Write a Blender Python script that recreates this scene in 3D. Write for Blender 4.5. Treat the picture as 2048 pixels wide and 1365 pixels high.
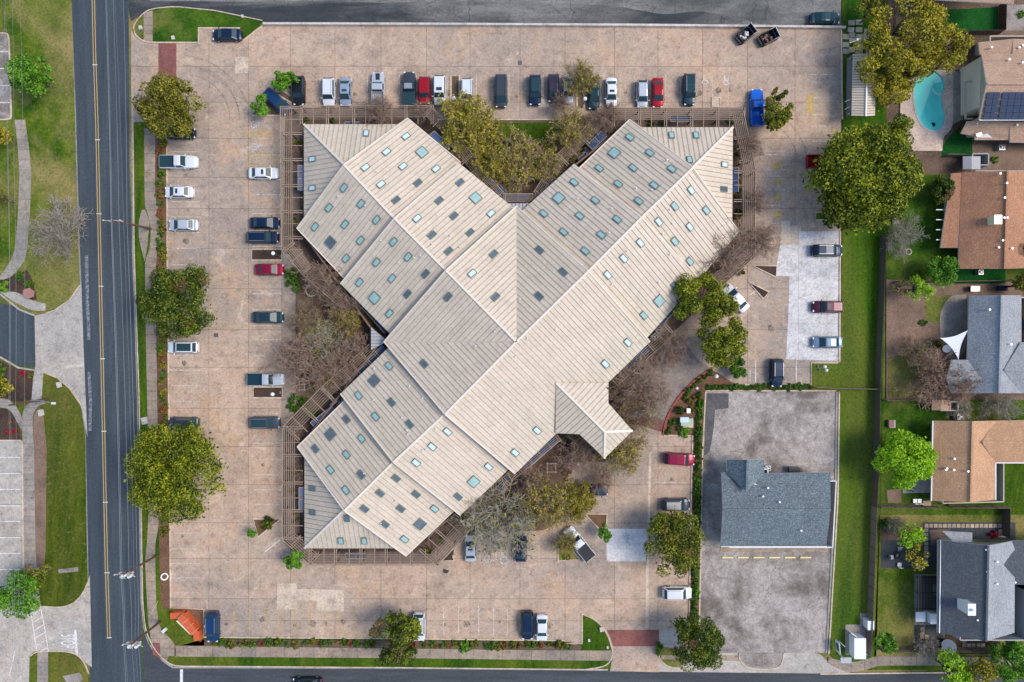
import bpy, math, random
import numpy as np
from mathutils import Vector, Matrix
from mathutils.geometry import tessellate_polygon
R = random.Random(7)
sc = bpy.context.scene
for o in list(bpy.data.objects): bpy.data.objects.remove(o)
PI = math.pi
# ---------------------------------------------------------------- camera, sky, sun, exposure
HC = 106.5; S = 0.078                      # camera height (m), metres per photograph pixel on the ground
cam_d = bpy.data.cameras.new('camera'); cam = bpy.data.objects.new('camera', cam_d); sc.collection.objects.link(cam)
cam.location = (0, 0, HC); cam.rotation_euler = (0, 0, 0)
cam_d.lens = 24; cam_d.sensor_width = 36; cam_d.clip_start = 1; cam_d.clip_end = 6000
sc.camera = cam
world = bpy.data.worlds.new('World'); sc.world = world; world.use_nodes = True
wn = world.node_tree.nodes; wn.clear()
sky = wn.new('ShaderNodeTexSky'); sky.sky_type = 'NISHITA'; sky.sun_disc = False
sky.sun_elevation = math.radians(52); sky.sun_rotation = math.radians(90)
bgn = wn.new('ShaderNodeBackground'); bgn.inputs[1].default_value = 0.15
wo = wn.new('ShaderNodeOutputWorld')
world.node_tree.links.new(sky.outputs[0], bgn.inputs[0]); world.node_tree.links.new(bgn.outputs[0], wo.inputs[0])
sun_d = bpy.data.lights.new('sun', 'SUN'); sun_d.energy = 1.9; sun_d.angle = math.radians(24); sun_d.color = (1.0, 0.90, 0.78)
sun = bpy.data.objects.new('sun', sun_d); sc.collection.objects.link(sun)
sun.rotation_euler = (math.radians(-4), math.radians(38), 0)
sc.view_settings.view_transform = 'Standard'; sc.view_settings.look = 'None'
sc.view_settings.exposure = 0.58; sc.view_settings.gamma = 1; sc.view_settings.use_curve_mapping = False
sc.cycles.max_bounces = 5; sc.cycles.diffuse_bounces = 3; sc.cycles.glossy_bounces = 2; sc.cycles.transparent_max_bounces = 6

COL = sc.collection.objects
def W(px, py, z=0.0):
    k = (HC - z) / HC * S
    return Vector(((px - 1024) * k, (682.5 - py) * k, z))
# ---------------------------------------------------------------- materials
MATS = {}
def nt(name):
    m = bpy.data.materials.new(name); m.use_nodes = True
    t = m.node_tree; b = t.nodes['Principled BSDF']
    return m, t, b
def lk(t, a, b): t.links.new(a, b)
def pos(t, scale=(1, 1, 1), obj=False):
    mp = t.nodes.new('ShaderNodeMapping'); mp.inputs['Scale'].default_value = scale
    if obj: c = t.nodes.new('ShaderNodeTexCoord'); lk(t, c.outputs['Object'], mp.inputs[0])
    else: c = t.nodes.new('ShaderNodeNewGeometry'); lk(t, c.outputs['Position'], mp.inputs[0])
    return mp.outputs[0]
def noise(t, vec, scale, detail=4, rough=.55, dist=0):
    n = t.nodes.new('ShaderNodeTexNoise'); n.inputs['Scale'].default_value = scale; n.inputs['Detail'].default_value = detail
    n.inputs['Roughness'].default_value = rough; n.inputs['Distortion'].default_value = dist
    lk(t, vec, n.inputs['Vector']); return n.outputs['Fac']
def ramp(t, fac, stops, const=False):
    r = t.nodes.new('ShaderNodeValToRGB'); e = r.color_ramp.elements
    if const: r.color_ramp.interpolation = 'CONSTANT'
    while len(e) < len(stops): e.new(.5)
    for i, (p, c) in enumerate(stops):
        e[i].position = p; e[i].color = (*c, 1) if len(c) == 3 else c
    lk(t, fac, r.inputs[0]); return r.outputs[0]
def mix(t, fac, a, b, mode='MIX'):
    m = t.nodes.new('ShaderNodeMix'); m.data_type = 'RGBA'; m.blend_type = mode
    if isinstance(fac, (int, float)): m.inputs[0].default_value = fac
    else: lk(t, fac, m.inputs[0])
    for s, v in ((m.inputs[6], a), (m.inputs[7], b)):
        if isinstance(v, tuple): s.default_value = (*v[:3], 1)
        else: lk(t, v, s)
    return m.outputs[2]
def g(v): return (v, v, v)
def bump(t, b, fac, st=.3, d=.05):
    n = t.nodes.new('ShaderNodeBump'); n.inputs['Strength'].default_value = st; n.inputs['Distance'].default_value = d
    lk(t, fac, n.inputs['Height']); lk(t, n.outputs[0], b.inputs['Normal'])
def plain(name, c, rough=.6, metal=0, coat=0, var=.12, scale=3):
    if name in MATS: return MATS[name]
    m, t, b = nt(name)
    if var:
        f = noise(t, pos(t), scale, 3)
        col = mix(t, 1.0, c, ramp(t, f, [(.3, g(1 - var)), (.7, g(1 + var if 1 + var < 1 else 1.0))]), 'MULTIPLY')
        lk(t, col, b.inputs['Base Color'])
    else: b.inputs['Base Color'].default_value = (*c, 1)
    b.inputs['Roughness'].default_value = rough; b.inputs['Metallic'].default_value = metal
    b.inputs['Coat Weight'].default_value = coat
    MATS[name] = m; return m
def concrete(name, c, stain, rust=.5, grey=.6, slab=.07, rough=.85, fine=14):
    m, t, b = nt(name); p = pos(t)
    big = noise(t, p, .035, 5, .6, .6); mid = noise(t, p, .22, 6, .65, .3); fn = noise(t, p, 3.2, 5, .8); blot = noise(t, p, .8, 5, .7)
    col = mix(t, 1.0, c, ramp(t, mid, [(.30, g(.66)), (.47, g(.90)), (.62, g(1.0))]), 'MULTIPLY')
    f = t.nodes.new('ShaderNodeMath'); f.operation = 'MULTIPLY'; lk(t, ramp(t, big, [(.42, g(0)), (.62, g(1))]), f.inputs[0]); f.inputs[1].default_value = grey
    col = mix(t, f.outputs[0], col, (c[0] * .60, c[1] * .70, c[2] * .80))
    p2 = pos(t, (1, 1, 1)); b2 = noise(t, p2, .11, 4, .6, 1.2)
    f2 = t.nodes.new('ShaderNodeMath'); f2.operation = 'MULTIPLY'; lk(t, ramp(t, b2, [(.52, g(0)), (.68, g(1))]), f2.inputs[0]); f2.inputs[1].default_value = rust
    col = mix(t, f2.outputs[0], col, stain)
    col = mix(t, 1.0, col, ramp(t, blot, [(.30, g(.62)), (.45, g(.90)), (.58, g(1.0))]), 'MULTIPLY')
    col = mix(t, 1.0, col, ramp(t, fn, [(.3, g(.66)), (.62, g(1.0))]), 'MULTIPLY')
    whi = noise(t, pos(t, (1, 1, 1)), .35, 7, .75, 1.0)
    col = mix(t, ramp(t, whi, [(.56, g(0)), (.70, g(.55))]), col, (min(1, c[0] * 1.28), min(1, c[1] * 1.30), min(1, c[2] * 1.34)))
    oi = t.nodes.new('ShaderNodeObjectInfo')
    col = mix(t, 1.0, col, ramp(t, oi.outputs['Random'], [(0, (1 - slab * 2, 1 - slab * 2, 1 - slab * 1.7)), (.5, g(1 - slab)), (1, (1, 1 - slab * .4, 1 - slab * .8))]), 'MULTIPLY')
    spot = noise(t, p, 1.7, 3, .6, .4)
    col = mix(t, 1.0, col, ramp(t, spot, [(.70, g(1)), (.80, g(.72))]), 'MULTIPLY')
    lk(t, col, b.inputs['Base Color']); b.inputs['Roughness'].default_value = rough
    bump(t, b, fn, .25, .01); MATS[name] = m; return m
def asphalt(name, dark, light, streak=(1, 1, 1), cov=(.45, .65), crack=0, big=.06):
    m, t, b = nt(name); p = pos(t); ps = pos(t, streak)
    f = noise(t, ps, big, 6, .65, .4); col = mix(t, ramp(t, f, [(cov[0], g(0)), (cov[1], g(1))]), dark, light)
    s2 = noise(t, ps, .9, 6, .75); col = mix(t, 1.0, col, ramp(t, s2, [(.34, g(.62)), (.6, g(1.0))]), 'MULTIPLY')
    fn = noise(t, p, 3.0, 5, .8); col = mix(t, 1.0, col, ramp(t, fn, [(.36, g(.62)), (.6, g(1.0))]), 'MULTIPLY')
    if crack:
        wv = t.nodes.new('ShaderNodeVectorMath'); wv.operation = 'MULTIPLY_ADD'
        nn = t.nodes.new('ShaderNodeTexNoise'); nn.inputs['Scale'].default_value = .5; nn.inputs['Detail'].default_value = 5; lk(t, p, nn.inputs['Vector'])
        lk(t, nn.outputs['Color'], wv.inputs[0]); wv.inputs[1].default_value = (2.5, 2.5, 0); lk(t, p, wv.inputs[2])
        v = t.nodes.new('ShaderNodeTexVoronoi'); v.feature = 'DISTANCE_TO_EDGE'; v.inputs['Scale'].default_value = .24; lk(t, wv.outputs[0], v.inputs['Vector'])
        msk = noise(t, p, .1, 3)
        cr = ramp(t, v.outputs['Distance'], [(0, g(1)), (.018, g(0))])
        k = mix(t, 1.0, cr, ramp(t, msk, [(.42, g(0)), (.55, g(crack))]), 'MULTIPLY')
        col = mix(t, k, col, (dark[0] * .5, dark[1] * .5, dark[2] * .5))
        v2 = t.nodes.new('ShaderNodeTexVoronoi'); v2.feature = 'DISTANCE_TO_EDGE'; v2.inputs['Scale'].default_value = .9; lk(t, wv.outputs[0], v2.inputs['Vector'])
        k2 = mix(t, 1.0, ramp(t, v2.outputs['Distance'], [(0, g(1)), (.03, g(0))]), ramp(t, noise(t, p, .16, 3), [(.52, g(0)), (.62, g(crack * .7))]), 'MULTIPLY')
        col = mix(t, k2, col, (dark[0] * .6, dark[1] * .6, dark[2] * .6))
    lk(t, col, b.inputs['Base Color']); b.inputs['Roughness'].default_value = .85; bump(t, b, fn, .3, .01)
    MATS[name] = m; return m
def grass(name, a, c, dry, dryness=.5, streak=(1, 1, 1)):
    m, t, b = nt(name); p = pos(t); ps = pos(t, streak)
    f1 = noise(t, ps, .22, 7, .78, .5); f2 = noise(t, p, 1.6, 5, .75); f3 = noise(t, p, 2.8, 6, .85); f4 = noise(t, ps, .07, 4, .6, .5)
    col = mix(t, ramp(t, f1, [(.40, g(0)), (.60, g(1))]), a, c)
    col = mix(t, ramp(t, f4, [(.62 - dryness * .3, g(0)), (.80 - dryness * .22, g(.85))]), col, dry)
    col = mix(t, ramp(t, f2, [(.55, g(0)), (.75, g(.75 * dryness))]), col, (dry[0] * 1.25, dry[1] * 1.2, dry[2] * 1.6))
    col = mix(t, 1.0, col, ramp(t, f3, [(.34, g(.38)), (.5, g(.85)), (.62, g(1.0))]), 'MULTIPLY')
    lk(t, col, b.inputs['Base Color']); b.inputs['Roughness'].default_value = .95; b.inputs['Specular IOR Level'].default_value = .1
    bump(t, b, f3, .8, .06); MATS[name] = m; return m
def mulch(name, a, c, e=(.30, .22, .16)):
    m, t, b = nt(name); p = pos(t); f = noise(t, p, 3.5, 6, .8, .5); f1 = noise(t, p, .3, 5, .6)
    col = mix(t, ramp(t, f1, [(.35, g(0)), (.6, g(1))]), a, c)
    col = mix(t, ramp(t, f, [(.5, g(0)), (.75, g(.9))]), col, e)
    col = mix(t, 1.0, col, ramp(t, noise(t, p, 9, 3, .8), [(.35, g(.35)), (.6, g(1.0))]), 'MULTIPLY')
    lk(t, col, b.inputs['Base Color']); b.inputs['Roughness'].default_value = .95; bump(t, b, f, .9, .08); MATS[name] = m; return m
def shingle(name, a, c, d, ang=0, row=.30, speck=.35):
    m, t, b = nt(name); p = pos(t)
    mp = t.nodes.new('ShaderNodeMapping'); mp.inputs['Rotation'].default_value = (0, 0, ang); lk(t, p, mp.inputs[0])
    br = t.nodes.new('ShaderNodeTexBrick'); br.inputs['Scale'].default_value = 1.0; br.inputs['Brick Width'].default_value = .7; br.inputs['Row Height'].default_value = row
    br.inputs['Mortar Size'].default_value = .025; br.inputs['Color1'].default_value = (*a, 1); br.inputs['Color2'].default_value = (*c, 1); br.inputs['Mortar'].default_value = (*(x * .6 for x in d), 1)
    lk(t, mp.outputs[0], br.inputs['Vector'])
    col = br.outputs['Color']
    col = mix(t, ramp(t, noise(t, p, 4.5, 3, .8), [(.48, g(0)), (.62, g(1))]), col, d)
    col = mix(t, 1.0, col, ramp(t, noise(t, p, .3, 5, .6), [(.3, g(.82)), (.65, g(1.0))]), 'MULTIPLY')
    lk(t, col, b.inputs['Base Color']); b.inputs['Roughness'].default_value = .9; bump(t, b, br.outputs['Fac'], .4, .02); MATS[name] = m; return m
def leafmat(name, dark, mid, light, tw=.25, cl=.5, old=None):
    m, t, b = nt(name); p = pos(t); ge = t.nodes.new('ShaderNodeNewGeometry')
    f = noise(t, p, cl, 3, .6); rnd = ge.outputs['Random Per Island']
    a = t.nodes.new('ShaderNodeMath'); a.operation = 'MULTIPLY_ADD'; lk(t, rnd, a.inputs[0]); a.inputs[1].default_value = .55; a.inputs[2].default_value = -.27
    s = t.nodes.new('ShaderNodeMath'); s.operation = 'ADD'; lk(t, a.outputs[0], s.inputs[0]); lk(t, f, s.inputs[1])
    col = ramp(t, s.outputs[0], [(.25, dark), (.48, mid), (.72, light)])
    if old: col = mix(t, ramp(t, noise(t, p, .28, 2, .5), [(.60, g(0)), (.66, g(.85))]), col, old)
    lk(t, col, b.inputs['Base Color']); b.inputs['Roughness'].default_value = .55; b.inputs['Specular IOR Level'].default_value = .25
    tr = t.nodes.new('ShaderNodeBsdfTranslucent'); lk(t, col, tr.inputs[0]); ms = t.nodes.new('ShaderNodeMixShader'); ms.inputs[0].default_value = tw
    lk(t, b.outputs[0], ms.inputs[1]); lk(t, tr.outputs[0], ms.inputs[2]); lk(t, ms.outputs[0], t.nodes['Material Output'].inputs[0])
    MATS[name] = m; return m
def paintmark(name, c, wear=.5):
    m, t, b = nt(name); b.inputs['Base Color'].default_value = (*c, 1); b.inputs['Roughness'].default_value = .7
    f = noise(t, pos(t), 2.2, 6, .75)
    al = ramp(t, f, [(wear - .12, g(.12)), (wear + .12, g(.95))]); lk(t, al, b.inputs['Alpha']); MATS[name] = m; return m
concrete('lot', (.635, .468, .345), (.68, .44, .27), .65, .75)
concrete('lot_new', (.84, .80, .77), (.66, .60, .52), .15, .25, .04)
concrete('lot_patch', (.76, .61, .46), (.76, .58, .42), .2, .1, .03)
concrete('walk', (.46, .36, .27), (.50, .36, .24), .35, .5, .10)
concrete('walk_grey', (.44, .38, .32), (.50, .42, .32), .3, .5, .08)
concrete('pale_drive', (.60, .535, .46), (.52, .42, .32), .25, .5, .05)
concrete('kerb', (.80, .63, .47), (.62, .44, .30), .35, .3, .03)
concrete('gutter', (.42, .38, .35), (.46, .38, .30), .3, .6, .03)
concrete('white_wall', (.74, .67, .60), (.55, .42, .32), .3, .3, .02)
concrete('brick_paving', (.33, .12, .095), (.36, .15, .11), .3, .4, .1, fine=6)
concrete('pool_deck', (.80, .62, .50), (.60, .45, .36), .2, .2, .05)
concrete('paver', (.55, .50, .40), (.45, .38, .28), .3, .4, .12)
concrete('paver_warm', (.70, .56, .44), (.60, .46, .34), .2, .2, .12)
concrete('loop_drive', (.34, .28, .235), (.30, .22, .17), .3, .6, .03)
asphalt('road', (.046, .064, .082), (.080, .104, .124), (1, .05, 1), (.38, .66))
asphalt('road_side', (.050, .058, .068), (.085, .095, .105), (.12, 1, 1), (.4, .62))
asphalt('road_old', (.045, .052, .058), (.24, .23, .21), (.25, 1, 1), (.44, .58), .9, .09)
asphalt('lane_pale', (.11, .115, .11), (.30, .29, .265), (.4, 1, 1), (.36, .6), .95, .12)
asphalt('lot_old', (.21, .175, .15), (.52, .455, .41), (1, 1, 1), (.36, .56), .55, .16)
asphalt('tar_patch', (.085, .085, .09), (.16, .15, .145), (1, 1, 1), (.4, .6))
grass('lawn', (.022, .080, .006), (.075, .155, .012), (.26, .23, .07), .4)
grass('lawn_dry', (.04, .105, .006), (.13, .19, .014), (.36, .28, .11), .75)
grass('lawn_rich', (.026, .080, .005), (.085, .150, .009), (.24, .22, .04), .4, (1, .3, 1))
grass('lawn_verge', (.030, .070, .005), (.105, .135, .010), (.28, .235, .06), .75, (1, .14, 1))
grass('lawn_strip', (.012, .075, .004), (.065, .150, .006), (.24, .24, .05), .45, (1, .10, 1))
grass('turf_green', (.010, .085, .016), (.015, .12, .02), (.03, .12, .03), .0)
mulch('mulch', (.10, .062, .042), (.21, .135, .09), (.34, .24, .17))
mulch('mulch_red', (.13, .062, .032), (.24, .12, .065), (.33, .20, .12))
mulch('mulch_dark', (.045, .026, .018), (.09, .052, .036), (.16, .10, .07))
mulch('dirt', (.20, .125, .085), (.31, .20, .14), (.40, .31, .22))
mulch('river_rock', (.20, .15, .12), (.42, .37, .33), (.60, .54, .50))
shingle('sh_blue', (.075, .105, .125), (.115, .15, .17), (.24, .29, .31), 0, .28)
shingle('sh_terra', (.36, .16, .08), (.44, .205, .105), (.50, .265, .155), PI / 2)
shingle('sh_tan', (.40, .245, .16), (.47, .30, .20), (.55, .37, .26), 0)
shingle('sh_tan2', (.46, .245, .125), (.54, .295, .155), (.62, .38, .22), PI / 2)
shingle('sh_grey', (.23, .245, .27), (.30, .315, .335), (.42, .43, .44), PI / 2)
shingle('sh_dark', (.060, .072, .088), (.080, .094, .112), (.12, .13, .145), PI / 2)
leafmat('lf_olive', (.03, .035, .005), (.16, .165, .014), (.38, .33, .04))
leafmat('lf_oak', (.010, .035, .004), (.055, .105, .010), (.22, .25, .02), old=(.24, .15, .06))
leafmat('lf_big', (.014, .040, .003), (.115, .165, .008), (.43, .44, .025), .3, .6)
leafmat('lf_bright', (.025, .10, .006), (.09, .26, .012), (.26, .50, .05), .35)
leafmat('lf_lime', (.09, .24, .004), (.27, .52, .010), (.52, .76, .04), .35, .7)
leafmat('lf_gold', (.05, .06, .006), (.28, .26, .014), (.64, .52, .05), .3)
leafmat('lf_mix', (.016, .042, .004), (.10, .145, .012), (.36, .34, .03), .3, .35, old=(.30, .17, .07))
leafmat('lf_bud', (.15, .13, .014), (.36, .32, .02), (.56, .49, .05), .3)
leafmat('lf_shrub', (.02, .065, .006), (.06, .16, .012), (.16, .30, .03), .2, 1.5)
leafmat('lf_rust', (.10, .035, .01), (.26, .09, .025), (.36, .17, .06), .2, 1.5)
leafmat('lf_red', (.20, .005, .01), (.42, .01, .025), (.55, .04, .06), .2, 1.5)
plain('bark', (.22, .175, .14), .9, var=.4); plain('bark_grey', (.46, .42, .33), .9, var=.35); plain('bark_brown', (.40, .275, .20), .9, var=.4)
plain('bark_pale', (.40, .35, .29), .9, var=.3)
m, t, b = nt('roof_metal'); p = pos(t)
oi = t.nodes.new('ShaderNodeObjectInfo')
col = mix(t, 1.0, (.665, .562, .442), ramp(t, oi.outputs['Random'], [(0, g(.93)), (1, g(1))]), 'MULTIPLY')
col = mix(t, ramp(t, noise(t, p, .09, 5, .6, .8), [(.50, g(0)), (.70, g(.40))]), col, (.56, .51, .36))
col = mix(t, 1.0, col, ramp(t, noise(t, p, .5, 5, .65), [(.3, g(.88)), (.6, g(1.0))]), 'MULTIPLY')
lk(t, col, b.inputs['Base Color']); dirt = noise(t, pos(t, (1, 1, 1)), .18, 7, .8, 1.5)
col = mix(t, ramp(t, dirt, [(.56, g(0)), (.72, g(.35))]), col, (.36, .28, .20))
sp_ = noise(t, p, 2.4, 5, .8); col = mix(t, 1.0, col, ramp(t, sp_, [(.35, g(.84)), (.55, g(1.0))]), 'MULTIPLY'); lk(t, col, b.inputs['Base Color'])
b.inputs['Roughness'].default_value = .55; MATS['roof_metal'] = m
plain('roof_under', (.30, .215, .155), .8); plain('wall_pale', (.82, .74, .60), .8, var=.06); plain('roof_trim', (.80, .70, .58), .5); plain('fascia', (.55, .46, .38), .6)
plain('wood_beam', (.44, .335, .245), .75, var=.25); plain('wood_slat', (.42, .31, .22), .75, var=.3); plain('wood_dark', (.12, .075, .05), .8, var=.3)
plain('fence_wood', (.24, .185, .145), .85, var=.4, scale=5); plain('fence_dark', (.12, .09, .075), .85, var=.4, scale=5)
plain('wall_brown', (.20, .13, .09), .8, var=.2); plain('wall_beige', (.56, .48, .38), .8, var=.1); plain('wall_white', (.74, .72, .70), .7, var=.06); plain('wall_grey', (.40, .40, .41), .7, var=.08)
plain('glass_teal', (.36, .54, .49), .12, 0, .3, var=.2, scale=.9); plain('glass_dark', (.12, .15, .165), .1, 0, .4, var=.3, scale=.9); plain('glass_pale', (.60, .72, .72), .15, 0, .3, var=.1)
plain('glass_navy', (.02, .035, .085), .08, 0, .5, var=.4, scale=1.2); plain('sky_frame', (.13, .19, .19), .4)
plain('canopy_blue', (.055, .095, .19), .18, 0, .4, var=.3, scale=1.5)
plain('pole_brown', (.13, .07, .045), .8, var=.3); plain('white', (.80, .80, .80), .5, var=.04); plain('white_metal', (.78, .80, .82), .35, .2, var=.04); plain('black', (.012, .012, .014), .5, var=0); plain('rubber', (.02, .02, .022), .8, var=0)
plain('steel', (.45, .46, .48), .35, .6, var=.1); plain('cream', (.78, .72, .52), .6, var=.06); plain('sign_orange', (.62, .115, .035), .6, var=.12); plain('stone_red', (.30, .15, .13), .8, var=.2)
plain('red_kerb', (.36, .045, .035), .6, var=.3, scale=6); plain('yellow_stop', (.78, .68, .30), .7, var=.1); plain('cable', (.16, .18, .20), .4, .3, var=0); plain('insul', (.70, .72, .72), .4, var=0)
plain('car_glass', (.02, .05, .062), .30, 0, 0, var=0); MATS['car_glass'].node_tree.nodes['Principled BSDF'].inputs['Specular IOR Level'].default_value = .3; plain('headlamp', (.75, .77, .78), .1, 0, .5, var=0); plain('taillamp', (.40, .01, .015), .2, 0, .5, var=0); plain('trim_black', (.018, .018, .02), .5, var=0)
plain('pool_water', (.12, .86, .74), .06, 0, .3, var=.25, scale=.25); plain('solar', (.018, .035, .075), .12, 0, .5, var=.2, scale=2); plain('sail', (.80, .82, .90), .7, var=.04)
plain('transformer', (.40, .48, .36), .6, var=.12); plain('pale_blue_box', (.55, .68, .74), .5); plain('gate_brown', (.10, .045, .03), .8); plain('deck_brown', (.24, .165, .125), .8, var=.3)
paintmark('p_yellow', (.66, .46, .12), .48); paintmark('p_white', (.78, .76, .74), .40); paintmark('p_faint', (.80, .74, .64), .50); paintmark('oil', (.10, .085, .075), .56); paintmark('tyre', (.34, .28, .23), .58); paintmark('p_blue', (.62, .70, .80), .50); paintmark('p_road_yellow', (.52, .36, .13), .25)
paintmark('scuff', (.30, .32, .34), .52)
M = MATS
# ---------------------------------------------------------------- mesh helpers
class G:
    def __init__(s): s.v = []; s.f = []; s.mi = []
    def add(s, vs, fs, mi=0):
        n = len(s.v); s.v += [tuple(v) for v in vs]; s.f += [tuple(i + n for i in f) for f in fs]; s.mi += [mi] * len(fs)
    def box(s, c, size, rz=0, mi=0, tilt=None):
        x, y, z = (d / 2 for d in size); vs = [Vector((a * x, b_ * y, c_ * z)) for c_ in (-1, 1) for a, b_ in ((-1, -1), (1, -1), (1, 1), (-1, 1))]
        mt = Matrix.Rotation(rz, 3, 'Z')
        if tilt is not None: mt = mt @ tilt
        s.add([mt @ v + Vector(c) for v in vs], [(3, 2, 1, 0), (4, 5, 6, 7), (0, 1, 5, 4), (1, 2, 6, 5), (2, 3, 7, 6), (3, 0, 4, 7)], mi)
    def prism(s, poly, z0, z1, mi=0, bottom=False):
        n = len(poly)
        if area2(poly) < 0: poly = poly[::-1]
        s.add([(p[0], p[1], z0) for p in poly] + [(p[0], p[1], z1) for p in poly],
              [tuple(range(n, 2 * n))] + [(i, (i + 1) % n, (i + 1) % n + n, i + n) for i in range(n)] + ([tuple(range(n))[::-1]] if bottom else []), mi)
    def sheet(s, poly, z, mi=0):
        if area2(poly) < 0: poly = poly[::-1]
        s.add([(p[0], p[1], z) for p in poly], [tuple(range(len(poly)))], mi)
    def beam(s, a, b_, w, h, mi=0):
        a, b_ = Vector(a), Vector(b_); d = b_ - a; L = d.length
        if L < 1e-4: return
        d.normalize(); up = Vector((0, 0, 1)) if abs(d.z) < .95 else Vector((0, 1, 0))
        sd = d.cross(up).normalized(); u = sd.cross(d)
        vs = [q + sd * (x * w / 2) + u * (y * h / 2) for q in (a, b_) for x, y in ((-1, -1), (1, -1), (1, 1), (-1, 1))]
        s.add(vs, [(0, 1, 2, 3), (7, 6, 5, 4), (0, 4, 5, 1), (1, 5, 6, 2), (2, 6, 7, 3), (3, 7, 4, 0)], mi)
    def tube(s, pts, rs, n=8, mi=0, cap=True):
        pts = [Vector(p) for p in pts]; base = len(s.v)
        for i, p in enumerate(pts):
            d = (pts[min(i + 1, len(pts) - 1)] - pts[max(i - 1, 0)]).normalized()
            up = Vector((0, 0, 1)) if abs(d.z) < .9 else Vector((1, 0, 0)); a = d.cross(up).normalized(); c = a.cross(d)
            r = rs[i] if isinstance(rs, (list, tuple)) else rs
            s.v += [tuple(p + (a * math.cos(k * 2 * PI / n) + c * math.sin(k * 2 * PI / n)) * r) for k in range(n)]
        for i in range(len(pts) - 1):
            for k in range(n): s.f.append((base + i * n + k, base + i * n + (k + 1) % n, base + (i + 1) * n + (k + 1) % n, base + (i + 1) * n + k)); s.mi.append(mi)
        if cap:
            s.f.append(tuple(base + k for k in range(n))[::-1]); s.f.append(tuple(base + (len(pts) - 1) * n + k for k in range(n))); s.mi += [mi, mi]
    def dome(s, c, rx, ry, rz, nu=10, nv=5, mi=0, full=False):
        c = Vector(c); lo = -PI / 2 if full else 0; rows = []
        for j in range(nv + 1):
            a = lo + (PI / 2 - lo) * j / nv
            rows.append([c + Vector((rx * math.cos(a) * math.cos(2 * PI * i / nu), ry * math.cos(a) * math.sin(2 * PI * i / nu), rz * math.sin(a))) for i in range(nu)])
        vs = [v for r in rows for v in r]; s.add(vs, [(j * nu + i, j * nu + (i + 1) % nu, (j + 1) * nu + (i + 1) % nu, (j + 1) * nu + i) for j in range(nv) for i in range(nu)], mi)
    def build(s, name, mat, parent=None, label=None, cat=None, group=None, kind=None, smooth=False, world=True, loc=None):
        off = Vector((0, 0, 0))
        if parent is not None and world: off = wl(parent)
        if loc is not None: off = Vector(loc)
        me = bpy.data.meshes.new(name); me.from_pydata([(v[0] - off.x, v[1] - off.y, v[2] - off.z) for v in s.v], [], s.f)
        for mm in (mat if isinstance(mat, (list, tuple)) else [mat]): me.materials.append(M[mm])
        if any(s.mi): me.polygons.foreach_set('material_index', s.mi)
        if smooth: me.shade_smooth()
        me.update()
        o = mk(name, me, parent)
        if parent is None and loc is not None: o.location = loc
        elif loc is not None: o.location = Vector(loc) - wl(parent)
        tag(o, label, cat, group, kind); return o
def wl(o):
    v = Vector((0, 0, 0))
    while o is not None: v += o.location; o = o.parent
    return v
def mk(name, data, parent=None):
    o = bpy.data.objects.new(name, data); COL.link(o)
    if parent is not None: o.parent = parent
    return o
def tag(o, label=None, cat=None, group=None, kind=None):
    for k, v in (('label', label), ('category', cat), ('group', group), ('kind', kind)):
        if v: o[k] = v
    return o
def thing(name, label, cat, loc, rz=0, group=None):
    o = mk(name, None); o.location = loc; o.rotation_euler = (0, 0, rz); o.empty_display_size = .5; return tag(o, label, cat, group)
def setting(name, label=None):
    o = mk(name, None); o['kind'] = 'structure'
    if label: o['label'] = label
    return o
def area2(p): return sum(p[i][0] * p[(i + 1) % len(p)][1] - p[(i + 1) % len(p)][0] * p[i][1] for i in range(len(p)))
def clip(poly, nx, ny, d):      # keep nx*x+ny*y<=d
    out = []
    for i in range(len(poly)):
        a, b_ = poly[i], poly[(i + 1) % len(poly)]; da = nx * a[0] + ny * a[1] - d; db = nx * b_[0] + ny * b_[1] - d
        if da <= 0: out.append(a)
        if (da < 0 < db) or (db < 0 < da):
            k = da / (da - db); out.append((a[0] + (b_[0] - a[0]) * k, a[1] + (b_[1] - a[1]) * k))
    return out
def rectclip(poly, x0, x1, y0, y1):
    for a in ((-1, 0, -x0), (1, 0, x1), (0, -1, -y0), (0, 1, y1)):
        poly = clip(poly, *a)
        if len(poly) < 3: return []
    q = [p for i, p in enumerate(poly) if (Vector(p) - Vector(poly[i - 1])).length > 1e-3]
    return q if len(q) > 2 and abs(area2(q)) > .3 else []
def P(pts, z=0): return [tuple(W(a, b_, z)[:2]) for a, b_ in pts]
def tess(poly, z):
    tr = tessellate_polygon([[Vector((p[0], p[1], 0)) for p in poly]]); return [(p[0], p[1], z) for p in poly], tr
def soft(pts, it=2, closed=True):
    for _ in range(it):
        out = []; n = len(pts)
        for i in range(n):
            b_ = Vector(pts[i])
            if not closed and i in (0, n - 1): out.append(tuple(b_)); continue
            a, c = Vector(pts[i - 1]), Vector(pts[(i + 1) % n]); u, v = b_ - a, c - b_
            if u.length < 1 or v.length < 1: out.append(tuple(b_)); continue
            an = math.degrees(u.angle(v))
            if 7 < an < 62: k1 = min(.25, 9 / u.length); k2 = min(.25, 9 / v.length); out += [tuple(b_ - u * k1), tuple(b_ + v * k2)]
            else: out.append(tuple(b_))
        pts = out
    return pts
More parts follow.
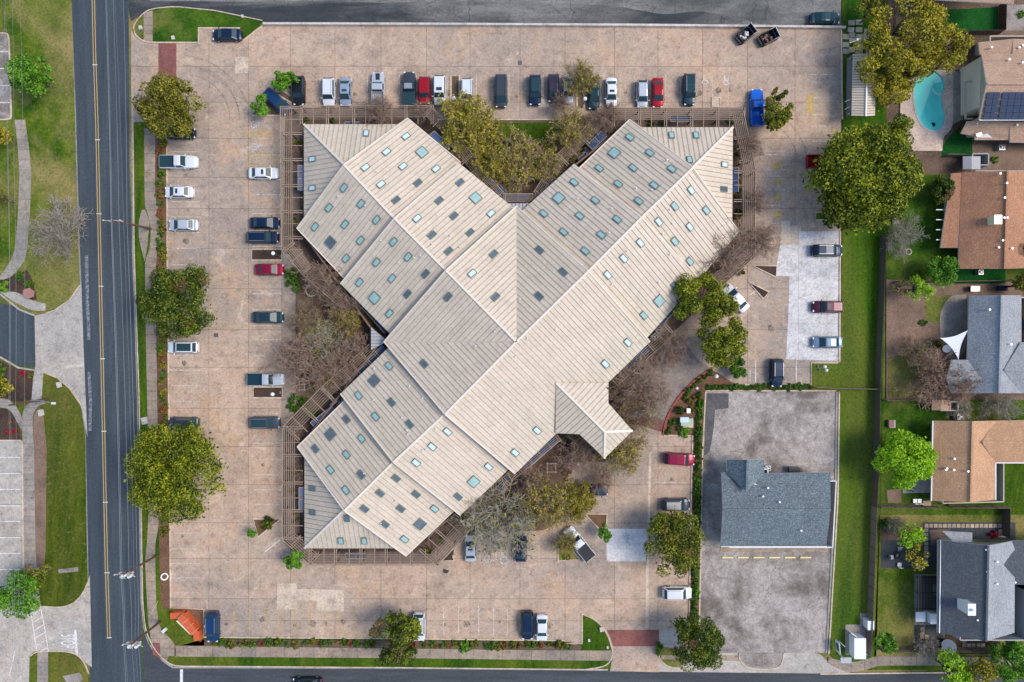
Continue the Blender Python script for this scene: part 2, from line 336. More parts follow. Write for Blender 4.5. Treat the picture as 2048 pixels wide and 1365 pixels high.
def sheet(name, pts, z, mat, label=None, kind='structure', parent=None, side=None):
    poly = P(soft(pts) if len(pts) > 5 else pts); vs, tr = tess(poly, z); gg = G()
    for t_ in tr:
        a = area2([vs[i] for i in t_]); gg.f.append(tuple(t_) if a > 0 else tuple(t_)[::-1]); gg.mi.append(0)
    gg.v = list(vs); n = len(vs)
    if side is not None:
        if area2(poly) < 0: vs = vs[::-1]
        gg.add([(p[0], p[1], z) for p in vs] + [(p[0], p[1], side) for p in vs], [(i + n, (i + 1) % n + n, (i + 1) % n, i) for i in range(n)])
    return gg.build(name, mat, parent, label, kind=kind)
def slabs(root, pts, z, mat, xs, ys, name='concrete_slab', gap=.045, th=.12):
    poly = P(soft(pts) if len(pts) > 7 else pts)
    for i in range(len(xs) - 1):
        for j in range(len(ys) - 1):
            x0, x1 = (xs[i] - 1024) * S + gap / 2, (xs[i + 1] - 1024) * S - gap / 2; y1, y0 = (682.5 - ys[j]) * S - gap / 2, (682.5 - ys[j + 1]) * S + gap / 2
            q = rectclip(poly, x0, x1, y0, y1)
            if q:
                gg = G(); vs, tr = tess(q, z); gg.v = list(vs)
                for t_ in tr:
                    a = area2([vs[k] for k in t_])
                    if abs(a) > 1e-5: gg.f.append(tuple(t_) if a > 0 else tuple(t_)[::-1]); gg.mi.append(0)
                if area2(q) < 0: q = q[::-1]
                n = len(q); gg.add([(p[0], p[1], z) for p in q] + [(p[0], p[1], z - th) for p in q], [(k + n, (k + 1) % n + n, (k + 1) % n, k) for k in range(n)])
                gg.build(name, mat, root)
def kerb(pts, w=.20, z0=-.03, z1=.14, mat='kerb', name='kerb', closed=False, parent=None):
    if len(pts) > 4: pts = soft(pts, 2, closed)
    ps = [Vector(W(a, b_)[:2]) for a, b_ in pts]; n = len(ps); gg = G(); L = []; Rr = []
    for i in range(n):
        if closed: d = (ps[(i + 1) % n] - ps[i - 1])
        else: d = ps[min(i + 1, n - 1)] - ps[max(i - 1, 0)]
        d.normalize(); nn = Vector((-d.y, d.x)) * (w / 2); L.append(ps[i] + nn); Rr.append(ps[i] - nn)
    for i in range(n if closed else n - 1):
        j = (i + 1) % n; gg.prism([tuple(Rr[i]), tuple(Rr[j]), tuple(L[j]), tuple(L[i])], z0, z1)
    return gg.build(name, mat, parent, kind=None if parent else 'structure')
def line(root, a, b_, w=.12, z=.006, mat='p_faint', name='parking_line'):
    a, b_ = W(*a), W(*b_); d = (b_ - a).normalized(); n = Vector((-d.y, d.x, 0)) * w / 2
    gg = G(); gg.sheet([(a - n)[:2], (b_ - n)[:2], (b_ + n)[:2], (a + n)[:2]], z); return gg.build(name, mat, root)
def rng(a, b_, st): return [a + i * st for i in range(int((b_ - a) / st) + 2)]
# ================================================================ SETTING
gg = G(); gg.sheet([(-1500, -1500), (1500, -1500), (1500, 1500), (-1500, 1500)], -.08); gg.build('ground', 'lawn_dry', kind='structure')
# main street (left), side street (bottom), lane (top)
sheet('main_street', [(138, -120), (143, 0), (152, 230), (160, 500), (163, 680), (171, 850), (176, 1100), (182, 1480), (292, 1480), (284, 1290), (281, 1200), (274, 800), (270, 680), (264, 514), (259, 330), (258, 100), (256, -120)], 0, 'road')
sheet('side_street', [(283, 1180), (287, 1262), (300, 1296), (322, 1322), (345, 1337), (800, 1338), (1215, 1342), (1300, 1344), (1700, 1348), (2200, 1344), (2200, 1480), (292, 1480)], .004, 'road_side')
sheet('lane', [(257, 20), (262, 42), (300, 20), (350, 14), (430, 22), (520, 42), (560, 47), (1680, 55), (1682, -120), (256, -120)], .004, 'road_old')
sheet('lane_patch', [(300, -118), (1682, -118), (1682, 52), (1530, 50), (1480, 38), (1400, 22), (1330, 30), (1230, 12), (1080, 6), (940, 3), (760, 6), (640, 2), (500, 4), (300, 2)], .008, 'lane_pale')
sheet('gutter', [(138, -60), (143, 0), (152, 230), (160, 500), (163, 572), (160, 572), (156, 500), (149, 240), (140, 0), (135, -60)], .012, 'gutter')
sheet('gutter', [(163, 790), (171, 850), (176, 1100), (177, 1165), (173, 1165), (172, 1100), (167, 850), (160, 790)], .012, 'gutter')
sheet('gutter', [(262, 190), (264, 500), (270, 680), (274, 800), (281, 1200), (287, 1262), (300, 1296), (322, 1322), (345, 1337), (348, 1333), (326, 1318), (305, 1292), (291, 1258), (286, 1200), (279, 800), (275, 680), (269, 500), (266, 190)], .012, 'gutter')
sheet('gutter', [(345, 1337), (800, 1338), (1215, 1342), (1215, 1338), (800, 1335), (346, 1333)], .012, 'gutter')
# painted marks of the street
rm = setting('road_markings')
cl = [(186, -40), (189, 100), (194, 250), (199, 480), (206, 800), (213, 1130), (218, 1276)]
for dx in (-2.6, 2.2):
    for a, b_ in zip(cl, cl[1:]): line(rm, (a[0] + dx, a[1]), (b_[0] + dx, b_[1]), .13, .008, 'p_road_yellow', 'centre_line')
for a, b_ in (((190, 130), (0, 0)), ((195, 280), 0), ((198, 428), 0), ((202, 573), 0), ((205, 718), 0), ((208, 863), 0), ((211, 1005), 0), ((214, 1146), 0), ((218, 1276), 0)):
    line(rm, (a[0] - 5, a[1]), (a[0] + 5, a[1]), .12, .012, 'p_white', 'lane_reflector')
line(rm, (151, 1260), (154, 1312), .36, .052, 'p_white', 'stop_bar')
line(rm, (363, 1339), (363, 1385), .45, .010, 'p_white', 'stop_bar')
pa = [(62, 1224), (68, 1262), (74, 1302)]; pb = [(81, 1212), (90, 1258), (97, 1302)]
for q in (pa, pb):
    for a, b_ in zip(q, q[1:]): line(rm, a, b_, .14, .052, 'p_white', 'crosswalk_line')
for k in range(6): line(rm, (64 + k * 2.7, 1231 + k * 14.8), (82 + k * 2.9, 1219 + k * 15.2), .13, .052, 'p_white', 'crosswalk_line')
line(rm, (31, 1300), (19, 1352), .12, .052, 'p_white', 'parking_line')
def scuff(pts, mat='scuff', z=.010):
    for a, b_ in zip(pts, pts[1:]): line(rm, a, b_, .5, z, mat, 'worn_streak')
scuff([(173, 510), (175, 600), (178, 680)]); scuff([(178, 745), (181, 800), (180, 862)]); 
# STOP lettering, read by a driver heading east
me = None
cu = bpy.data.curves.new('stop_lettering', 'FONT'); cu.body = 'STOP'; cu.size = 2.3; cu.extrude = .001; cu.align_x = 'CENTER'; cu.align_y = 'CENTER'
to = bpy.data.objects.new('tmp', cu); COL.link(to); to.scale = (.40, 1.35, 1); to.rotation_euler = (0, 0, -PI / 2); to.location = W(134, 1283, .05)
bpy.context.view_layer.update(); dg = bpy.context.evaluated_depsgraph_get(); me = bpy.data.meshes.new_from_object(to.evaluated_get(dg)); me.transform(to.matrix_world)
bpy.data.objects.remove(to); me.materials.clear(); me.materials.append(M['p_white']); so = mk('stop_lettering', me, rm)
# ---- left side: verges, car parks, drives
sheet('lawn', [(-160, -120), (138, -120), (143, 0), (150, 240), (157, 500), (160, 572), (140, 600), (115, 618), (70, 625), (-160, 560)], .08, 'lawn_dry', side=-.06)
sheet('driveway', [(160, 570), (140, 600), (110, 621), (92, 627), (68, 632), (70, 740), (90, 747), (115, 757), (140, 778), (162, 810), (175, 875), (167, 690), (163, 570)], .02, 'pale_drive')
sheet('drive_asphalt', [(-160, 560), (0, 590), (40, 622), (69, 633), (71, 735), (40, 733), (0, 712), (-160, 690)], .02, 'road')
sheet('lawn', [(-160, 700), (0, 716), (40, 740), (88, 747), (115, 757), (140, 778), (160, 808), (170, 860), (174, 1100), (176, 1165), (170, 1180), (150, 1205), (125, 1214), (82, 1212), (70, 1100), (70, 880), (-160, 880)], .08, 'lawn_verge', side=-.06)
sheet('driveway', [(-160, 1215), (60, 1215), (82, 1212), (125, 1214), (150, 1205), (170, 1180), (180, 1150), (184, 1335), (170, 1325), (155, 1308), (130, 1302), (97, 1303), (75, 1303), (60, 1315), (57, 1480), (-160, 1480)], .04, 'pale_drive')
sheet('lawn', [(60, 1312), (68, 1304), (75, 1303), (76, 1480), (56, 1480)], .08, 'lawn_rich', side=-.06)
sheet('lawn', [(97, 1304), (130, 1303), (152, 1309), (165, 1322), (176, 1345), (180, 1480), (96, 1480)], .08, 'lawn_verge', side=-.06)
sheet('car_park_asphalt', [(-160, 68), (16, 68), (19, 75), (23, 236), (18, 240), (-160, 240)], .10, 'lot_old')
kerb([(-160, 67), (15, 67), (19, 74), (24, 236), (20, 240), (-160, 241)], .2, z1=.2)
pr = setting('left_bay_markings')
for y in (104, 138, 172, 206): line(pr, (-10, y), (17 + (y - 104) / 25, y), .13, .106, 'p_white')
cp = setting('side_car_park')
sheet('car_park_base', [(-160, 882), (45, 882), (48, 1160), (60, 1216), (-160, 1216)], .02, 'wood_dark')
slabs(cp, [(-160, 882), (45, 882), (48, 1160), (60, 1216), (-160, 1216)], .10, 'pale_drive', rng(-135, 60, 60), rng(880, 1216, 64.5))
for y in (915, 947, 979, 1012, 1043, 1075, 1107, 1139): line(pr, (-5, y), (42, y), .13, .106, 'p_white')
kerb([(-160, 881), (42, 881), (46, 886), (48, 1160)], .2, z1=.2)
wk = setting('sidewalk')
def walk(pts, z=.115, mat='walk', st=19, hor=True):
    slabs(wk, pts, z, mat, rng(-300, 2400, 2700 if not hor else st), rng(-300, 1700, st if not hor else 2000), 'sidewalk_slab', .035, .14)
walk([(30, 240), (51, 240), (58, 290), (63, 345), (61, 420), (56, 490), (52, 520), (25, 555), (0, 562), (0, 552), (18, 530), (30, 505), (36, 440), (40, 350), (36, 290)], .10, 'walk_grey', 20, False)
walk([(0, 584), (36, 584), (62, 601), (92, 608), (91, 622), (66, 622), (45, 612), (22, 600)], .10, 'pale_drive', 200, False)
walk([(71, 735), (88, 735), (84, 800), (64, 800), (67, 760)], .115, 'pale_drive', 30, False)
walk([(45, 831), (50, 815), (64, 802), (85, 801), (93, 807), (78, 812), (67, 826), (66, 850), (69, 900), (72, 1100), (76, 1160), (82, 1212), (60, 1216), (50, 1150), (46, 900)], .115, 'walk_grey', 12, False)
walk([(-40, 797), (14, 797), (30, 808), (45, 833), (46, 862), (38, 850), (24, 822), (10, 815), (-40, 815)], .119, 'walk_grey', 14, False)
walk([(76, 1303), (97, 1303), (96, 1480), (74, 1480)], .115, 'walk_grey', 25, False)
sheet('planting_bed', [(-60, 625 - 66), (0, 560), (30, 552), (55, 540), (66, 560), (75, 600), (60, 601), (36, 583), (-60, 583)], .088, 'mulch_dark', kind='structure')
sheet('planting_bed', [(-60, 716), (0, 720), (30, 737), (69, 744), (64, 800), (30, 806), (14, 796), (-60, 796)], .088, 'mulch_dark')
sheet('planting_bed', [(-60, 815), (10, 816), (24, 824), (38, 852), (45, 880), (-60, 880)], .088, 'mulch_dark')
sheet('planting_bed', [(67, 830), (80, 815), (88, 830), (94, 900), (92, 1100), (86, 1160), (74, 1160), (70, 1000)], .088, 'dirt')
kerb([(92, 627), (110, 621), (140, 600), (160, 571)], .15); kerb([(90, 746), (115, 756), (140, 777), (161, 808)], .15)
kerb([(-60, 552), (0, 588), (40, 620), (69, 631)], .25, mat='pale_drive'); kerb([(-60, 700), (0, 714), (38, 736), (70, 741)], .25, mat='pale_drive')
kerb([(176, 1165), (168, 1185), (150, 1206), (125, 1215), (90, 1213)], .15); kerb([(62, 1312), (72, 1303), (130, 1302), (154, 1308), (168, 1322), (178, 1348)], .15)
for pts in ([(117, 1139), (157, 1134), (158, 1143), (118, 1147)], [(126, 1352), (160, 1345), (168, 1358), (140, 1375)]):
    sheet('river_rock', pts, .11, 'river_rock')
# ---- verge between street and car park (right of street)
sheet('grass_island', [(268, 60), (272, 45), (288, 27), (306, 19), (350, 15), (400, 20), (525, 43), (482, 84), (480, 56), (397, 56), (397, 84), (316, 84), (290, 82), (272, 70)], .08, 'lawn', side=-.06)
walk([(288, 27), (306, 22), (306, 84), (288, 84)], .118, 'walk', 16, False)
kerb([(268, 64), (268, 50), (288, 26), (306, 18), (350, 14), (430, 22), (525, 42)], .14); kerb([(268, 60), (272, 72), (290, 85), (316, 86), (397, 86), (397, 57), (480, 57), (480, 84), (484, 84), (527, 51)], .2)
sheet('verge', [(266, 245), (334, 245), (334, 1215), (408, 1219), (408, 1276), (420, 1293), (345, 1300), (320, 1290), (300, 1290), (288, 1255), (283, 1100), (276, 800), (270, 560)], .08, 'lawn_rich', side=-.06)
sheet('planting_bed', [(311, 268), (334, 268), (336, 500), (338, 800), (342, 1216), (340, 1217), (335, 1222), (325, 1216), (321, 1190), (318, 1050), (316, 850), (313, 600), (312, 500)], .094, 'mulch_red')
sheet('planting_bed', [(340, 1217), (408, 1218), (408, 1278), (400, 1285), (392, 1240), (365, 1222)], .094, 'mulch_red')
walk([(289, 258), (311, 258), (311, 400), (319, 420), (323, 455), (322, 480), (313, 515), (312, 560), (315, 800), (318, 1050), (315, 1068), (311, 1085), (311, 1120), (313, 1200), (317, 1245), (325, 1262), (340, 1276), (352, 1290), (352, 1312), (338, 1312), (333, 1325), (318, 1315), (306, 1295), (303, 1280), (297, 1245), (293, 1170), (291, 1120), (295, 1080), (297, 1040), (296, 850), (292, 650), (291, 560), (291, 520), (300, 500), (303, 460), (297, 430), (290, 412)], .115, 'walk', 19, False)
walk([(287, 412), (299, 440), (300, 450), (296, 478), (296, 490), (290, 523), (281, 490), (277, 460), (280, 435)], .119, 'walk', 90, False)
sheet('tactile_paving', [(306, 1285), (321, 1286), (321, 1318), (306, 1308)], .124, 'brick_paving')
kerb([(266, 190), (269, 500), (275, 680), (279, 800), (286, 1200), (291, 1258), (305, 1292), (326, 1318), (347, 1332), (800, 1335), (1180, 1339), (1216, 1339)], .14, z1=.13)
kerb([(334, 250), (335, 500), (338, 800), (342, 1216), (408, 1218), (408, 1274), (800, 1277), (1130, 1281), (1130, 1287), (1164, 1287), (1164, 1227)], .2, z1=.16)
# bottom verge
sheet('verge', [(408, 1278), (800, 1279), (1130, 1283), (1164, 1289), (1164, 1230), (1190, 1238), (1212, 1262), (1225, 1300), (1226, 1322), (1205, 1334), (1170, 1338), (800, 1334), (349, 1332), (335, 1320), (345, 1296)], .08, 'lawn_rich', side=-.06)
kerb([(1164, 1228), (1190, 1238), (1212, 1262), (1224, 1295), (1226, 1310), (1218, 1326), (1205, 1334), (1170, 1339)], .18, z1=.15)
sheet('planting_bed', [(410, 1279), (800, 1281), (1130, 1285), (1162, 1290), (1162, 1300), (800, 1296), (408, 1293)], .094, 'mulch')
walk([(350, 1291), (800, 1297), (1162, 1301), (1225, 1301), (1226, 1321), (1170, 1321), (800, 1316), (350, 1313)], .115, 'walk', 29, True)
# ---- the big concrete car park
LOTX = [262, 334, 418, 497, 581, 670, 762, 853, 940, 1040, 1130, 1229, 1316, 1405, 1495, 1590, 1684]; LOTY = [50, 133, 205, 277, 355, 418, 497, 578, 660, 735, 817, 893, 970, 1046, 1117, 1198, 1242, 1345]
LOT = [(262, 60), (275, 78), (292, 86), (397, 86), (397, 57), (480, 57), (480, 84), (484, 84), (527, 51), (900, 52), (1300, 55), (1682, 58), (1682, 725), (1624, 725), (1622, 768), (1470, 770), (1425, 738), (1395, 752), (1360, 790), (1338, 830), (1326, 870), (1384, 871), (1381, 1000), (1378, 1100), (1376, 1235), (1360, 1260), (1316, 1262), (1318, 1345), (1222, 1342), (1226, 1300), (1212, 1262), (1190, 1238), (1164, 1227), (1164, 1288), (1130, 1288), (1130, 1281), (800, 1278), (408, 1275), (408, 1218), (342, 1217), (338, 800), (334, 500), (334, 268), (272, 256), (262, 240)]
lot = setting('car_park')
sheet('joint_bed', LOT, .0, 'wood_dark')
slabs(lot, LOT, .03, 'lot', LOTX, LOTY)
def patch(pts, mat, xs, ys, z=.040): slabs(lot, pts, z, mat, xs, ys, 'concrete_patch', .04, .02)
patch([(470, 114), (497, 114), (497, 147), (470, 147)], 'lot_patch', [460, 500], [100, 150])
patch([(554, 1167), (593, 1167), (593, 1178), (688, 1180), (688, 1223), (633, 1222), (633, 1201), (595, 1201), (595, 1219), (554, 1219)], 'lot_patch', [550, 594, 633, 690], [1160, 1225])
patch([(1213, 1058), (1293, 1058), (1293, 1123), (1213, 1123)], 'lot_new', [1210, 1252, 1295], [1050, 1125])
patch([(1293, 1058), (1297, 1058), (1297, 1256), (1291, 1256), (1292, 1123)], 'lot_patch', [1290, 1300], [1050, 1150, 1260]); patch([(1298, 905), (1303, 905), (1299, 1057), (1295, 1057)], 'lot_patch', [1290, 1310], [900, 1060])
patch([(1597, 463), (1678, 463), (1678, 722), (1572, 719), (1576, 640), (1579, 553), (1550, 553), (1560, 490), (1596, 490)], 'lot_new', [1540, 1597, 1690], [455, 553, 648, 725])
patch([(1563, 442), (1580, 442), (1580, 452), (1602, 452), (1602, 462), (1596, 463), (1596, 490), (1560, 490)], 'lot_patch', [1555, 1583, 1605], [440, 495])
patch([(1060, 210 - 12), (1098, 198), (1098, 215), (1060, 215)], 'lot_patch', [1050, 1100], [190, 220])
for pts in ([(317, 87), (353, 87), (353, 180), (317, 180)], [(1213, 1260), (1318, 1260), (1318, 1293), (1226, 1293), (1220, 1274)]):
    sheet('brick_paving', pts, .037, 'brick_paving')
sheet('loop_driveway', [(1424, 738), (1395, 720), (1375, 690), (1350, 665), (1300, 720), (1255, 775), (1240, 800), (1275, 850), (1325, 862), (1338, 830), (1360, 790), (1395, 752)], .037, 'loop_drive')
sheet('brick_paving', [(1275, 850), (1326, 865), (1331, 842), (1300, 832), (1262, 838)], .043, 'brick_paving')
# parking bays
pl = setting('parking_bay_lines')
for y in (304, 340, 371, 404, 434, 465, 497, 530, 672, 711, 741, 772, 803, 835, 867, 1067, 1098, 1127, 1156, 1186): line(pl, (342, y), (400, y), .1, .048, 'p_faint')
for y in (277, 310, 360, 390, 428, 461, 493, 588, 620, 652, 680, 712, 741, 828, 887, 920, 950, 980, 1010): line(pl, (505, y), (562, y), .1, .048, 'p_faint')
for x in (640, 672, 703, 735, 767, 799, 833, 864, 894, 920, 953, 984, 1018, 1050, 1086, 1120, 1152, 1206, 1240, 1268, 1300, 1331, 1361, 1425, 1456): line(pl, (x, 150), (x, 212), .1, .048, 'p_faint')
for x in (468, 498, 530, 558, 590, 620, 650, 680, 710, 887, 917, 957, 987, 1015, 1040): line(pl, (x, 1212), (x, 1270), .12, .048, 'p_faint' if x % 2 else 'p_yellow')
for y in (303, 310, 340, 353, 380, 412, 447): line(pl, (1530, y), (1570, y), .12, .048, 'p_faint')
for y in (332, 364, 396, 430): line(pl, (1548, y), (1562, y), .9, .049, 'p_yellow')
for y in (150, 165, 196, 230, 253, 283): line(pl, (1622, y), (1672, y), .1, .048, 'p_faint')
for y in (965, 1001, 1152, 1198): line(pl, (1312, y), (1372, y), .1, .048, 'p_faint')
for x in (1511, 1592): line(pl, (x, 722), (x, 765), .12, .048, 'p_white')
for x in (1462, 1480, 1500): line(pl, (x, 800 - 60), (x, 765), .1, .048, 'p_faint')
for x in (960, 992, 1025, 1058, 1078, 1110): line(pl, (x, 1075), (x, 1122), .1, .048, 'p_faint')
def hatch(x0, y0, x1, y1, n):
    for a, b_ in (((x0, y0), (x1, y0)), ((x0, y1), (x1, y1)), ((x0, y0), (x0, y1)), ((x1, y0), (x1, y1))): line(pl, a, b_, .12, .050, 'p_yellow')
    for k in range(n): 
        xa = x0 + (x1 - x0) * k / n; line(pl, (xa, y1), (xa + (x1 - x0) / n, y0), .1, .050, 'p_yellow')
hatch(495, 264, 540, 275, 5); hatch(494, 309, 556, 334, 5)
for k, (a, b_) in enumerate((((530, 1104), (560, 1080)), ((1515, 1050 - 470), (1500, 590)))): line(pl, a, b_, .12, .048, 'p_white')
def wheelchair(px, py, s=1.3, rot=0, mat='p_blue'):
    gg = G(); c = W(px, py)
    def seg(x0, y0, x1, y1, w=.16):
        a = Vector((x0, y0)); b2 = Vector((x1, y1)); d = (b2 - a).normalized(); n = Vector((-d.y, d.x)) * w / 2; rt = Matrix.Rotation(rot, 2)
        gg.sheet([tuple(rt @ (q * s) + Vector(c[:2])) for q in (a - n, b2 - n, b2 + n, a + n)], .051)
    seg(-.25, .55, -.2, 0); seg(-.2, .0, .25, .0); seg(.25, 0, .42, -.5); seg(.42, -.5, .62, -.45); seg(-.2, .28, .15, .28, .12)
    for k in range(9):
        a0, a1 = math.radians(125 + k * 24), math.radians(125 + (k + 1) * 24); seg(.42 * math.cos(a0) - .02, .42 * math.sin(a0) - .3, .42 * math.cos(a1) - .02, .42 * math.sin(a1) - .3, .12)
    seg(-.33, .72, -.13, .72, .2); gg.build('wheelchair_symbol', mat, pl)
wheelchair(513, 250, 1.2, -PI / 2); wheelchair(513, 295, 1.2, -PI / 2); wheelchair(977, 1112, 1.4, 0); wheelchair(1008, 1115, 1.4, 0); wheelchair(1410, 161, .9, 0, 'p_white'); wheelchair(1452, 162, .9, 0, 'p_white')
for k in range(5): line(pl, (1535 - k * 0 + 76 + 2, 190 + k * 8), (1628, 194 + k * 8), .5, .05, 'p_yellow')
# oil drips and tyre marks
for x, y in [(x_, y_) for x_ in range(655, 1470, 31) for y_ in (188,)] + [(530, y_) for y_ in (360, 395, 560, 600, 660, 700, 880, 930, 990)] + [(368, y_) for y_ in (350, 420, 480, 720, 760, 1080, 1110, 1140)] + [(x_, 1245) for x_ in range(450, 1140, 34)] + [(1340, 960), (1340, 1160), (1470, 660), (1540, 660)]:
    if R.random() < .4: continue
    gg = G(); c = W(x + R.uniform(-8, 8), y + R.uniform(-8, 8)); n_ = 9; r0 = R.uniform(.2, .6); gg.sheet([(c.x + r0 * R.uniform(.7, 1.2) * math.cos(k * 2 * PI / n_), c.y + r0 * R.uniform(.7, 1.3) * math.sin(k * 2 * PI / n_)) for k in range(n_)], .046); gg.build('oil_stain', 'oil', pl)
def tyre(cx, cy, r_, a0, a1, n=14):
    for dr in (0, 19):
        q = [(cx + (r_ + dr) * math.cos(math.radians(a0 + (a1 - a0) * k / n)), cy - (r_ + dr) * math.sin(math.radians(a0 + (a1 - a0) * k / n))) for k in range(n + 1)]
        for a, b_ in zip(q, q[1:]): line(pl, a, b_, .22, .0455, 'tyre', 'tyre_mark')
tyre(355, 260, 130, 20, 85); tyre(370, 240, 90, 0, 80); tyre(1500, 330, 95, 10, 80);   
# islands with kerbs
def island(pts, mat='mulch_dark', z=.10, km='kerb'):
    sheet('island_bed', pts, z, mat, side=.0); kerb(pts, .26, z0=.0, z1=.17, mat=km, closed=True, name='island_kerb')
for pts, mt in (([(504, 499), (564, 499), (564, 521), (504, 521)], 'mulch_dark'), ([(507, 774), (565, 774), (565, 796), (507, 796)], 'mulch_dark'), ([(507, 1038), (562, 1038), (517, 1074)], 'mulch_red'),
                ([(902, 153), (919, 153), (919, 213), (902, 213)], 'mulch'), ([(1505, 532), (1553, 532), (1551, 555)], 'mulch_dark'), ([(1497, 565), (1537, 584), (1526, 598)], 'mulch_dark'), ([(504, 232), (562, 232), (545, 200), (522, 206)], 'mulch'),
                ([(552, 188), (565, 182), (585, 195), (585, 208)], 'mulch'), ([(1498, 238), (1555, 238), (1555, 253), (1498, 253)], 'mulch'), ([(1170, 1028), (1214, 1028), (1213, 1051), (1200, 1060)], 'mulch_red'), ([(1116, 1070), (1160, 1118), (1116, 1122)], 'lawn_dry'),
                ([(775, 1224), (795, 1224), (795, 1276), (775, 1276)], 'mulch'), ([(1631, 425), (1682, 425), (1682, 441), (1631, 441)], 'lawn_rich'), ([(884, 1121), (908, 1096), (908, 1121)], 'mulch_dark'), ([(1154, 162), (1168, 162), (1168, 215), (1154, 215)], 'mulch'), ([(1424, 196), (1440, 196), (1440, 214), (1424, 214)], 'lot_patch')): island(pts, mt)
# planting beds round the office building
sheet('planting_bed', [(572, 216), (862, 216), (875, 238), (1185, 238), (1210, 216), (1488, 216), (1512, 340), (1508, 515), (1440, 577), (1352, 660), (1300, 716), (1252, 772), (1235, 800), (1262, 842), (1215, 925), (1137, 925), (1135, 1025), (1090, 1062), (942, 1062), (876, 1128), (618, 1128), (566, 1086), (568, 856), (592, 825), (592, 530), (567, 500)], .11, 'mulch', side=.0)
sheet('courtyard_lawn', [(940, 246), (1150, 246), (1130, 268), (1100, 300), (980, 300), (950, 268)], .118, 'lawn_rich')
sheet('courtyard_grass', [(596, 640), (660, 640), (670, 700), (640, 745), (600, 745)], .118, 'lawn_dry')
sheet('trellis_walk', [(580, 218), (860, 218), (862, 240), (600, 240), (600, 500), (650, 560), (632, 572), (581, 505)], .124, 'deck_brown')
sheet('trellis_walk', [(1232, 218), (1486, 218), (1508, 340), (1504, 510), (1440, 570), (1420, 552), (1482, 500), (1484, 340), (1466, 240), (1232, 240)], .124, 'deck_brown')
sheet('trellis_walk', [(572, 1082), (572, 860), (592, 838), (600, 850), (600, 1080), (625, 1103), (870, 1103), (930, 1042), (945, 1058), (874, 1127), (620, 1127)], .124, 'deck_brown')
kerb([(875, 240), (1185, 240)], .2, z0=0, z1=.2, name='courtyard_kerb')
sheet('paved_walk', [(567, 490), (592, 530), (592, 820), (568, 855), (564, 850), (564, 500)], .126, 'walk')
# walls and kerbs of the north edge
rw = thing('retaining_wall', 'long low white topped concrete wall between the upper lane and the car park', 'wall', W(1100, 50))
w0 = [(527, 49), (900, 50), (1290, 52), (1690, 56)]
for i, (a, b_) in enumerate(zip(w0, w0[1:])):
    gg = G(); gg.beam(W(*a, .25) + Vector((.01, 0, 0)), W(*b_, .25) - Vector((.01, 0, 0)), .32, .75); gg.build('wall_section', 'white_wall', rw)
# planted triangle right of the loop drive, hedge bed, neighbours' lot
sheet('planting_bed', [(1424, 738), (1470, 770), (1622, 770), (1622, 781), (1412, 781), (1406, 900), (1400, 1160), (1398, 1240), (1380, 1240), (1385, 980), (1386, 872), (1327, 870), (1338, 830), (1360, 790), (1395, 752)], .09, 'mulch_red', side=.0)
kerb([(1326, 870), (1331, 845), (1342, 818), (1362, 788), (1392, 758), (1425, 737)], .34, z0=0, z1=.22, mat='red_kerb', name='red_kerb'); kerb([(1327, 871), (1385, 871), (1382, 1000), (1378, 1235)], .2, z0=0, z1=.16); kerb([(1470, 770), (1622, 769), (1622, 726), (1675, 726)], .2, z0=0, z1=.16); kerb([(1682, 58), (1684, 240)], .2, z1=.16); kerb([(1680, 463), (1678, 722)], .22, z1=.16)
sheet('old_asphalt_lot', [(1411, 784), (1673, 784), (1670, 1000), (1652, 1306), (1397, 1306), (1400, 1160), (1405, 900)], .03, 'lot_old')
sheet('tar_patch', [(1411, 787), (1457, 787), (1457, 817), (1430, 820), (1428, 850), (1420, 905), (1408, 912), (1410, 840)], .036, 'tar_patch')
kerb([(1411, 782), (1672, 782)], .2, z1=.14); kerb([(1673, 784), (1670, 1000), (1652, 1306)], .28, z1=.14, mat='gutter'); kerb([(1678, 784), (1675, 1000), (1657, 1308)], .2, z1=.16); kerb([(1411, 784), (1405, 900), (1400, 1160), (1397, 1306)], .2, z1=.14, mat='kerb')
sheet('driveway', [(1316, 1262), (1380, 1240), (1398, 1306), (1640, 1306), (1655, 1325), (1700, 1338), (1700, 1348), (1220, 1343), (1228, 1293), (1318, 1293)], .012, 'pale_drive')
sheet('verge', [(1312, 1262 + 32), (1345, 1296), (1362, 1300), (1362, 1334), (1342, 1334), (1325, 1325), (1315, 1310)], .08, 'lawn_dry', side=-.06); kerb([(1315, 1300), (1318, 1316), (1330, 1330), (1345, 1336), (1375, 1336)], .15)
walk([(1322, 1310), (1480, 1312), (1480, 1322), (1322, 1318)], .1, 'walk', 24, True)
sheet('gravel_island', [(1478, 1306), (1567, 1306), (1566, 1320), (1555, 1334), (1500, 1336), (1482, 1326)], .08, 'river_rock', side=-.06); kerb([(1478, 1306), (1478, 1318), (1490, 1333), (1510, 1338), (1550, 1338), (1563, 1330), (1568, 1306)], .16)
kerb([(1640, 1348), (1700, 1347), (2200, 1342)], .2)
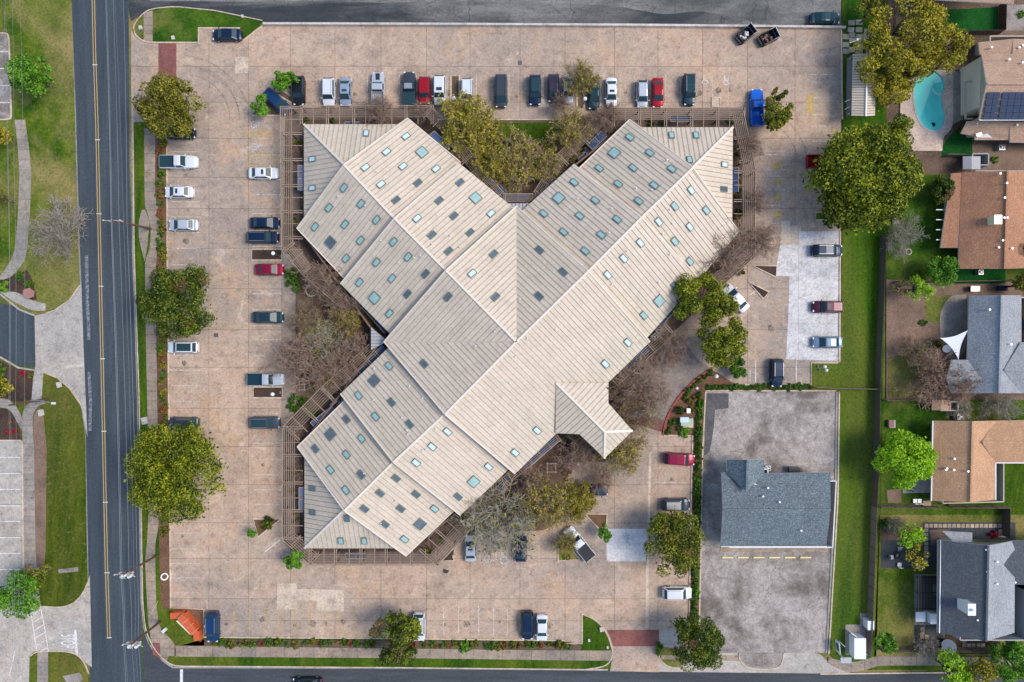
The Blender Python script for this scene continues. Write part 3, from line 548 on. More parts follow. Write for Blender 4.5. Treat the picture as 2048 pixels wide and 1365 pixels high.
# ---- right side lawns and gardens
sheet('lawn_strip', [(1684, 56), (1684, 460), (1682, 727), (1624, 727), (1623, 778), (1674, 782), (1657, 1310), (1685, 1328), (1730, 1322), (1752, 1312), (1760, 1000), (1772, 480), (1772, 56), (1772, -120), (1684, -120)], .08, 'lawn_strip', side=-.06)
sheet('garden_lawn', [(1772, -120), (2200, -120), (2200, 350), (1772, 350)], .08, 'mulch', side=-.06)
sheet('front_lawn', [(1900, 20), (1996, 15), (1996, 70), (1885, 72), (1885, 20)], .10, 'turf_green')
sheet('gravel_bed', [(1999, 10), (2200, 10), (2200, 62), (2003, 62)], .10, 'river_rock'); sheet('gravel_bed', [(1998, 62), (2200, 62), (2200, 110), (1998, 90)], .104, 'dirt')
sheet('gravel_bed', [(1940, 290), (2200, 290), (2200, 345), (1940, 345)], .104, 'dirt')
sheet('turf', [(1884, 290), (1908, 262), (1918, 258), (1944, 268), (1944, 315), (1882, 315)], .106, 'turf_green')
sheet('garden_lawn', [(1772, 350), (2200, 350), (2200, 560), (1772, 560)], .08, 'lawn', side=-.06)
sheet('turf', [(1910, 538), (2010, 538), (2010, 568), (1905, 568)], .10, 'turf_green')
sheet('garden_soil', [(1772, 560), (2200, 560), (2200, 800), (1772, 800)], .08, 'dirt', side=-.06); sheet('garden_grass', [(1850, 595), (1905, 590), (1915, 620), (1880, 650), (1850, 640)], .10, 'lawn_dry'); sheet('garden_grass', [(1776, 720), (1820, 700), (1850, 720), (1850, 795), (1776, 795)], .10, 'lawn_dry')
sheet('garden_lawn', [(1765, 800), (2200, 800), (2200, 1030), (1760, 1030)], .08, 'lawn', side=-.06)
sheet('garden_lawn', [(1758, 1030), (2200, 1030), (2200, 1312), (1748, 1312)], .08, 'lawn_dry', side=-.06)
sheet('front_lawn', [(1990, 920), (2200, 920), (2200, 1028), (1906, 1028), (1906, 1010), (1960, 1008)], .10, 'lawn_rich')
sheet('patio', [(1878, 625), (1900, 590), (1932, 590), (1932, 700), (1905, 735), (1880, 680)], .104, 'walk_grey')
sheet('patio', [(1805, 962), (1870, 945), (1870, 985), (1805, 987)], .11, 'pale_drive'); sheet('sand_patch', [(1773, 980), (1802, 978), (1802, 1006), (1775, 1006)], .104, 'dirt')
sheet('patio', [(1762, 1078), (1822, 1078), (1840, 1138), (1762, 1136)], .104, 'road_side'); sheet('patio', [(1762, 1045), (1800, 1050), (1810, 1080), (1762, 1080)], .106, 'mulch')
sheet('patio', [(1828, 1148), (1880, 1148), (1880, 1250), (1828, 1250)], .106, 'walk_grey'); sheet('gravel_bed', [(1828, 1250), (1880, 1250), (1895, 1306), (1828, 1300)], .106, 'road_side')
sheet('gravel_bed', [(1846, 1045), (2030, 1045), (2030, 1080), (1880, 1078), (1870, 1140), (1846, 1140)], .104, 'road_side'); sheet('gravel_bed', [(1858, 1060), (1900, 1058), (1900, 1075), (1862, 1090)], .108, 'dirt')
sheet('gravel_bed', [(1890, 1268), (2000, 1284), (2000, 1308), (1880, 1308)], .104, 'mulch_dark')
sheet('verge', [(1748, 1312), (1752, 1328), (1735, 1340), (2200, 1338), (2200, 1312)], .09, 'lawn_rich', side=-.06)
walk([(1700, 1326), (1735, 1318), (1750, 1312), (2200, 1316), (2200, 1330), (1755, 1331), (1725, 1342), (1690, 1345), (1655, 1325), (1657, 1315)], .115, 'walk', 26, True)
# stepping stones north-east and pavers of the last house
sp = setting('stepping_stones')
for x, y in [(1703, 46), (1718, 45), (1702, 60), (1718, 60), (1735, 63), (1692, 74), (1704, 71), (1719, 74), (1733, 73), (1748, 73), (1705, 80), (1720, 84), (1734, 84), (1692, 90), (1692, 76 + 27), (1704, 100), (1719, 94), (1719, 104), (1738, 104), (1752, 100), (1750, 88)]:
    gg = G(); c = W(x, y, .13); gg.box(c, (1.0, .78, .08), R.uniform(-.06, .06)); gg.build('stepping_stone', 'paver', sp)
pv = setting('garden_pavers')
for k in range(19): gg = G(); gg.box(W(1853 + k * 9.15, 1052, .13), (.58, .6, .06)); gg.build('paver', 'paver_warm', pv)
for k in range(8): gg = G(); gg.box(W(1852.5, 1061 + k * 8.9, .13), (.58, .55, .06)); gg.build('paver', 'paver_warm', pv)
for x, y in [(1845, 1259), (1845, 1266), (1844, 1274), (1853, 1274), (1929, 1282), (1929, 1291), (1938, 1291), (1947, 1291), (1957, 1291), (1966, 1291)] + [(2001 + i * 8, 1063 + j * 8) for i in range(3) for j in range(2)]:
    gg = G(); gg.box(W(x, y, .13), (.6, .6, .06)); gg.build('paver', 'paver_warm', pv)
# pool
dk0 = [(1800, 180), (1830, 145), (1870, 142), (1903, 144), (1903, 250), (1895, 265), (1882, 275), (1882, 302), (1825, 302), (1800, 250)]
dk = dk0; pw = [(1826, 180), (1830, 162), (1841, 148), (1858, 142), (1874, 148), (1884, 160), (1887, 175), (1882, 190), (1880, 205), (1885, 220), (1888, 235), (1885, 250), (1877, 260), (1866, 263), (1852, 260), (1840, 248), (1832, 230), (1827, 205)]
pw = soft(pw, 2); root = setting('pool_terrace')
tr = tessellate_polygon([[Vector((*p_, 0)) for p_ in P(dk)], [Vector((*p_, 0)) for p_ in P(pw)]]); vv = [(*p_, .28) for p_ in P(dk)] + [(*p_, .28) for p_ in P(pw)]
gg = G(); gg.v = vv
for t_ in tr: gg.f.append(tuple(t_) if area2([vv[i] for i in t_]) > 0 else tuple(t_)[::-1]); gg.mi.append(0)
gg.build('terrace_slab', 'pool_deck', root); kerb(dk, .2, z0=0, z1=.29, mat='kerb', closed=True, name='terrace_edge', parent=root)
sheet('side_terrace', [(1903, 144), (1924, 145), (1924, 240), (1904, 250)], .26, 'walk_grey')
pool = thing('swimming_pool', 'kidney shaped turquoise swimming pool in a pale pink concrete terrace', 'pool', W(1857, 205))
gg = G(); gg.v = []; vs, tr = tess(P(pw), .18); gg.v = list(vs)
for t_ in tr: gg.f.append(tuple(t_) if area2([vs[i] for i in t_]) > 0 else tuple(t_)[::-1]); gg.mi.append(0)
gg.build('water', 'pool_water', pool)
ps = [Vector(W(*q)[:2]) for q in pw]; c0 = sum(ps, Vector((0, 0))) / len(ps); gg = G()
for i in range(len(ps)):
    a, b_ = ps[i], ps[(i + 1) % len(ps)]; a2, b2 = a + (a - c0).normalized() * .3, b_ + (b_ - c0).normalized() * .3
    gg.prism([tuple(a), tuple(b_), tuple(b2), tuple(a2)], .05, .33)
gg.build('coping', 'white_wall', pool)
gg = G(); gg.tube([W(1866, 250, .19), W(1866, 250, .24)], .35, 10); gg.build('pool_cleaner', 'black', pool)
gg = G()
for k in range(12):
    a = PI * (1.0 + .9 * k / 11); b2 = PI * (1.0 + .9 * (k + 1) / 11); c = W(1879, 176, .185)
    gg.sheet([(c.x + r_ * math.cos(q), c.y + r_ * math.sin(q)) for r_, q in ((.9, a), (.9, b2), (1.15, b2), (1.15, a))], .186)
gg.build('pool_step', 'glass_pale', pool)
# ================================================================ OFFICE BUILDING
office = thing('office_building', 'large X shaped office building with ribbed cream metal roofs and rows of skylights', 'building', W(1033, 684))
Z1E, Z1R, Z2E, Z2R, ZCE, ZCR, ZHE, ZHR = 3.2, 7.9, 3.9, 8.8, 4.6, 9.7, 2.9, 7.2
FACES = [  # apparent corners (px, py, z), index of the two corners that make the ridge / eave is free: plane is fitted
 [(688,330,Z1R),(815,237,Z1E),(921,325,Z1E),(795,443,Z1R)], [(688,330,Z1R),(594,457,Z1E),(696,565,Z1E),(795,443,Z1R)],
 [(789,437,Z2R),(918,327,Z2E),(1030,418,Z2E),(900,549,Z2R)], [(789,437,Z2R),(681,568,Z2E),(785,673,Z2E),(900,549,Z2R)],
 [(892,541,ZCR),(1033,684,ZCR),(1033,413,ZCE)], [(892,541,ZCR),(1033,684,ZCR),(768,684,ZCE)], [(1033,684,ZCR),(890,829,ZCR),(768,684,ZCE)],
 [(1033,684,ZCR),(1177,543,ZCR),(1033,413,ZCE)], [(1177,543,ZCR),(1033,684,ZCR),(890,829,ZCR),(1030,948,ZCE),(1300,684,ZCE)],
 [(898,820,Z2R),(787,686,Z2E),(681,788,Z2E),(787,925,Z2R)], [(898,820,Z2R),(1025,932,Z2E),(921,1031,Z2E),(787,925,Z2R)],
 [(795,917,Z1R),(697,794,Z1E),(595,894,Z1E),(689,1022,Z1R)], [(795,917,Z1R),(917,1013,Z1E),(812,1112,Z1E),(689,1022,Z1R)],
 [(1169,551,Z2R),(1040,425,Z2E),(1147,329,Z2E),(1283,436,Z2R)], [(1169,551,Z2R),(1283,436,Z2R),(1399,558,Z2E),(1292,679,Z2E)],
 [(1275,443,Z1R),(1152,343,Z1E),(1259,240,Z1E),(1386,336,Z1R)], [(1275,443,Z1R),(1384,574,Z1E),(1477,463,Z1E),(1386,336,Z1R)],
 [(608,249,ZHE),(812,249,ZHE),(699,339,ZHR)], [(608,249,ZHE),(608,455,ZHE),(699,339,ZHR)], [(609,903,ZHE),(609,1097,ZHE),(699,1010,ZHR)], [(609,1097,ZHE),(800,1097,ZHE),(699,1010,ZHR)],
 [(1270,255,ZHE),(1466,255,ZHE),(1374,346,ZHR)], [(1466,255,ZHE),(1464,455,ZHE),(1374,346,ZHR)],
 [(1112,766,6.3),(1217,766,4.2),(1217,807,3.8),(1265,862,3.2),(1210,864,5.3)], [(1112,766,6.3),(1210,864,5.3),(1209,917,3.2),(1159,869,3.8),(1111,867,4.2)], [(1210,864,5.3),(1265,862,3.2),(1209,917,3.2)],
]
DIRS = {17: (0, 1), 18: (-1, 0), 19: (-1, 0), 20: (0, -1), 21: (0, 1), 22: (1, 0), 23: (1, 1), 24: (-1, -1), 25: (1, -1)}
for i, d in {0: (1, 1), 1: (-1, -1), 2: (1, 1), 3: (-1, -1), 4: (1, 1), 5: (-1, -1), 6: (-1, 1), 7: (-1, 1), 8: (1, -1), 9: (-1, 1), 10: (1, -1), 11: (-1, 1), 12: (1, -1), 13: (-1, 1), 14: (1, -1), 15: (-1, 1), 16: (1, -1)}.items(): DIRS[i] = d
NAMEF = 'roof_section'; panels = []; PLN = []; secs = []
_p8 = [W(*q) for q in FACES[8]]; _d8 = Vector((1, -1)).normalized(); _A = np.array([[p_.x * _d8.x + p_.y * _d8.y, 1] for p_ in _p8]); (_s8, _i8), *_ = np.linalg.lstsq(_A, np.array([p_.z for p_ in _p8]), rcond=None)
def main_z(px, py):
    z = 6
    for _ in range(10): w_ = W(px, py, z); z = _s8 * (w_.x * _d8.x + w_.y * _d8.y) + _i8
    return z
PR = max(main_z(1112, 766) + .12, main_z(1217, 766) + .12 + 74 * S * .30, main_z(1111, 867) + .12 + 74 * S * .30)
PE1, PE2 = PR - 74 * S * .30, PR - 42 * S * .30; PE3 = PR - 40 * S * .32
FACES[23] = [(1112,766,PR),(1217,766,PE1),(1217,807,PE2),(1265,862,PE3),(1210,864,PR)]; FACES[24] = [(1112,766,PR),(1210,864,PR),(1209,917,PE3),(1159,869,PE2),(1111,867,PE1)]; FACES[25] = [(1210,864,PR),(1265,862,PE3),(1209,917,PE3)]
for fi, F in enumerate(FACES):
    pts = [W(*q) for q in F]; d = Vector(DIRS[fi]).normalized()
    A = np.array([[p_.x * d.x + p_.y * d.y, 1] for p_ in pts]); zz = np.array([p_.z for p_ in pts]); (sl, ic), *_ = np.linalg.lstsq(A, zz, rcond=None)
    zf = lambda x, y, sl=sl, ic=ic, d=d: sl * (x * d.x + y * d.y) + ic
    poly = [(p_.x, p_.y) for p_ in pts]
    if area2(poly) < 0: poly = poly[::-1]
    PLN.append((poly, zf, d, sl)); n = len(poly); gg = G()
    th = .95 if fi < 17 else .4
    gg.add([(x, y, zf(x, y)) for x, y in poly] + [(x, y, zf(x, y) - th) for x, y in poly], [tuple(range(n))], 0)
    gg.f += [(i + n, (i + 1) % n + n, (i + 1) % n, i) for i in range(n)]; gg.mi += [1] * n; gg.f.append(tuple(range(n, 2 * n))[::-1]); gg.mi.append(1)
    sec = gg.build(NAMEF, ['roof_under', 'fascia'], office); secs.append(sec)
    s_ = Vector((-d.y, d.x)); us = [x * s_.x + y * s_.y for x, y in poly]; u = min(us); pw_ = .72
    while u < max(us):
        q = clip(clip(poly, -s_.x, -s_.y, -(u + .03)), s_.x, s_.y, min(u + pw_ - .03, max(us)))
        q = [p_ for i, p_ in enumerate(q) if (Vector(p_) - Vector(q[i - 1])).length > .01]
        if len(q) > 2: 
            rb = clip(q, s_.x, s_.y, u + .03 + .05); panels.append((abs(area2(q)) / 2, fi, q, rb))
        u += pw_
panels.sort(key=lambda a: -a[0]); rest = {}
for k, (ar, fi, q, rb) in enumerate(panels):
    zf = PLN[fi][1]; gg = G() if k < 300 else rest.setdefault(fi, G()); n = len(q)
    jit = R.uniform(.03, .045)
    gg.add([(x, y, zf(x, y) + jit) for x, y in q] + [(x, y, zf(x, y) + .001) for x, y in q], [tuple(range(n))] + [(i + n, (i + 1) % n + n, (i + 1) % n, i) for i in range(n)])
    if len(rb) > 2:
        n = len(rb); gg.add([(x, y, zf(x, y) + .10) for x, y in rb] + [(x, y, zf(x, y) + .03) for x, y in rb], [tuple(range(n))] + [(i + n, (i + 1) % n + n, (i + 1) % n, i) for i in range(n)])
    if k < 300: gg.build('roof_panel', 'roof_metal', secs[fi])
for fi, gg in rest.items(): gg.build('roof_panels', 'roof_metal', secs[fi], kind='stuff')
def cap(a, b_, w=.32, h=.10, mat='roof_trim', name='ridge_cap', up=.10):
    gg = G(); gg.beam(W(*a) + Vector((0, 0, up)), W(*b_) + Vector((0, 0, up)), w, h, 0); gg.build(name, mat, office)
for a, b_ in (((688,330,Z1R),(789,437,Z1R)),((789,437,Z2R),(892,541,Z2R)),((892,541,ZCR),(1033,684,ZCR)),((1033,684,ZCR),(1177,543,ZCR)),((1177,543,Z2R),(1283,436,Z2R)),((1283,436,Z1R),(1386,336,Z1R)),((1033,684,ZCR),(890,829,ZCR)),((890,829,Z2R),(787,925,Z2R)),((787,925,Z1R),(689,1022,Z1R)),
    ((608,249,ZHE),(690,331,ZHR-.2)),((609,1097,ZHE),(690,1019,ZHR-.2)),((1466,255,ZHE),(1384,337,ZHR-.2)),((1112,766,PR),(1210,864,PR)),((1210,864,PR),(1265,862,PE3)),((1210,864,PR),(1209,917,PE3))): cap(a, b_)
for a, b_ in (((1033,684,ZCR),(1033,413,ZCE)),((1033,684,ZCR),(768,684,ZCE))): cap(a, b_, .22, .06, 'fascia', 'valley_gutter', .02)
# edge trims along gable ends and steps
for fi, (i, j) in ((0,(0,1)),(1,(0,1)),(2,(0,1)),(3,(0,1)),(4,(0,2)),(5,(0,2)),(9,(2,3)),(10,(2,3)),(11,(2,3)),(12,(2,3)),(6,(1,2)),(7,(1,2)),(8,(2,3)),(8,(0,4)),(13,(2,3)),(14,(1,2)),(15,(2,3)),(16,(2,3)),(0,(1,2)),(1,(1,2)),(12,(1,2)),(16,(1,2)),(11,(1,2)),(15,(1,2))):
    F = FACES[fi]; cap(F[i], F[j], .16, .14, 'roof_trim', 'rake_trim', .05)
# walls, built in from the eaves
FOOT = [(622,262),(800,262),(820,250),(1030,432),(1258,252),(1280,268),(1452,268),(1452,448),(1464,462),(1030,930),(812,1098),(800,1085),(622,1085),(622,905),(608,893),(768,684),(606,458),(622,440)]
fw = [Vector(W(x_, y_)[:2]) for x_, y_ in FOOT]
for i in range(len(fw)):
    a, b_ = fw[i], fw[(i + 1) % len(fw)]; gg = G(); gg.beam((a.x, a.y, 1.45), (b_.x, b_.y, 1.45), .22, 2.7); wob = gg.build('wall', 'wall_brown', office)
    L = (b_ - a).length; nwin = int(L / 4.2); d = (b_ - a) / max(L, .01); nn = Vector((d.y, -d.x))
    c0_ = Vector(W(1033, 684)[:2])
    if nn.dot((a + b_) / 2 - c0_) < 0: nn = -nn
    for k in range(nwin):
        c = a + d * (L * (k + .5) / nwin) + nn * .13; gg = G(); gg.beam((c.x - d.x * 1.4, c.y - d.y * 1.4, 1.5), (c.x + d.x * 1.4, c.y + d.y * 1.4, 1.5), .06, 1.9); gg.build('window', 'glass_navy', office)
# glazed sunroom canopies along the eaves
def canopy(a, b_, w, n=2, z=2.5, mat='canopy_blue'):
    A, B = W(*a, z), W(*b_, z); d = (B - A) / n; sd = Vector((-(B - A).y, (B - A).x, 0)).normalized() * w
    root = office
    for k in range(n):
        p0, p1 = A + d * (k + .03), A + d * (k + .97); gg = G(); gg.add([p0, p1, p1 + sd - Vector((0, 0, .35)), p0 + sd - Vector((0, 0, .35))], [(0, 1, 2, 3)])
        c = (A + B) / 2
        me_ = gg.build('canopy_pane', mat, office)
        gg = G()
        for q0, q1 in ((p0, p1), (p0 + sd - Vector((0, 0, .35)), p1 + sd - Vector((0, 0, .35))), (p0, p0 + sd - Vector((0, 0, .35)))): gg.beam(q0, q1, .08, .08)
        gg.build('canopy_frame', 'wood_beam', office)
for a in (((688,256),(720,256),1.0,1),((1340,243),(1386,243),1.0,1),((596,330),(596,382),1.0,2),((598,975),(598,1022),.9,2),((690,1107),(732,1107),-.9,2),((1477,335),(1477,385),-.9,2),((857,272),(893,305),1.2,2),((856,1076),(890,1042),1.2,2),((620,846),(664,812),-1.4,2),((1185,300),(1215,272),1.2,2),((1322,655),(1350,622),1.4,2),((1010,404),(1060,404),1.3,1),((690,785-20),(765,690),-1.2,4),((628,493),(680,548),1.0,3),((700,590),(770,668),1.0,3),((960,350),(1008,398),1.1,2),((1065,400),(1110,355),-1.1,2),((1040,935),(1110,870),-1.1,4),((1235,745),(1290,690),-1.1,3),((930,1025),(1010,950),-1.1,4)): canopy(*a)
for poly in ([(1010,407),(1060,407),(1055,424),(1017,424)], [(742,655),(775,683),(742,700)]):
    gg = G(); pz = P(poly, 3.3); gg.prism(pz, W(0, 0).z + 3.1, 3.3, bottom=True); gg.build('entrance_deck_roof', 'wall_grey', office)
    c = poly[0]
    xs_ = [p_[0] for p_ in pz]; ys_ = [p_[1] for p_ in pz]
    for k in range(1, 7):
        t_ = k / 7
        if poly[0][0] > 900: gg = G(); x_ = min(xs_) + (max(xs_) - min(xs_)) * t_; gg.beam((x_, min(ys_) + .3, 3.33), (x_, max(ys_) - .02, 3.33), .05, .05)
        else: gg = G(); y_ = min(ys_) + (max(ys_) - min(ys_)) * t_; gg.beam((min(xs_), y_, 3.33), (min(xs_) + 2.4 * (1 - abs(2 * t_ - 1)) + .2, y_, 3.33), .05, .05)
        gg.build('roof_batten', 'wood_dark', office)
# skylights
SKY = """733,268,p 626,319,p 812,274,p 773,305,p 731,336,p 806,334,p 844,306,L 626,377,p 689,376,t 659,416,t 723,408,t 631,454,t 691,449,t 754,440,t 722,481,t 662,485,D 693,517,t 788,484,t 754,525,t 720,565,t 785,557,t 750,596,L 780,627,t 817,514,t 816,588,d
762,370,p 792,401,d 836,367,d 872,339,p 920,366,d 878,402,d 951,397,L 834,438,p 908,433,d 982,428,p 864,471,d 940,466,d 897,503,d 987,509,d 944,548,p 991,595,d 1080,501,d 1127,545,d 1079,593,d 852,548,d 897,594,d 1149,366,t 1118,397,L 1088,428,t 1191,402,t 1160,433,t 1128,465,t 1203,471,t 1171,503,t 1199,338,t 1215,550,p
849,728,d 1210,728,p 895,863,p 820,849,d 864,893,p 832,925,p 1074,861,p 1030,905,p 977,933,p 947,963,L 916,993,d 832,988,d 869,1017,t 779,733,t 749,762,D 718,792,t 784,805,d 752,834,t 694,839,d 662,869,D 724,878,t 632,898,d 694,910,t 662,940,t 723,950,d 693,981,t 626,977,d 792,956,d 760,986,d 729,1017,d 801,1017,d 626,1025,d 694,1036,d 682,1081,t 729,1081,t 770,1048,d 809,1078,t 840,1048,D
1260,276,t 1229,307,L 1300,307,t 1343,272,t 1392,272,t 1379,321,t 1448,330,p 1267,337,t 1344,339,t 1237,369,t 1309,372,t 1278,403,t 1235,440,t 1382,381,p 1349,413,t 1412,421,t 1317,444,p 1379,454,p 1280,486,p 1349,483,t 1247,517,p 1379,523,t 1349,572,t 1318,602,L 1287,631,t 1255,685,p 1447,379,d""".split()
def inpoly(x, y, poly):
    c = False
    for i in range(len(poly)):
        (x1, y1), (x2, y2) = poly[i], poly[i - 1]
        if (y1 > y) != (y2 > y) and x < (x2 - x1) * (y - y1) / (y2 - y1) + x1: c = not c
    return c
order = [23, 24, 25, 4, 5, 6, 7, 8, 2, 3, 9, 10, 13, 14, 0, 1, 11, 12, 15, 16, 17, 18, 19, 20, 21, 22]
def onroof(px, py):
    for fi in order:
        poly, zf, d, sl = PLN[fi]; z = 5
        for _ in range(8): w_ = W(px, py, z); z = zf(w_.x, w_.y)
        w_ = W(px, py, z)
        if inpoly(w_.x, w_.y, poly): return fi, w_, d, sl
    return None
def roofmat(d, sl):
    dn = Vector((d.x, d.y, sl)).normalized(); sd = Vector((-d.y, d.x, 0)); n = dn.cross(sd); 
    if n.z < 0: n = -n
    return Matrix((dn, sd, n)).transposed()
skm = {}
def sky_mesh(L_, Wd, gm):
    if (L_, Wd, gm) in skm: return skm[(L_, Wd, gm)]
    a = G()
    for c, s_ in (((L_ / 2, 0, .11), (.10, Wd + .1, .22)), ((-L_ / 2, 0, .11), (.10, Wd + .1, .22)), ((0, Wd / 2, .11), (L_ - .1, .10, .22)), ((0, -Wd / 2, .11), (L_ - .1, .10, .22))): a.box(c, s_)
    b = G(); b.box((0, 0, .15), (L_ - .1, Wd - .1, .06)); 
    oa = a.build('sk', 'sky_frame'); ob = b.build('gl', gm); r = (oa.data, ob.data); bpy.data.objects.remove(oa); bpy.data.objects.remove(ob); skm[(L_, Wd, gm)] = r; return r
for s_ in SKY:
    x, y, k = s_.split(','); r = onroof(int(x), int(y))
    if not r: continue
    fi, w_, d, sl = r; big = k in 'LD'
    ma, mb = sky_mesh(1.45 if big else 1.18, 1.35 if big else .72, {'t': 'glass_teal', 'L': 'glass_teal', 'p': 'glass_pale', 'd': 'glass_dark', 'D': 'glass_dark'}[k])
    o = mk('skylight', ma, office); o.matrix_local = Matrix.Translation(w_ + Vector((0, 0, .03)) - wl(office)) @ roofmat(d, sl).to_4x4(); mk('glass', mb, o)
gg = G(); gg.tube([(0, 0, 0), (0, 0, .45)], .06, 6); gg.tube([(0, 0, .42), (0, 0, .5)], .11, 6); vp = gg.build('v', 'white_metal'); vpm = vp.data; bpy.data.objects.remove(vp)
for x, y in [(678,394),(732,413),(755,345),(763,482),(799,527),(829,516),(842,513),(865,489),(920,495),(901,472),(1040,598),(1013,665),(990,664),(952,692),(846,796),(873,858),(847,900),(853,899),(815,860),(817,868),(820,712+60),(805,835),(729,946),(792,1002),(895,1016),(763,1046),(1021,766),(1032,714),(1055,678),(1112,660),(1333,322),(1223,418),(1272,377),(1303,381),(1218,466),(1340,420),(1345,448),(1325,468),(1340,510),(1255,503),(1224,570),(1318,565),(1164,530),(1404,358),(1156,398),(748,800),(750,697+40)]:
    r = onroof(x, y)
    if r: o = mk('vent_pipe', vpm, office); o.location = r[1] - wl(office)
# air conditioners near the building
def ac(px, py, label, rz=0, s=.95):
    t_ = thing('air_conditioner', label, 'air conditioner', W(px, py, 0), rz)
    gg = G(); gg.box((0, 0, .5), (s, s, .9)); gg.build('case', 'steel', t_, world=False)
    gg = G(); gg.tube([(0, 0, .95), (0, 0, .99)], s * .40, 14); gg.build('fan_guard', 'black', t_, world=False)
    gg = G(); gg.tube([(0, 0, .99), (0, 0, 1.02)], s * .12, 8)
    for k in range(3): gg.beam((0, 0, 1.0), (s * .36 * math.cos(k * 2.1), s * .36 * math.sin(k * 2.1), 1.0), .12, .02)
    gg.build('fan', 'white_metal', t_, world=False)
ac(901,311,'air conditioner in the dark strip below the second cream roof step, upper of two',.7); ac(909,323,'air conditioner beside the cream roof step, lower of two near the courtyard',.7); ac(1162,321,'square air conditioner tucked under the northeast wing next to the courtyard',.7); ac(1172,310,'rounder air conditioner just outside the northeast wing courtyard eave',.7)
ac(1317,661,'air conditioner in the dark gap under the southeast eave, upper one',.7); ac(1307,674,'air conditioner with pale top rim by the southeast roof step',.7); ac(671,809,'air conditioner by the southwest trellis, lower one',.7); ac(681,799,'air conditioner by the southwest trellis step, upper one',.7)
# ---------------------------------------------------------------- pergolas (trellises)
def pergola(a, b_, side, wpx, label, ext=0, nsl=7, cb=26, z=2.75):
    A, B = W(*a, z), W(*b_, z); d = (B - A).normalized(); n = Vector((-d.y, d.x, 0)) * side; L = (B - A).length; wd = wpx * S * (HC - z) / HC
    t_ = thing('pergola', label, 'pergola', ((A.x + B.x) / 2, (A.y + B.y) / 2, 0), group='timber pergolas wrapped round the office building')
    for k in range(nsl):
        o_ = n * (wd * k / (nsl - 1)); gg = G(); gg.beam(A + o_, B + o_, .05 if k else .10, .12); gg.build('slat', 'wood_slat', t_)
    nb = max(2, round(L / (cb * S)))
    for k in range(nb + 1):
        p0 = A + d * (L * k / nb); gg = G(); dbl = (k % 2 == 0); e = (ext * S if ext else 0)
        gg.beam(p0 - n * .15 - Vector((0, 0, .16)), p0 + n * (wd + e) - Vector((0, 0, .16)), .075, .16)
        if dbl: gg.beam(p0 - n * .15 + d * .32 - Vector((0, 0, .16)), p0 + d * .32 + n * (wd + e) - Vector((0, 0, .16)), .10, .16)
        gg.build('cross_beam', 'wood_beam', t_)
        if k % 2 == 0:
            for w2 in (0.12, wd * .92):
                gg = G(); q = p0 + n * w2 + d * .16; gg.beam((q.x, q.y, 0), (q.x, q.y, z - .24), .16, .16); gg.build('post', 'wood_dark', t_)
PG = [((600,212),(862,212),-1,22,'long north pergola above the northwest wing hip roof',14),((561,213),(563,500),1,22,'west pergola beside the northwest wing, running down from the corner',20),((564,502),(602,545),1,24,'short angled pergola joining the west pergola to the courtyard',6),((604,548),(680,615),1,26,'angled pergola half hidden by bare trees in the upper west courtyard',4),
 ((862,214),(905,255),-1,20,'angled pergola dropping from the north run towards the courtyard shrubs',6),((906,262),(962,330),-1,22,'pergola along the northwest side of the green courtyard',8),((960,334),(1006,384),-1,20,'pergola at the lower left point of the green courtyard',4),((1006,388),(1066,388),-1,14,'tiny pergola at the courtyard point above the entrance deck',2),((1068,384),(1114,312),-1,20,'pergola at the lower right point of the green courtyard',4),((1114,310),(1198,228),-1,22,'pergola along the northeast side of the green courtyard',8),
 ((1225,216),(1486,217),-1,23,'long north pergola above the northeast wing hip roof',14),((1487,222),(1511,340),-1,22,'slanting pergola at the northeast corner by the blue pickup',6),((1511,342),(1510,514),-1,24,'east pergola beside the northeast wing under bare branches',18),((1509,516),(1444,573),-1,28,'angled pergola below the northeast wing next to the white sedan',6),((1350,668),(1238,768),-1,26,'angled pergola along the southeast eave beside the loop driveway',4),
 ((1122,880),(1024,962),-1,22,'pergola along the southeast eave below the porch roof',8),((1020,968),(944,1050),-1,22,'pergola under the grey bare tree south of the building',6),((944,1054),(877,1130),-1,26,'wide angled pergola by the silver sedan at the south end',22),((876,1131),(622,1131),-1,22,'long south pergola below the southwest wing',10),((620,1131),(565,1080),-1,26,'angled corner pergola next to the small bright green tree',4),((565,1080),(565,858),-1,24,'lower west pergola beside the southwest wing',16),((566,854),(640,778),-1,26,'angled pergola with a shrub below it at the lower west courtyard',16),((642,776),(738,690),-1,24,'pergola along the lower west courtyard under brown bare trees',8)]
for a, b_, sd_, wp, lb, ex in PG:
    # inner side faces the building centre
    A, B = W(*a), W(*b_); d = (B - A).normalized(); n = Vector((-d.y, d.x, 0)); side = 1 if n.dot(W(1033, 684) - (A + B) / 2) > 0 else -1
    pergola(a, b_, side, wp, lb, ex)
# ================================================================ SMALL OFFICE WITH BLUE SHINGLES
def roof_thing(root, faces, mat, th=.22, trim='wall_white', zdir=None):
    for F in faces:
        pts = [W(*q) for q in F]; 
        if area2([tuple(p_[:2]) for p_ in pts]) < 0: pts = pts[::-1]
        n = len(pts); gg = G(); gg.add(pts + [p_ - Vector((0, 0, th)) for p_ in pts], [tuple(range(n))], 0)
        gg.f += [(i + n, (i + 1) % n + n, (i + 1) % n, i) for i in range(n)] + [tuple(range(n, 2 * n))[::-1]]; gg.mi += [1] * (n + 1)
        gg.build('roof', [mat, trim], root)
def walls(root, foot, z0, z1, mat, name='wall'):
    pz = [Vector(W(x_, y_)[:2]) for x_, y_ in foot]
    for i in range(len(pz)):
        a, b_ = pz[i], pz[(i + 1) % len(pz)]; gg = G(); zt = z1[i] if isinstance(z1, list) else z1
        gg.beam((a.x, a.y, (z0 + zt) / 2), (b_.x, b_.y, (z0 + zt) / 2), .15, zt - z0); gg.build(name, mat, root)
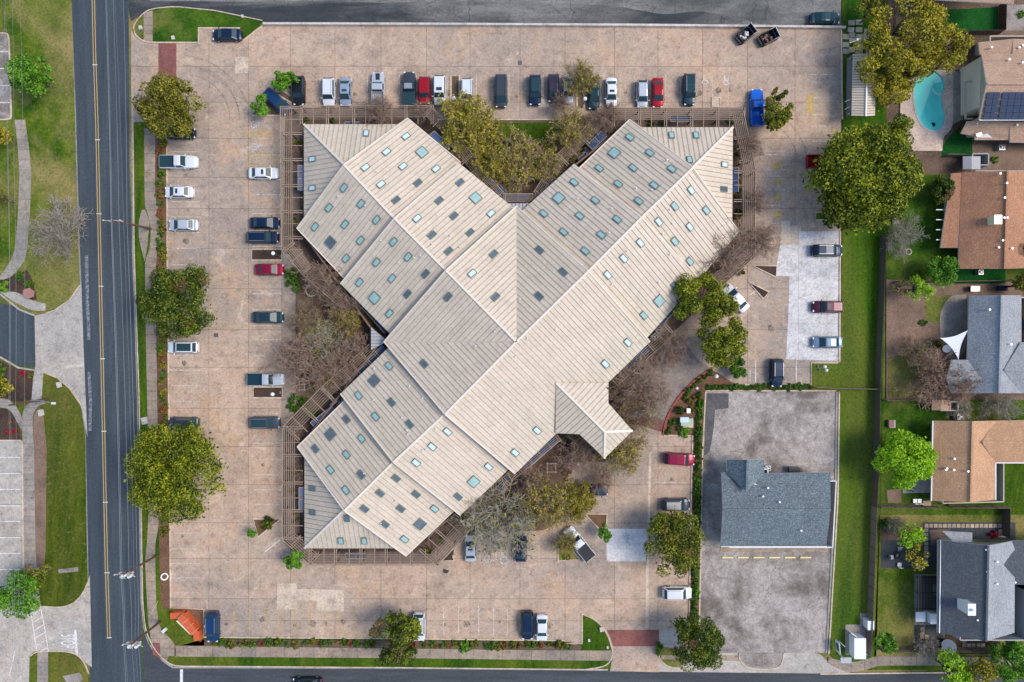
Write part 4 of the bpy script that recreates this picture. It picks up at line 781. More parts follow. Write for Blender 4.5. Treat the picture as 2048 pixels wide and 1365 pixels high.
def win(root, a, b_, z0, z1, off=.10, fr='white', gl='glass_dark'):
    A, B = W(*a), W(*b_); d = (B - A).normalized(); n = Vector((d.y, -d.x, 0)) * off; zc = (z0 + z1) / 2; gg = G()
    gg.beam(A + n + Vector((0, 0, zc)), B + n + Vector((0, 0, zc)), .05, z1 - z0); w_ = gg.build('window', gl, root)
    gg = G()
    for q0, q1 in ((A, B),):
        gg.beam(q0 + n * 1.3 + Vector((0, 0, z0)), q1 + n * 1.3 + Vector((0, 0, z0)), .08, .08); gg.beam(q0 + n * 1.3 + Vector((0, 0, z1)), q1 + n * 1.3 + Vector((0, 0, z1)), .08, .08)
        for t_ in (0, .5, 1): c = q0.lerp(q1, t_) + n * 1.3; gg.beam(c + Vector((0, 0, z0)), c + Vector((0, 0, z1)), .07, .07)
    gg.build('frame', fr, w_)
def gvent(root, pts, mat='vent'):
    for x, y, z in pts:
        gg = G(); c = W(x, y, z); gg.tube([c, c + Vector((0, 0, .5))], .09, 6); gg.tube([c + Vector((0, 0, .45)), c + Vector((0, 0, .55))], .16, 6); gg.build('roof_vent', 'white_metal', root)
b2 = thing('small_office', 'low building with speckled blue grey shingle roof beside the cracked asphalt lot', 'building', W(1550, 1010))
roof_thing(b2, [[(1443,945,3.0),(1497,918+30,3.4),(1661,945,3.0),(1661,1020,5.6),(1446,1020,5.6)], [(1446,1020,5.6),(1661,1020,5.6),(1653,1092,3.0),(1441,1092,3.0)]], 'sh_blue')
roof_thing(b2, [[(1453,920,3.2),(1495,920,5.3),(1493,984,5.3),(1453,945,3.2)], [(1495,920,5.3),(1528,920,3.4),(1529,948,3.4),(1493,984,5.3)]], 'sh_blue')
walls(b2, [(1450,955),(1466,955),(1466,932),(1522,932),(1522,955),(1655,955),(1648,1084),(1446,1084)], 0, 2.9, 'wall_white')
gg = G(); a = [W(1444,946,2.9), W(1442,1091,2.9), W(1446,1020,5.4)]; gg.add([a[0], a[1], a[2]], [(0, 1, 2), (2, 1, 0)]); gg.build('gable', 'pale_blue_box', b2)
cap2 = lambda root, a, b_, w=.3, h=.08, mat='sh_blue', nm='ridge_cap': (lambda gg: (gg.beam(W(*a) + Vector((0, 0, .06)), W(*b_) + Vector((0, 0, .06)), w, h), gg.build(nm, mat, root)))(G())
cap2(b2, (1446,1020,5.6), (1661,1020,5.6)); cap2(b2, (1495,920,5.3), (1493,984,5.3)); cap2(b2, (1441,1093,3.0), (1653,1093,3.0), .1, .16, 'wall_white', 'fascia_board')
for y in (960, 990, 1015, 1047): win(b2, (1449, y + 5), (1449, y - 5), .9, 2.0)
gvent(b2, [(1534,975,4.2),(1524,992,4.7),(1557,1003,5.0),(1600,1060,4.1)])
sheet('porch_walk', [(1441,1092),(1656,1092),(1655,1104),(1440,1104)], .13, 'walk', side=0)
for k in range(6):
    x0 = 1444 + k * 31.2; gg = G(); a, b_ = W(x0, 1115), W(x0 + 21.5, 1115); gg.beam(a + Vector((0, 0, .10)), b_ + Vector((0, 0, .10)), .22, .14)
    gg.build('wheel_stop', 'yellow_stop', label='pale yellow concrete wheel stop in the row below the blue shingled building', cat='wheel stop', group='wheel stops below the blue roofed building')
ac(1532,935,'small air conditioner in the notch of the blue shingled roof',0,.8)
gg = G(); gg.box(W(1588,940,.5), (1.5,.9,.9)); gg.box(W(1588,940,.98), (1.55,.95,.08), mi=1); gg.build('trash_bin', ['canopy_blue', 'black'], label='dark blue bin behind the blue shingled building', cat='bin')
gg = G(); gg.tube([W(1601,941,0), W(1601,941,.8)], .3, 10); gg.tube([W(1601,941,.8), W(1601,941,.86)], .33, 10); gg.build('barrel', 'stone_red', label='small brown barrel next to the dark blue bin', cat='barrel')
# ================================================================ CARPORT
cpt = thing('carport', 'long narrow cream metal canopy with ribbed gable roof beside the lawn', 'carport', W(1722, 170))
def ribroof(root, pts, ridge_dir, n, mat='roof_metal'):
    A, B, C_, D = [W(*q) for q in pts]     # A->B eave/ridge long edge, D->C other long edge
    for k in range(n):
        t0, t1 = (k + .09) / n, (k + .91) / n; gg = G(); q = [A.lerp(B, t0), A.lerp(B, t1), D.lerp(C_, t1), D.lerp(C_, t0)]
        if area2([tuple(p_[:2]) for p_ in q]) < 0: q = q[::-1]
        gg.add(q + [p_ - Vector((0, 0, .06)) for p_ in q], [(0, 1, 2, 3), (7, 6, 5, 4)] + [(i + 4, (i + 1) % 4 + 4, (i + 1) % 4, i) for i in range(4)]); gg.build('roof_panel', mat, root)
ribroof(cpt, [(1706,108,3.2),(1703,232,3.2),(1732,233,4.0),(1735,107,4.0)], 0, 24); ribroof(cpt, [(1735,107,4.0),(1732,233,4.0),(1750,232,3.3),(1753,109,3.3)], 0, 24)
gg = G(); gg.beam(W(1735,107,4.06), W(1732,233,4.06), .2, .08); gg.build('ridge_cap', 'white', cpt)
gg = G(); q = [W(1706,109,3.1), W(1703,231,3.1), W(1692,234,1.0), W(1694,118,1.0)]; gg.add(q, [(0, 1, 2, 3), (3, 2, 1, 0)]); gg.build('side_panel', 'glass_dark', cpt)
for x, y in ((1700,118),(1698,228),(1750,115),(1747,228),(1749,172)): gg = G(); gg.beam(W(x, y, 0), W(x, y, 3.1), .15, .15); gg.build('post', 'steel', cpt)
gg = G(); gg.beam(W(1690,204,1.4), W(1702,199,2.6), .1, .1); gg.beam(W(1690,219,1.4), W(1702,213,2.6), .1, .1); gg.build('side_frame', 'white_metal', cpt)
# ================================================================ HOUSES
h1 = thing('house', 'corner of a pale sided house at the top right edge with green lawn below', 'house', W(1960, -10))
walls(h1, [(1892,-2),(1988,-6),(1988,-90),(1892,-90)], 0, 5.2, 'wall_white'); roof_thing(h1, [[(1870,0,5.4),(2028,8,5.4),(2030,-90,7.5),(1868,-90,7.5)]], 'sh_tan')
win(h1, (1908,-2), (1930,-3), 1.5, 3.8)
h2 = thing('house', 'tall tan shingled house with blue solar panels next to the pool terrace', 'house', W(1990, 190))
walls(h2, [(1920,140),(2150,140),(2150,232),(1920,232)], 0, 5.6, 'wall_pale')
roof_thing(h2, [[(1963,108,6.0),(2200,108,6.0),(2200,168,8.3),(1974,168,8.3)], [(1974,168,8.3),(2200,168,8.3),(2200,240,6.0),(1958,240,6.0)], [(1957,85,3.6),(2026,78,4.2),(2026,108,4.4),(1960,109,3.8)], [(2026,78,4.2),(2200,84,3.6),(2200,108,4.4),(2026,108,4.6)], [(1922,267,3.0),(1935,243,4.2),(1960,242,4.4),(2020,244,4.4),(2020,280,3.0),(1950,280,3.0),(1950,272,3.0)], [(2020,244,4.4),(2200,244,4.4),(2200,290,3.0),(2020,285,3.0)]], 'sh_tan')
walls(h2, [(1932,248),(2150,248),(2150,275),(1932,275)], 0, 2.9, 'wall_beige'); walls(h2, [(1950,92),(2150,92),(2150,112),(1950,112)], 0, 3.4, 'wall_beige')
cap2(h2, (1974,168,8.35), (2200,168,8.35), .3, .1, 'sh_tan'); cap2(h2, (1958,241,6.0), (2200,241,6.0), .14, .14, 'wall_white', 'gutter_edge')
gg = G(); q = [W(1962,142,6.0), W(1974,168,8.1), W(1957,238,5.9), W(1950,240,0), W(1920,232,0)]
gg.add([W(1963,110,5.9), W(1974,168,8.1), W(1958,238,5.9)], [(0, 1, 2), (2, 1, 0)]); gg.build('gable', 'wall_pale', h2)
for y, z0, z1 in ((160,3.6,4.6),(196,3.4,4.8),(224,3.4,4.8),(205,.4,2.0),(182,.4,2.0),(222,.4,2.0)): win(h2, (1919.5, y + 5), (1919.5, y - 5), z0, z1)
gg = G(); gg.beam(W(1931,165,2.9), W(1931,238,2.9), .2, .25); gg.beam(W(1931,165,2.9), W(1948,163,2.9), .2, .25); gg.beam(W(1931,238,2.9), W(1945,238,2.9), .2, .25); gg.build('balcony_rail', 'wall_beige', h2)
sx = lambda i, j: (1974 + i * 13.2 + (4 if i > 1 else 0) - (j / 4) * 9, 185 + j * 13.8, 7.85 - j * .42)
for i in range(7):
    for j in range(4):
        a, b_, c, e = sx(i, j), sx(i + 1, j), sx(i + 1, j + 1), sx(i, j + 1); q = [W(*p_) + Vector((0, 0, .12)) for p_ in (e, (c[0] - (4 if i == 1 else 0), c[1], c[2]), (b_[0] - (4 if i == 1 else 0), b_[1], b_[2]), a)]; ce = sum(q, Vector()) / 4; q = [ce + (p_ - ce) * .94 for p_ in q]; gg = G()
        gg.add(q + [p_ - Vector((0, 0, .05)) for p_ in q], [(0, 1, 2, 3)] + [(k + 4, (k + 1) % 4 + 4, (k + 1) % 4, k) for k in range(4)]); gg.build('solar_panel', 'solar', h2)
gvent(h2, [(1979,98,3.9),(2034,98,4.2),(2041,94,4.0),(2014,122,6.4),(2041,128,6.7),(1950,250,3.6),(2030,252,4.0)])
gg = G(); gg.box(W(1958,270,3.6), (.9,.6,.1), .3); gg.build('roof_hatch', 'glass_dark', h2)
h3 = thing('house', 'terracotta brown shingled house with a flat rear extension and square chimney', 'house', W(1970, 440))
roof_thing(h3, [[(1924,345,3.2),(2015,342,5.9),(2009,538,5.9),(1916,538,3.2)], [(2015,342,5.9),(2120,345,3.2),(2120,535,3.2),(2009,538,5.9)]], 'sh_terra', trim='wall_grey')
roof_thing(h3, [[(1903,347,2.9),(1924,346,3.15),(1916,496,3.15),(1881,496,2.7)]], 'sh_terra', trim='wall_white')
walls(h3, [(1925,352),(2110,352),(2110,530),(1925,530)], 0, 3.1, 'wall_grey'); walls(h3, [(1888,360),(1922,360),(1920,490),(1888,490)], 0, 2.5, 'wall_grey')
cap2(h3, (2015,342,5.95), (2009,538,5.95), .3, .1, 'sh_terra')
gg = G(); c = W(1938,454,0); gg.box((c.x, c.y, 4.5), (1.0, 1.2, 3.4)); gg.build('chimney', 'cream', h3); gg = G(); gg.box((c.x, c.y, 6.36), (1.12, 1.32, .10)); gg.build('chimney_cap', 'steel', h3)
gvent(h3, [(1996,349,5.4),(2009,368,5.7),(2005,397,5.6),(2004,437,5.6),(2010,437,5.7),(2001,482,5.5),(1993,496,5.2),(2020,498,5.5)])
for y in (420, 440, 460, 480): gg = G(); gg.beam(W(1872, y, 2.3), W(1888, y, 2.3), .12, .12); gg.build('rafter', 'white', h3)
win(h3, (1922,524), (1922,504), .8, 2.2)
h4 = thing('house', 'grey shingled house with cross gables and a white shade sail at its rear', 'house', W(1990, 690))
roof_thing(h4, [[(1940,591,3.2),(2003,591,5.6),(1998,787,5.6),(1932,787,3.2)], [(2003,591,5.6),(2043,591,3.6),(2043,787,3.6),(1998,787,5.6)], [(1904,720,3.1),(1935,720,3.2),(1962,757,4.3),(1893,757,4.3)], [(1893,757,4.3),(1962,757,4.3),(1932,787,3.2),(1904,787,3.1)],
    [(2009,740,5.4),(2043,685,4.2),(2200,690,3.4),(2200,740,5.4)], [(2009,740,5.4),(2200,740,5.4),(2200,787,3.4),(2038,787,3.6)]], 'sh_grey')
walls(h4, [(1934,598),(2038,598),(2038,780),(1934,780)], 0, 3.2, 'wall_beige'); walls(h4, [(1902,726),(1934,726),(1934,780),(1902,780)], 0, 3.0, 'wall_beige')
cap2(h4, (2003,591,5.65), (1998,787,5.65), .3, .1, 'sh_grey'); cap2(h4, (1893,757,4.35), (1962,757,4.35), .3, .1, 'sh_grey'); cap2(h4, (2009,740,5.45), (2200,740,5.45), .3, .1, 'sh_grey')
for y in (690, 702, 714): win(h4, (1932.5, y + 4), (1932.5, y - 4), .8, 2.3)
gvent(h4, [(2018,689,4.9),(1975,620,4.6)])
h5 = thing('house', 'tan shingled L shaped house around a mown lawn with white gutters', 'house', W(1940, 930))
roof_thing(h5, [[(1866,842,3.1),(1945,843,5.5),(1941,1005,5.5),(1862,1002,3.1)], [(1945,843,5.5),(1990,842,3.6),(1990,1000,3.4),(1941,1005,5.5)]], 'sh_tan2')
roof_thing(h5, [[(1965,885,5.0),(1990,842,3.4),(2200,838,3.4),(2200,885,5.0)], [(1965,885,5.0),(2200,885,5.0),(2200,925,3.4),(1990,925,3.4)]], 'sh_tan2')
walls(h5, [(1862,850),(1980,850),(1980,995),(1862,998)], 0, 3.0, 'wall_beige'); walls(h5, [(1980,850),(2150,850),(2150,918),(1980,918)], 0, 3.2, 'wall_beige')
cap2(h5, (1945,843,5.55), (1941,1005,5.55), .3, .1, 'sh_tan2'); cap2(h5, (1965,885,5.05), (2200,885,5.05), .3, .1, 'sh_tan2'); cap2(h5, (1990,926,3.35), (2200,926,3.35), .14, .14, 'white', 'gutter_edge'); cap2(h5, (1990.5,926,3.35), (1990.5,1000,3.35), .14, .14, 'white', 'gutter_edge'); cap2(h5, (1865,842,3.1), (1862,1002,3.1), .14, .12, 'white', 'gutter_edge')
for y in (862, 956): win(h5, (1861, y + 6), (1861, y - 6), .8, 2.2)
gvent(h5, [(1905,917,4.2),(1888,939,3.8),(1904,939,4.2),(1932,942,5.1),(1890,936,3.8)])
h6 = thing('house', 'dark slate roofed two storey house with a white chimney and pergola', 'house', W(1955, 1180))
roof_thing(h6, [[(1876,1080,4.7),(1976,1092,7.6),(1972,1283,7.6),(1875,1266,4.7)]], 'sh_dark', trim='wall_grey'); roof_thing(h6, [[(1976,1092,7.6),(2024,1083,5.4),(2030,1100,5.2),(2029,1266,5.2),(1972,1283,7.6)]], 'sh_grey', trim='wall_grey')  # east slope in paler shingles than west: sunlit side painted into the colour
roof_thing(h6, [[(2001,1130,6.2),(2024,1082,4.6),(2200,1080,4.6),(2200,1130,6.2)], [(2001,1130,6.2),(2200,1130,6.2),(2200,1170,4.4),(2028,1170,4.6)]], 'sh_dark', trim='wall_grey')
walls(h6, [(1882,1092),(2008,1092),(2008,1255),(1882,1255)], 0, 4.6, 'wall_grey'); walls(h6, [(2008,1092),(2150,1092),(2150,1160),(2008,1160)], 0, 4.3, 'wall_grey')
for k in range(9): win(h6, (1893 + k * 12, 1091), (1900 + k * 12, 1091), 1.0 if k % 2 else 2.8, 2.2 if k % 2 else 4.0, -.1)
gg = G(); gg.add([W(1880,1084,4.8), W(1976,1094,7.3), W(2022,1086,5.2)], [(0, 1, 2), (2, 1, 0)]); gg.build('gable', 'wall_grey', h6)
gg = G(); q = W(1903,1085,0); gg.box((q.x, q.y + .1, 2.0), (4.0, 1.3, 4.0)); gg.build('bay', 'wall_grey', h6); roof_thing(h6, [[(1885,1063,4.3),(1945,1066,4.3),(1944,1086,4.75),(1908,1085,4.75)]], 'sh_grey')
cap2(h6, (1976,1092,7.65), (1972,1283,7.65), .3, .1, 'sh_dark'); cap2(h6, (1881,1080,4.75), (1878,1266,4.75), .12, .12, 'white_metal', 'gutter_edge')
c = W(1872,1178,0); gg = G(); gg.box((c.x, c.y, 4.1), (1.0, 1.5, 8.2)); gg.build('chimney', 'white_metal', h6); gg = G(); gg.box((c.x, c.y, 8.26), (1.15, 1.7, .14)); gg.tube([(c.x, c.y, 8.3), (c.x, c.y, 8.8)], .2, 8); gg.build('chimney_cap', 'white', h6)
gvent(h6, [(1968,1098,7.1),(1970,1142,7.2),(1951,1238,6.6),(1968,1242,7.1),(1963,1272,6.9),(1990,1122,6.8),(1990,1166,6.8),(2026,1163,4.7)])
pg = thing('garden_pergola', 'dark slatted pergola attached to the dark slate roofed house', 'pergola', W(1855, 1182))
for k in range(15): gg = G(); x = 1836.5 + k * 2.9; gg.beam(W(x,1152,2.6), W(x,1222,2.6), .09, .15); gg.build('slat', 'trim_black', pg)
for y in (1155, 1186, 1218): gg = G(); gg.beam(W(1833,y,2.45), W(1882,y,2.45), .15, .15); gg.build('beam', 'trim_black', pg); gg = G(); gg.beam(W(1833,y,0), W(1833,y,2.4), .14, .14); gg.build('post', 'trim_black', pg)
gg = G(); gg.box(W(1841,1234,1.2) , (1.5,1.5,.1)); gg.build('awning', 'white_metal', h6); gg = G(); gg.box(W(1860,1233,1.0), (1.0,1.6,1.9)); gg.build('side_entry', 'white_metal', h6)
tk = thing('water_tank', 'round grey cistern with a flat lid below the dark slate roof', 'tank', W(1903,1296)); gg = G(); gg.tube([W(1898,1293,0), W(1898,1293,1.6)], .95, 20); gg.build('tank_body', 'wall_grey', tk); gg = G(); gg.tube([W(1898,1293,1.6), W(1898,1293,1.68)], 1.0, 20); gg.build('lid', 'steel', tk)
# shade sail
ss = thing('shade_sail', 'white triangular shade sail stretched beside the grey shingled house', 'shade sail', W(1912, 690))
C3 = [W(1882,677,2.6), W(1936,661,3.2), W(1917,718,2.8)]; gg = G(); N_ = 10; idx = {}
for i in range(N_ + 1):
    for j in range(N_ + 1 - i):
        a, b_, c = i / N_, j / N_, 1 - (i + j) / N_; p_ = C3[0] * a + C3[1] * b_ + C3[2] * c; ce = (C3[0] + C3[1] + C3[2]) / 3; pull = 1 - .22 * 4 * max(a * b_ * (c < .4) * (1 - c * 2.5), b_ * c * (a < .4) * (1 - a * 2.5), a * c * (b_ < .4) * (1 - b_ * 2.5), 0); q = ce + (p_ - ce) * pull; idx[(i, j)] = len(gg.v); gg.v.append((q.x, q.y, q.z - .2 * (a * b_ + b_ * c + a * c)))
for i in range(N_):
    for j in range(N_ - i):
        gg.f.append((idx[(i, j)], idx[(i + 1, j)], idx[(i, j + 1)])); gg.mi.append(0)
        if i + j < N_ - 1: gg.f.append((idx[(i + 1, j)], idx[(i + 1, j + 1)], idx[(i, j + 1)])); gg.mi.append(0)
gg.build('cloth', 'sail', ss)
gg = G(); gg.beam(C3[0], (C3[0].x - .1, C3[0].y, 0), .08, .08); gg.beam(C3[2], (C3[2].x, C3[2].y - .1, 0), .08, .08); gg.build('pole', 'steel', ss)
# sheds
def shed(label, x0, y0, x1, y1, z, mat, wm):
    t_ = thing('shed', label, 'shed', W((x0 + x1) / 2, (y0 + y1) / 2)); xm = (x0 + x1) / 2
    roof_thing(t_, [[(x0,y0,z),(xm,y0,z+.5),(xm,y1,z+.5),(x0,y1,z)], [(xm,y0,z+.5),(x1,y0,z),(x1,y1,z),(xm,y1,z+.5)]], mat, .1); walls(t_, [(x0+2,y0+2),(x1-2,y0+2),(x1-2,y1-2),(x0+2,y1-2)], 0, z - .05, wm)
shed('small flat grey garden shed below the artificial turf', 1926,313,1961,339,2.1,'wall_grey','wall_grey'); shed('little shed under the rusty bare tree by the fence', 1864,800,1902,821,2.0,'sh_tan','wall_grey')
ac(1996,298,'air conditioner on the ground below the solar panel house',0,.9); ac(1954,546,'air conditioner on green turf under the terracotta house',0,.75); ac(1913,833,'air conditioner in a dark alcove above the tan L shaped house',0,.95)
# posts carrying the porch roof
for x, y in ((1216, 806), (1262, 861), (1208, 914), (1160, 868), (1214, 770)):
    q = W(x, y, 4.5); q = q + (Vector((W(1195, 845)[0], W(1195, 845)[1], q.z)) - q) * .08; gg = G(); gg.beam((q.x, q.y, 0), (q.x, q.y, PE3 - .45), .35, .35); gg.build('porch_post', 'wood_dark', office)
# ================================================================ VEHICLES
PAINT = {}
def paint(c, metal=.25):
    k = 'paint_%d' % len(PAINT) if c not in PAINT else PAINT[c]
    if c in PAINT: return k
    m, t, b = nt(k); b.inputs['Base Color'].default_value = (*c, 1); b.inputs['Roughness'].default_value = .28; b.inputs['Metallic'].default_value = metal; b.inputs['Coat Weight'].default_value = .25; b.inputs['Coat Roughness'].default_value = .1; b.inputs['Specular IOR Level'].default_value = .3
    PAINT[c] = k; MATS[k] = m; return k
CP = {'navy': (.006, .020, .055), 'black': (.012, .014, .020), 'teal': (.012, .045, .060), 'blue': (.010, .045, .13), 'white': (.78, .80, .82), 'silver': (.50, .54, .58), 'sblue': (.30, .37, .47), 'grey': (.05, .065, .085), 'dgrey': (.05, .06, .075), 'red': (.36, .006, .015),
      'crimson': (.24, .004, .035), 'maroon': (.075, .012, .028), 'bblue': (.012, .14, .62), 'purple': (.045, .035, .06), 'lblue': (.17, .25, .35)}
def loft(gg, st, mi=0):          # st: list of (x, halfwidth, ztop)
    rings = []
    for x, w, zt in st:
        rings.append([(x, -w * .93, .24), (x, -w, .45), (x, -w, max(.62, zt - .20)), (x, -w * .90, zt - .05), (x, -w * .5, zt), (x, 0, zt + .015), (x, w * .5, zt), (x, w * .90, zt - .05), (x, w, max(.62, zt - .20)), (x, w, .45), (x, w * .93, .24)])
    n = 11; vs = [v for r in rings for v in r]; fs = [(i * n + k, i * n + k + 1, (i + 1) * n + k + 1, (i + 1) * n + k) for i in range(len(st) - 1) for k in range(n - 1)]
    fs += [tuple(range(n))[::-1], tuple((len(st) - 1) * n + k for k in range(n))]; gg.add(vs, fs, mi)
def car(kind, px, py, head, col, label, L=None, opts=''):
    nm = {'sedan': 'sedan_car', 'suv': 'suv_car', 'hatch': 'hatchback_car', 'van': 'minivan', 'pickup': 'pickup_truck'}[kind]; cat = {'pickup': 'pickup truck', 'van': 'van'}.get(kind, 'car')
    rz = {'R': 0, 'U': 90, 'L': 180, 'D': -90}.get(head, head); L = L or {'sedan': 4.55, 'suv': 4.55, 'hatch': 4.1, 'van': 5.0, 'pickup': 5.6}[kind]; Wd = {'sedan': 1.80, 'suv': 1.88, 'hatch': 1.76, 'van': 1.95, 'pickup': 1.98}[kind]
    t_ = thing(nm, label, cat, W(px, py, .9) - Vector((0, 0, .9 - .03)), math.radians(rz)); pm = paint(CP[col]); B = dict(world=False)
    h = L / 2; w = Wd / 2; hood = {'sedan': .86, 'suv': 1.02, 'hatch': .90, 'van': 1.0, 'pickup': 1.10}[kind]; deck = {'sedan': .95, 'suv': 1.10, 'hatch': 1.0, 'van': 1.1, 'pickup': .98}[kind]; roof = {'sedan': 1.42, 'suv': 1.68, 'hatch': 1.5, 'van': 1.75, 'pickup': 1.82}[kind]
    st = [(-h, w * .78, deck - .28), (-h + .06, w * .86, deck - .12), (-h + .25, w * .95, deck), (-h * .55, w, deck + .02), (0, w * 1.0, deck), (h * .40, w, hood + .05), (h * .62, w * .99, hood), (h - .45, w * .95, hood - .10), (h - .14, w * .84, hood - .20), (h - .03, w * .70, hood - .32), (h, w * .55, hood - .40)]
    gg = G()
    bed = kind == 'pickup'
    if bed:
        xb = -.35; st = [(xb, w * .98, hood + .02)] + [s_ for s_ in st if s_[0] > .2]; loft(gg, st)
        for s_ in (-1, 1): gg.box(((xb - h) / 2, s_ * (w - .06), .78), (h + xb, .12, .70))
        gg.box((-h + .05, 0, .78), (.10, Wd - .04, .70)); gg.box(((xb - h) / 2, 0, .50), (h + xb - .1, Wd - .26, .10)); gg.box((xb - .05, 0, .8), (.1, Wd - .1, .7))
    else: loft(gg, st)
    # cabin frustum: (x front base, x front top, x rear top, x rear base)
    fb, ft, rt_, rb = {'sedan': (.29, .12, -.22, -.36), 'suv': (.28, .15, -.39, -.475), 'hatch': (.32, .15, -.34, -.47), 'van': (.36, .20, -.42, -.485), 'pickup': (.22, .12, -.05, -.075)}[kind]
    fb, ft, rt_, rb = fb * L, ft * L, rt_ * L, rb * L; zb = deck - .03; wt = w * (.74 if kind in ('sedan', 'hatch') else .80); wb = w * .93
    xs = [(rb, wb, zb), (rt_, wt, roof - .04), (rt_ + .22, wt, roof), ((ft + rt_) / 2, wt * 1.01, roof + .025), (ft - .2, wt, roof), (ft, wt * .98, roof - .05), (fb, wb, zb - .02)]
    vs = []; 
    for x, ww, z in xs: vs += [(x, -ww, z), (x, -ww * .8, z + .03), (x, ww * .8, z + .03), (x, ww, z)]
    base = [(x, s_ * wb, zb - .03) for x in [q[0] for q in xs] for s_ in (-1, 1)]
    fs = [(i * 4 + k, i * 4 + k + 1, (i + 1) * 4 + k + 1, (i + 1) * 4 + k) for i in range(6) for k in range(3)]; nb = len(vs); vs += base
    for i in range(6): fs += [(i * 4, (i + 1) * 4, nb + 2 * (i + 1), nb + 2 * i), (i * 4 + 3, nb + 2 * i + 1, nb + 2 * (i + 1) + 1, (i + 1) * 4 + 3)]
    gg.add(vs, [f[::-1] for f in fs]); 
    for s_ in (-1, 1): gg.box((0, s_ * w * .97, .32), (L * .5, .05, .14))
    body = gg.build('body', pm, t_, smooth=False, **B)
    def quad(name, q, mat='car_glass', off=.012):
        q = [Vector(v) for v in q]; n = (q[1] - q[0]).cross(q[3] - q[0]).normalized(); c = sum(q, Vector()) / 4
        if n.z < -.2 or (abs(n.z) <= .2 and n.dot(c - Vector((c.x, 0, .9))) < 0): n = -n; q = q[::-1]
        a = G(); a.add([v + n * off for v in q] + [v - n * .02 for v in q], [(0, 1, 2, 3)] + [(i + 4, (i + 1) % 4 + 4, (i + 1) % 4, i) for i in range(4)]); return a.build(name, mat, t_, **B)
    e = .06
    quad('windshield', [(fb - .05, -wb * .88, zb + .06), (fb - .05, wb * .88, zb + .06), (ft + .03, wt * .88, roof - .01), (ft + .03, -wt * .88, roof - .01)], off=.035)
    quad('rear_window', [(rb + .05, -wb * .84, zb + .10), (rb + .05, wb * .84, zb + .10), (rt_ - .02, wt * .86, roof - .03), (rt_ - .02, -wt * .86, roof - .03)], off=.035)
    for s_ in (-1, 1):
        quad('side_window', [(rb + .28, s_ * wb * .99, zb + .02), (fb - .30, s_ * wb * .99, zb + .02), (ft - .05, s_ * (wt + .01), roof - .10), (rt_ + .12, s_ * (wt + .01), roof - .10)], off=.02)
        a = G(); a.box((fb - .18, s_ * (w + .10), zb + .06), (.12, .20, .12)); a.build('mirror', pm if 'b' not in opts else 'trim_black', t_, **B)
        a = G(); a.box((h - .17, s_ * w * .66, hood - .27), (.22, .30, .12), s_ * -.35); a.build('headlight', 'headlamp', t_, **B)
        a = G(); a.box((-h + .04, s_ * w * .70, deck - .22), (.10, .30, .14)); a.build('taillight', 'taillamp', t_, **B)
        for x in (-h * .60, h * .62):
            a = G(); a.tube([(x, s_ * (w - .20), .33), (x, s_ * (w + .015), .33)], .33, 12); tb = a.build('wheel', 'rubber', t_, **B); a = G(); a.tube([(x, s_ * (w + .0), .33), (x, s_ * (w + .025), .33)], .19, 8); a.build('rim', 'steel', tb, **B)
        if 'r' in opts: a = G(); a.beam((rt_ + .15, s_ * wt * .86, roof + .09), (ft - .15, s_ * wt * .86, roof + .09), .05, .06); a.build('roof_rail', 'steel' if 'k' not in opts else 'trim_black', t_, **B)
    if 's' in opts: a = G(); a.box((ft - .55 if kind != 'pickup' else ft - .4, 0, roof + .04), (.50, wt * 1.15, .02)); a.build('sunroof', 'car_glass', t_, **B)
    if 'g' in opts: a = G(); a.box(((ft + rt_) / 2, 0, roof + .045), ((ft - rt_) * .86, wt * 1.55, .02)); a.build('roof_panel', 'car_glass', t_, **B)
    if 'R' in opts:
        a = G(); a.box(((ft + rt_) / 2, 0, roof + .045), ((ft - rt_) * .9, wt * 1.5, .02)); a.build('roof_panel', 'steel', t_, **B)
    if 'i' in opts:
        for k in range(5): a = G(); a.beam((rt_ + .2, (k - 2) * .25, roof + .07), (ft - .1, (k - 2) * .25, roof + .07), .04, .04); a.build('rack_bar', 'steel', t_, **B)
    if 'H' in opts: a = G(); a.box((h * .58, 0, hood + .02), (h * .62, .62, .03)); a.build('hood_stripe', 'trim_black', t_, **B)
    if bed:
        if 'c' in opts: a = G(); a.box(((xb - h) / 2, 0, 1.14), (h + xb - .12, Wd - .14, .05)); a.build('bed_cover', 'car_glass' if 'w' not in opts else 'trim_black', t_, **B)
        if 'T' in opts: a = G(); a.box(((xb - h) / 2, 0, 1.14), (h + xb - .12, Wd - .14, .05)); a.build('bed_cover', paint(CP['teal']), t_, **B)
        if 'o' in opts:
            a = G()
            for k in range(14): a.beam((-h + .3 + R.random() * 1.4, R.uniform(-.7, .7), .6 + R.random() * .4), (-h + .6 + R.random() * 1.6, R.uniform(-.7, .7), .7 + R.random() * .5), .07, .05)
            a.build('load', 'bark_brown', t_, **B)
    a = G(); a.box((0, 0, .18), (L * .9, Wd * .8, .08)); a.build('underbody', 'black', t_, **B)
    return t_
car('sedan',453,69,'L','navy','dark navy sedan parked alone beside the grass notch at the northwest corner')
car('suv',597,181,'D','black','black car half covered by the small bright green tree next to the office corner')
car('suv',553,203,-42,'blue','dark blue car parked diagonally with its nose under the trellis corner',4.9)
car('suv',657,184,'D','white','white suv left of the silver blue sedan in the north row',4.4,'r')
car('sedan',690,183,'D','sblue','silver blue sedan with dark rear glass in the north row',4.4,'s')
car('pickup',756,180,'U','silver','silver pickup with dark hood stripe and branches loaded in its bed',5.5,'Ho')
car('pickup',818,179,'U','dgrey','dark grey pickup with grey roof and covered bed left of the red suv',5.5,'cR')
car('suv',849,181,'D','red','red suv between the dark grey pickup and a white suv',4.25)
car('suv',879,180,'D','white','white suv with small dark sunroof right of the red suv',4.6,'s')
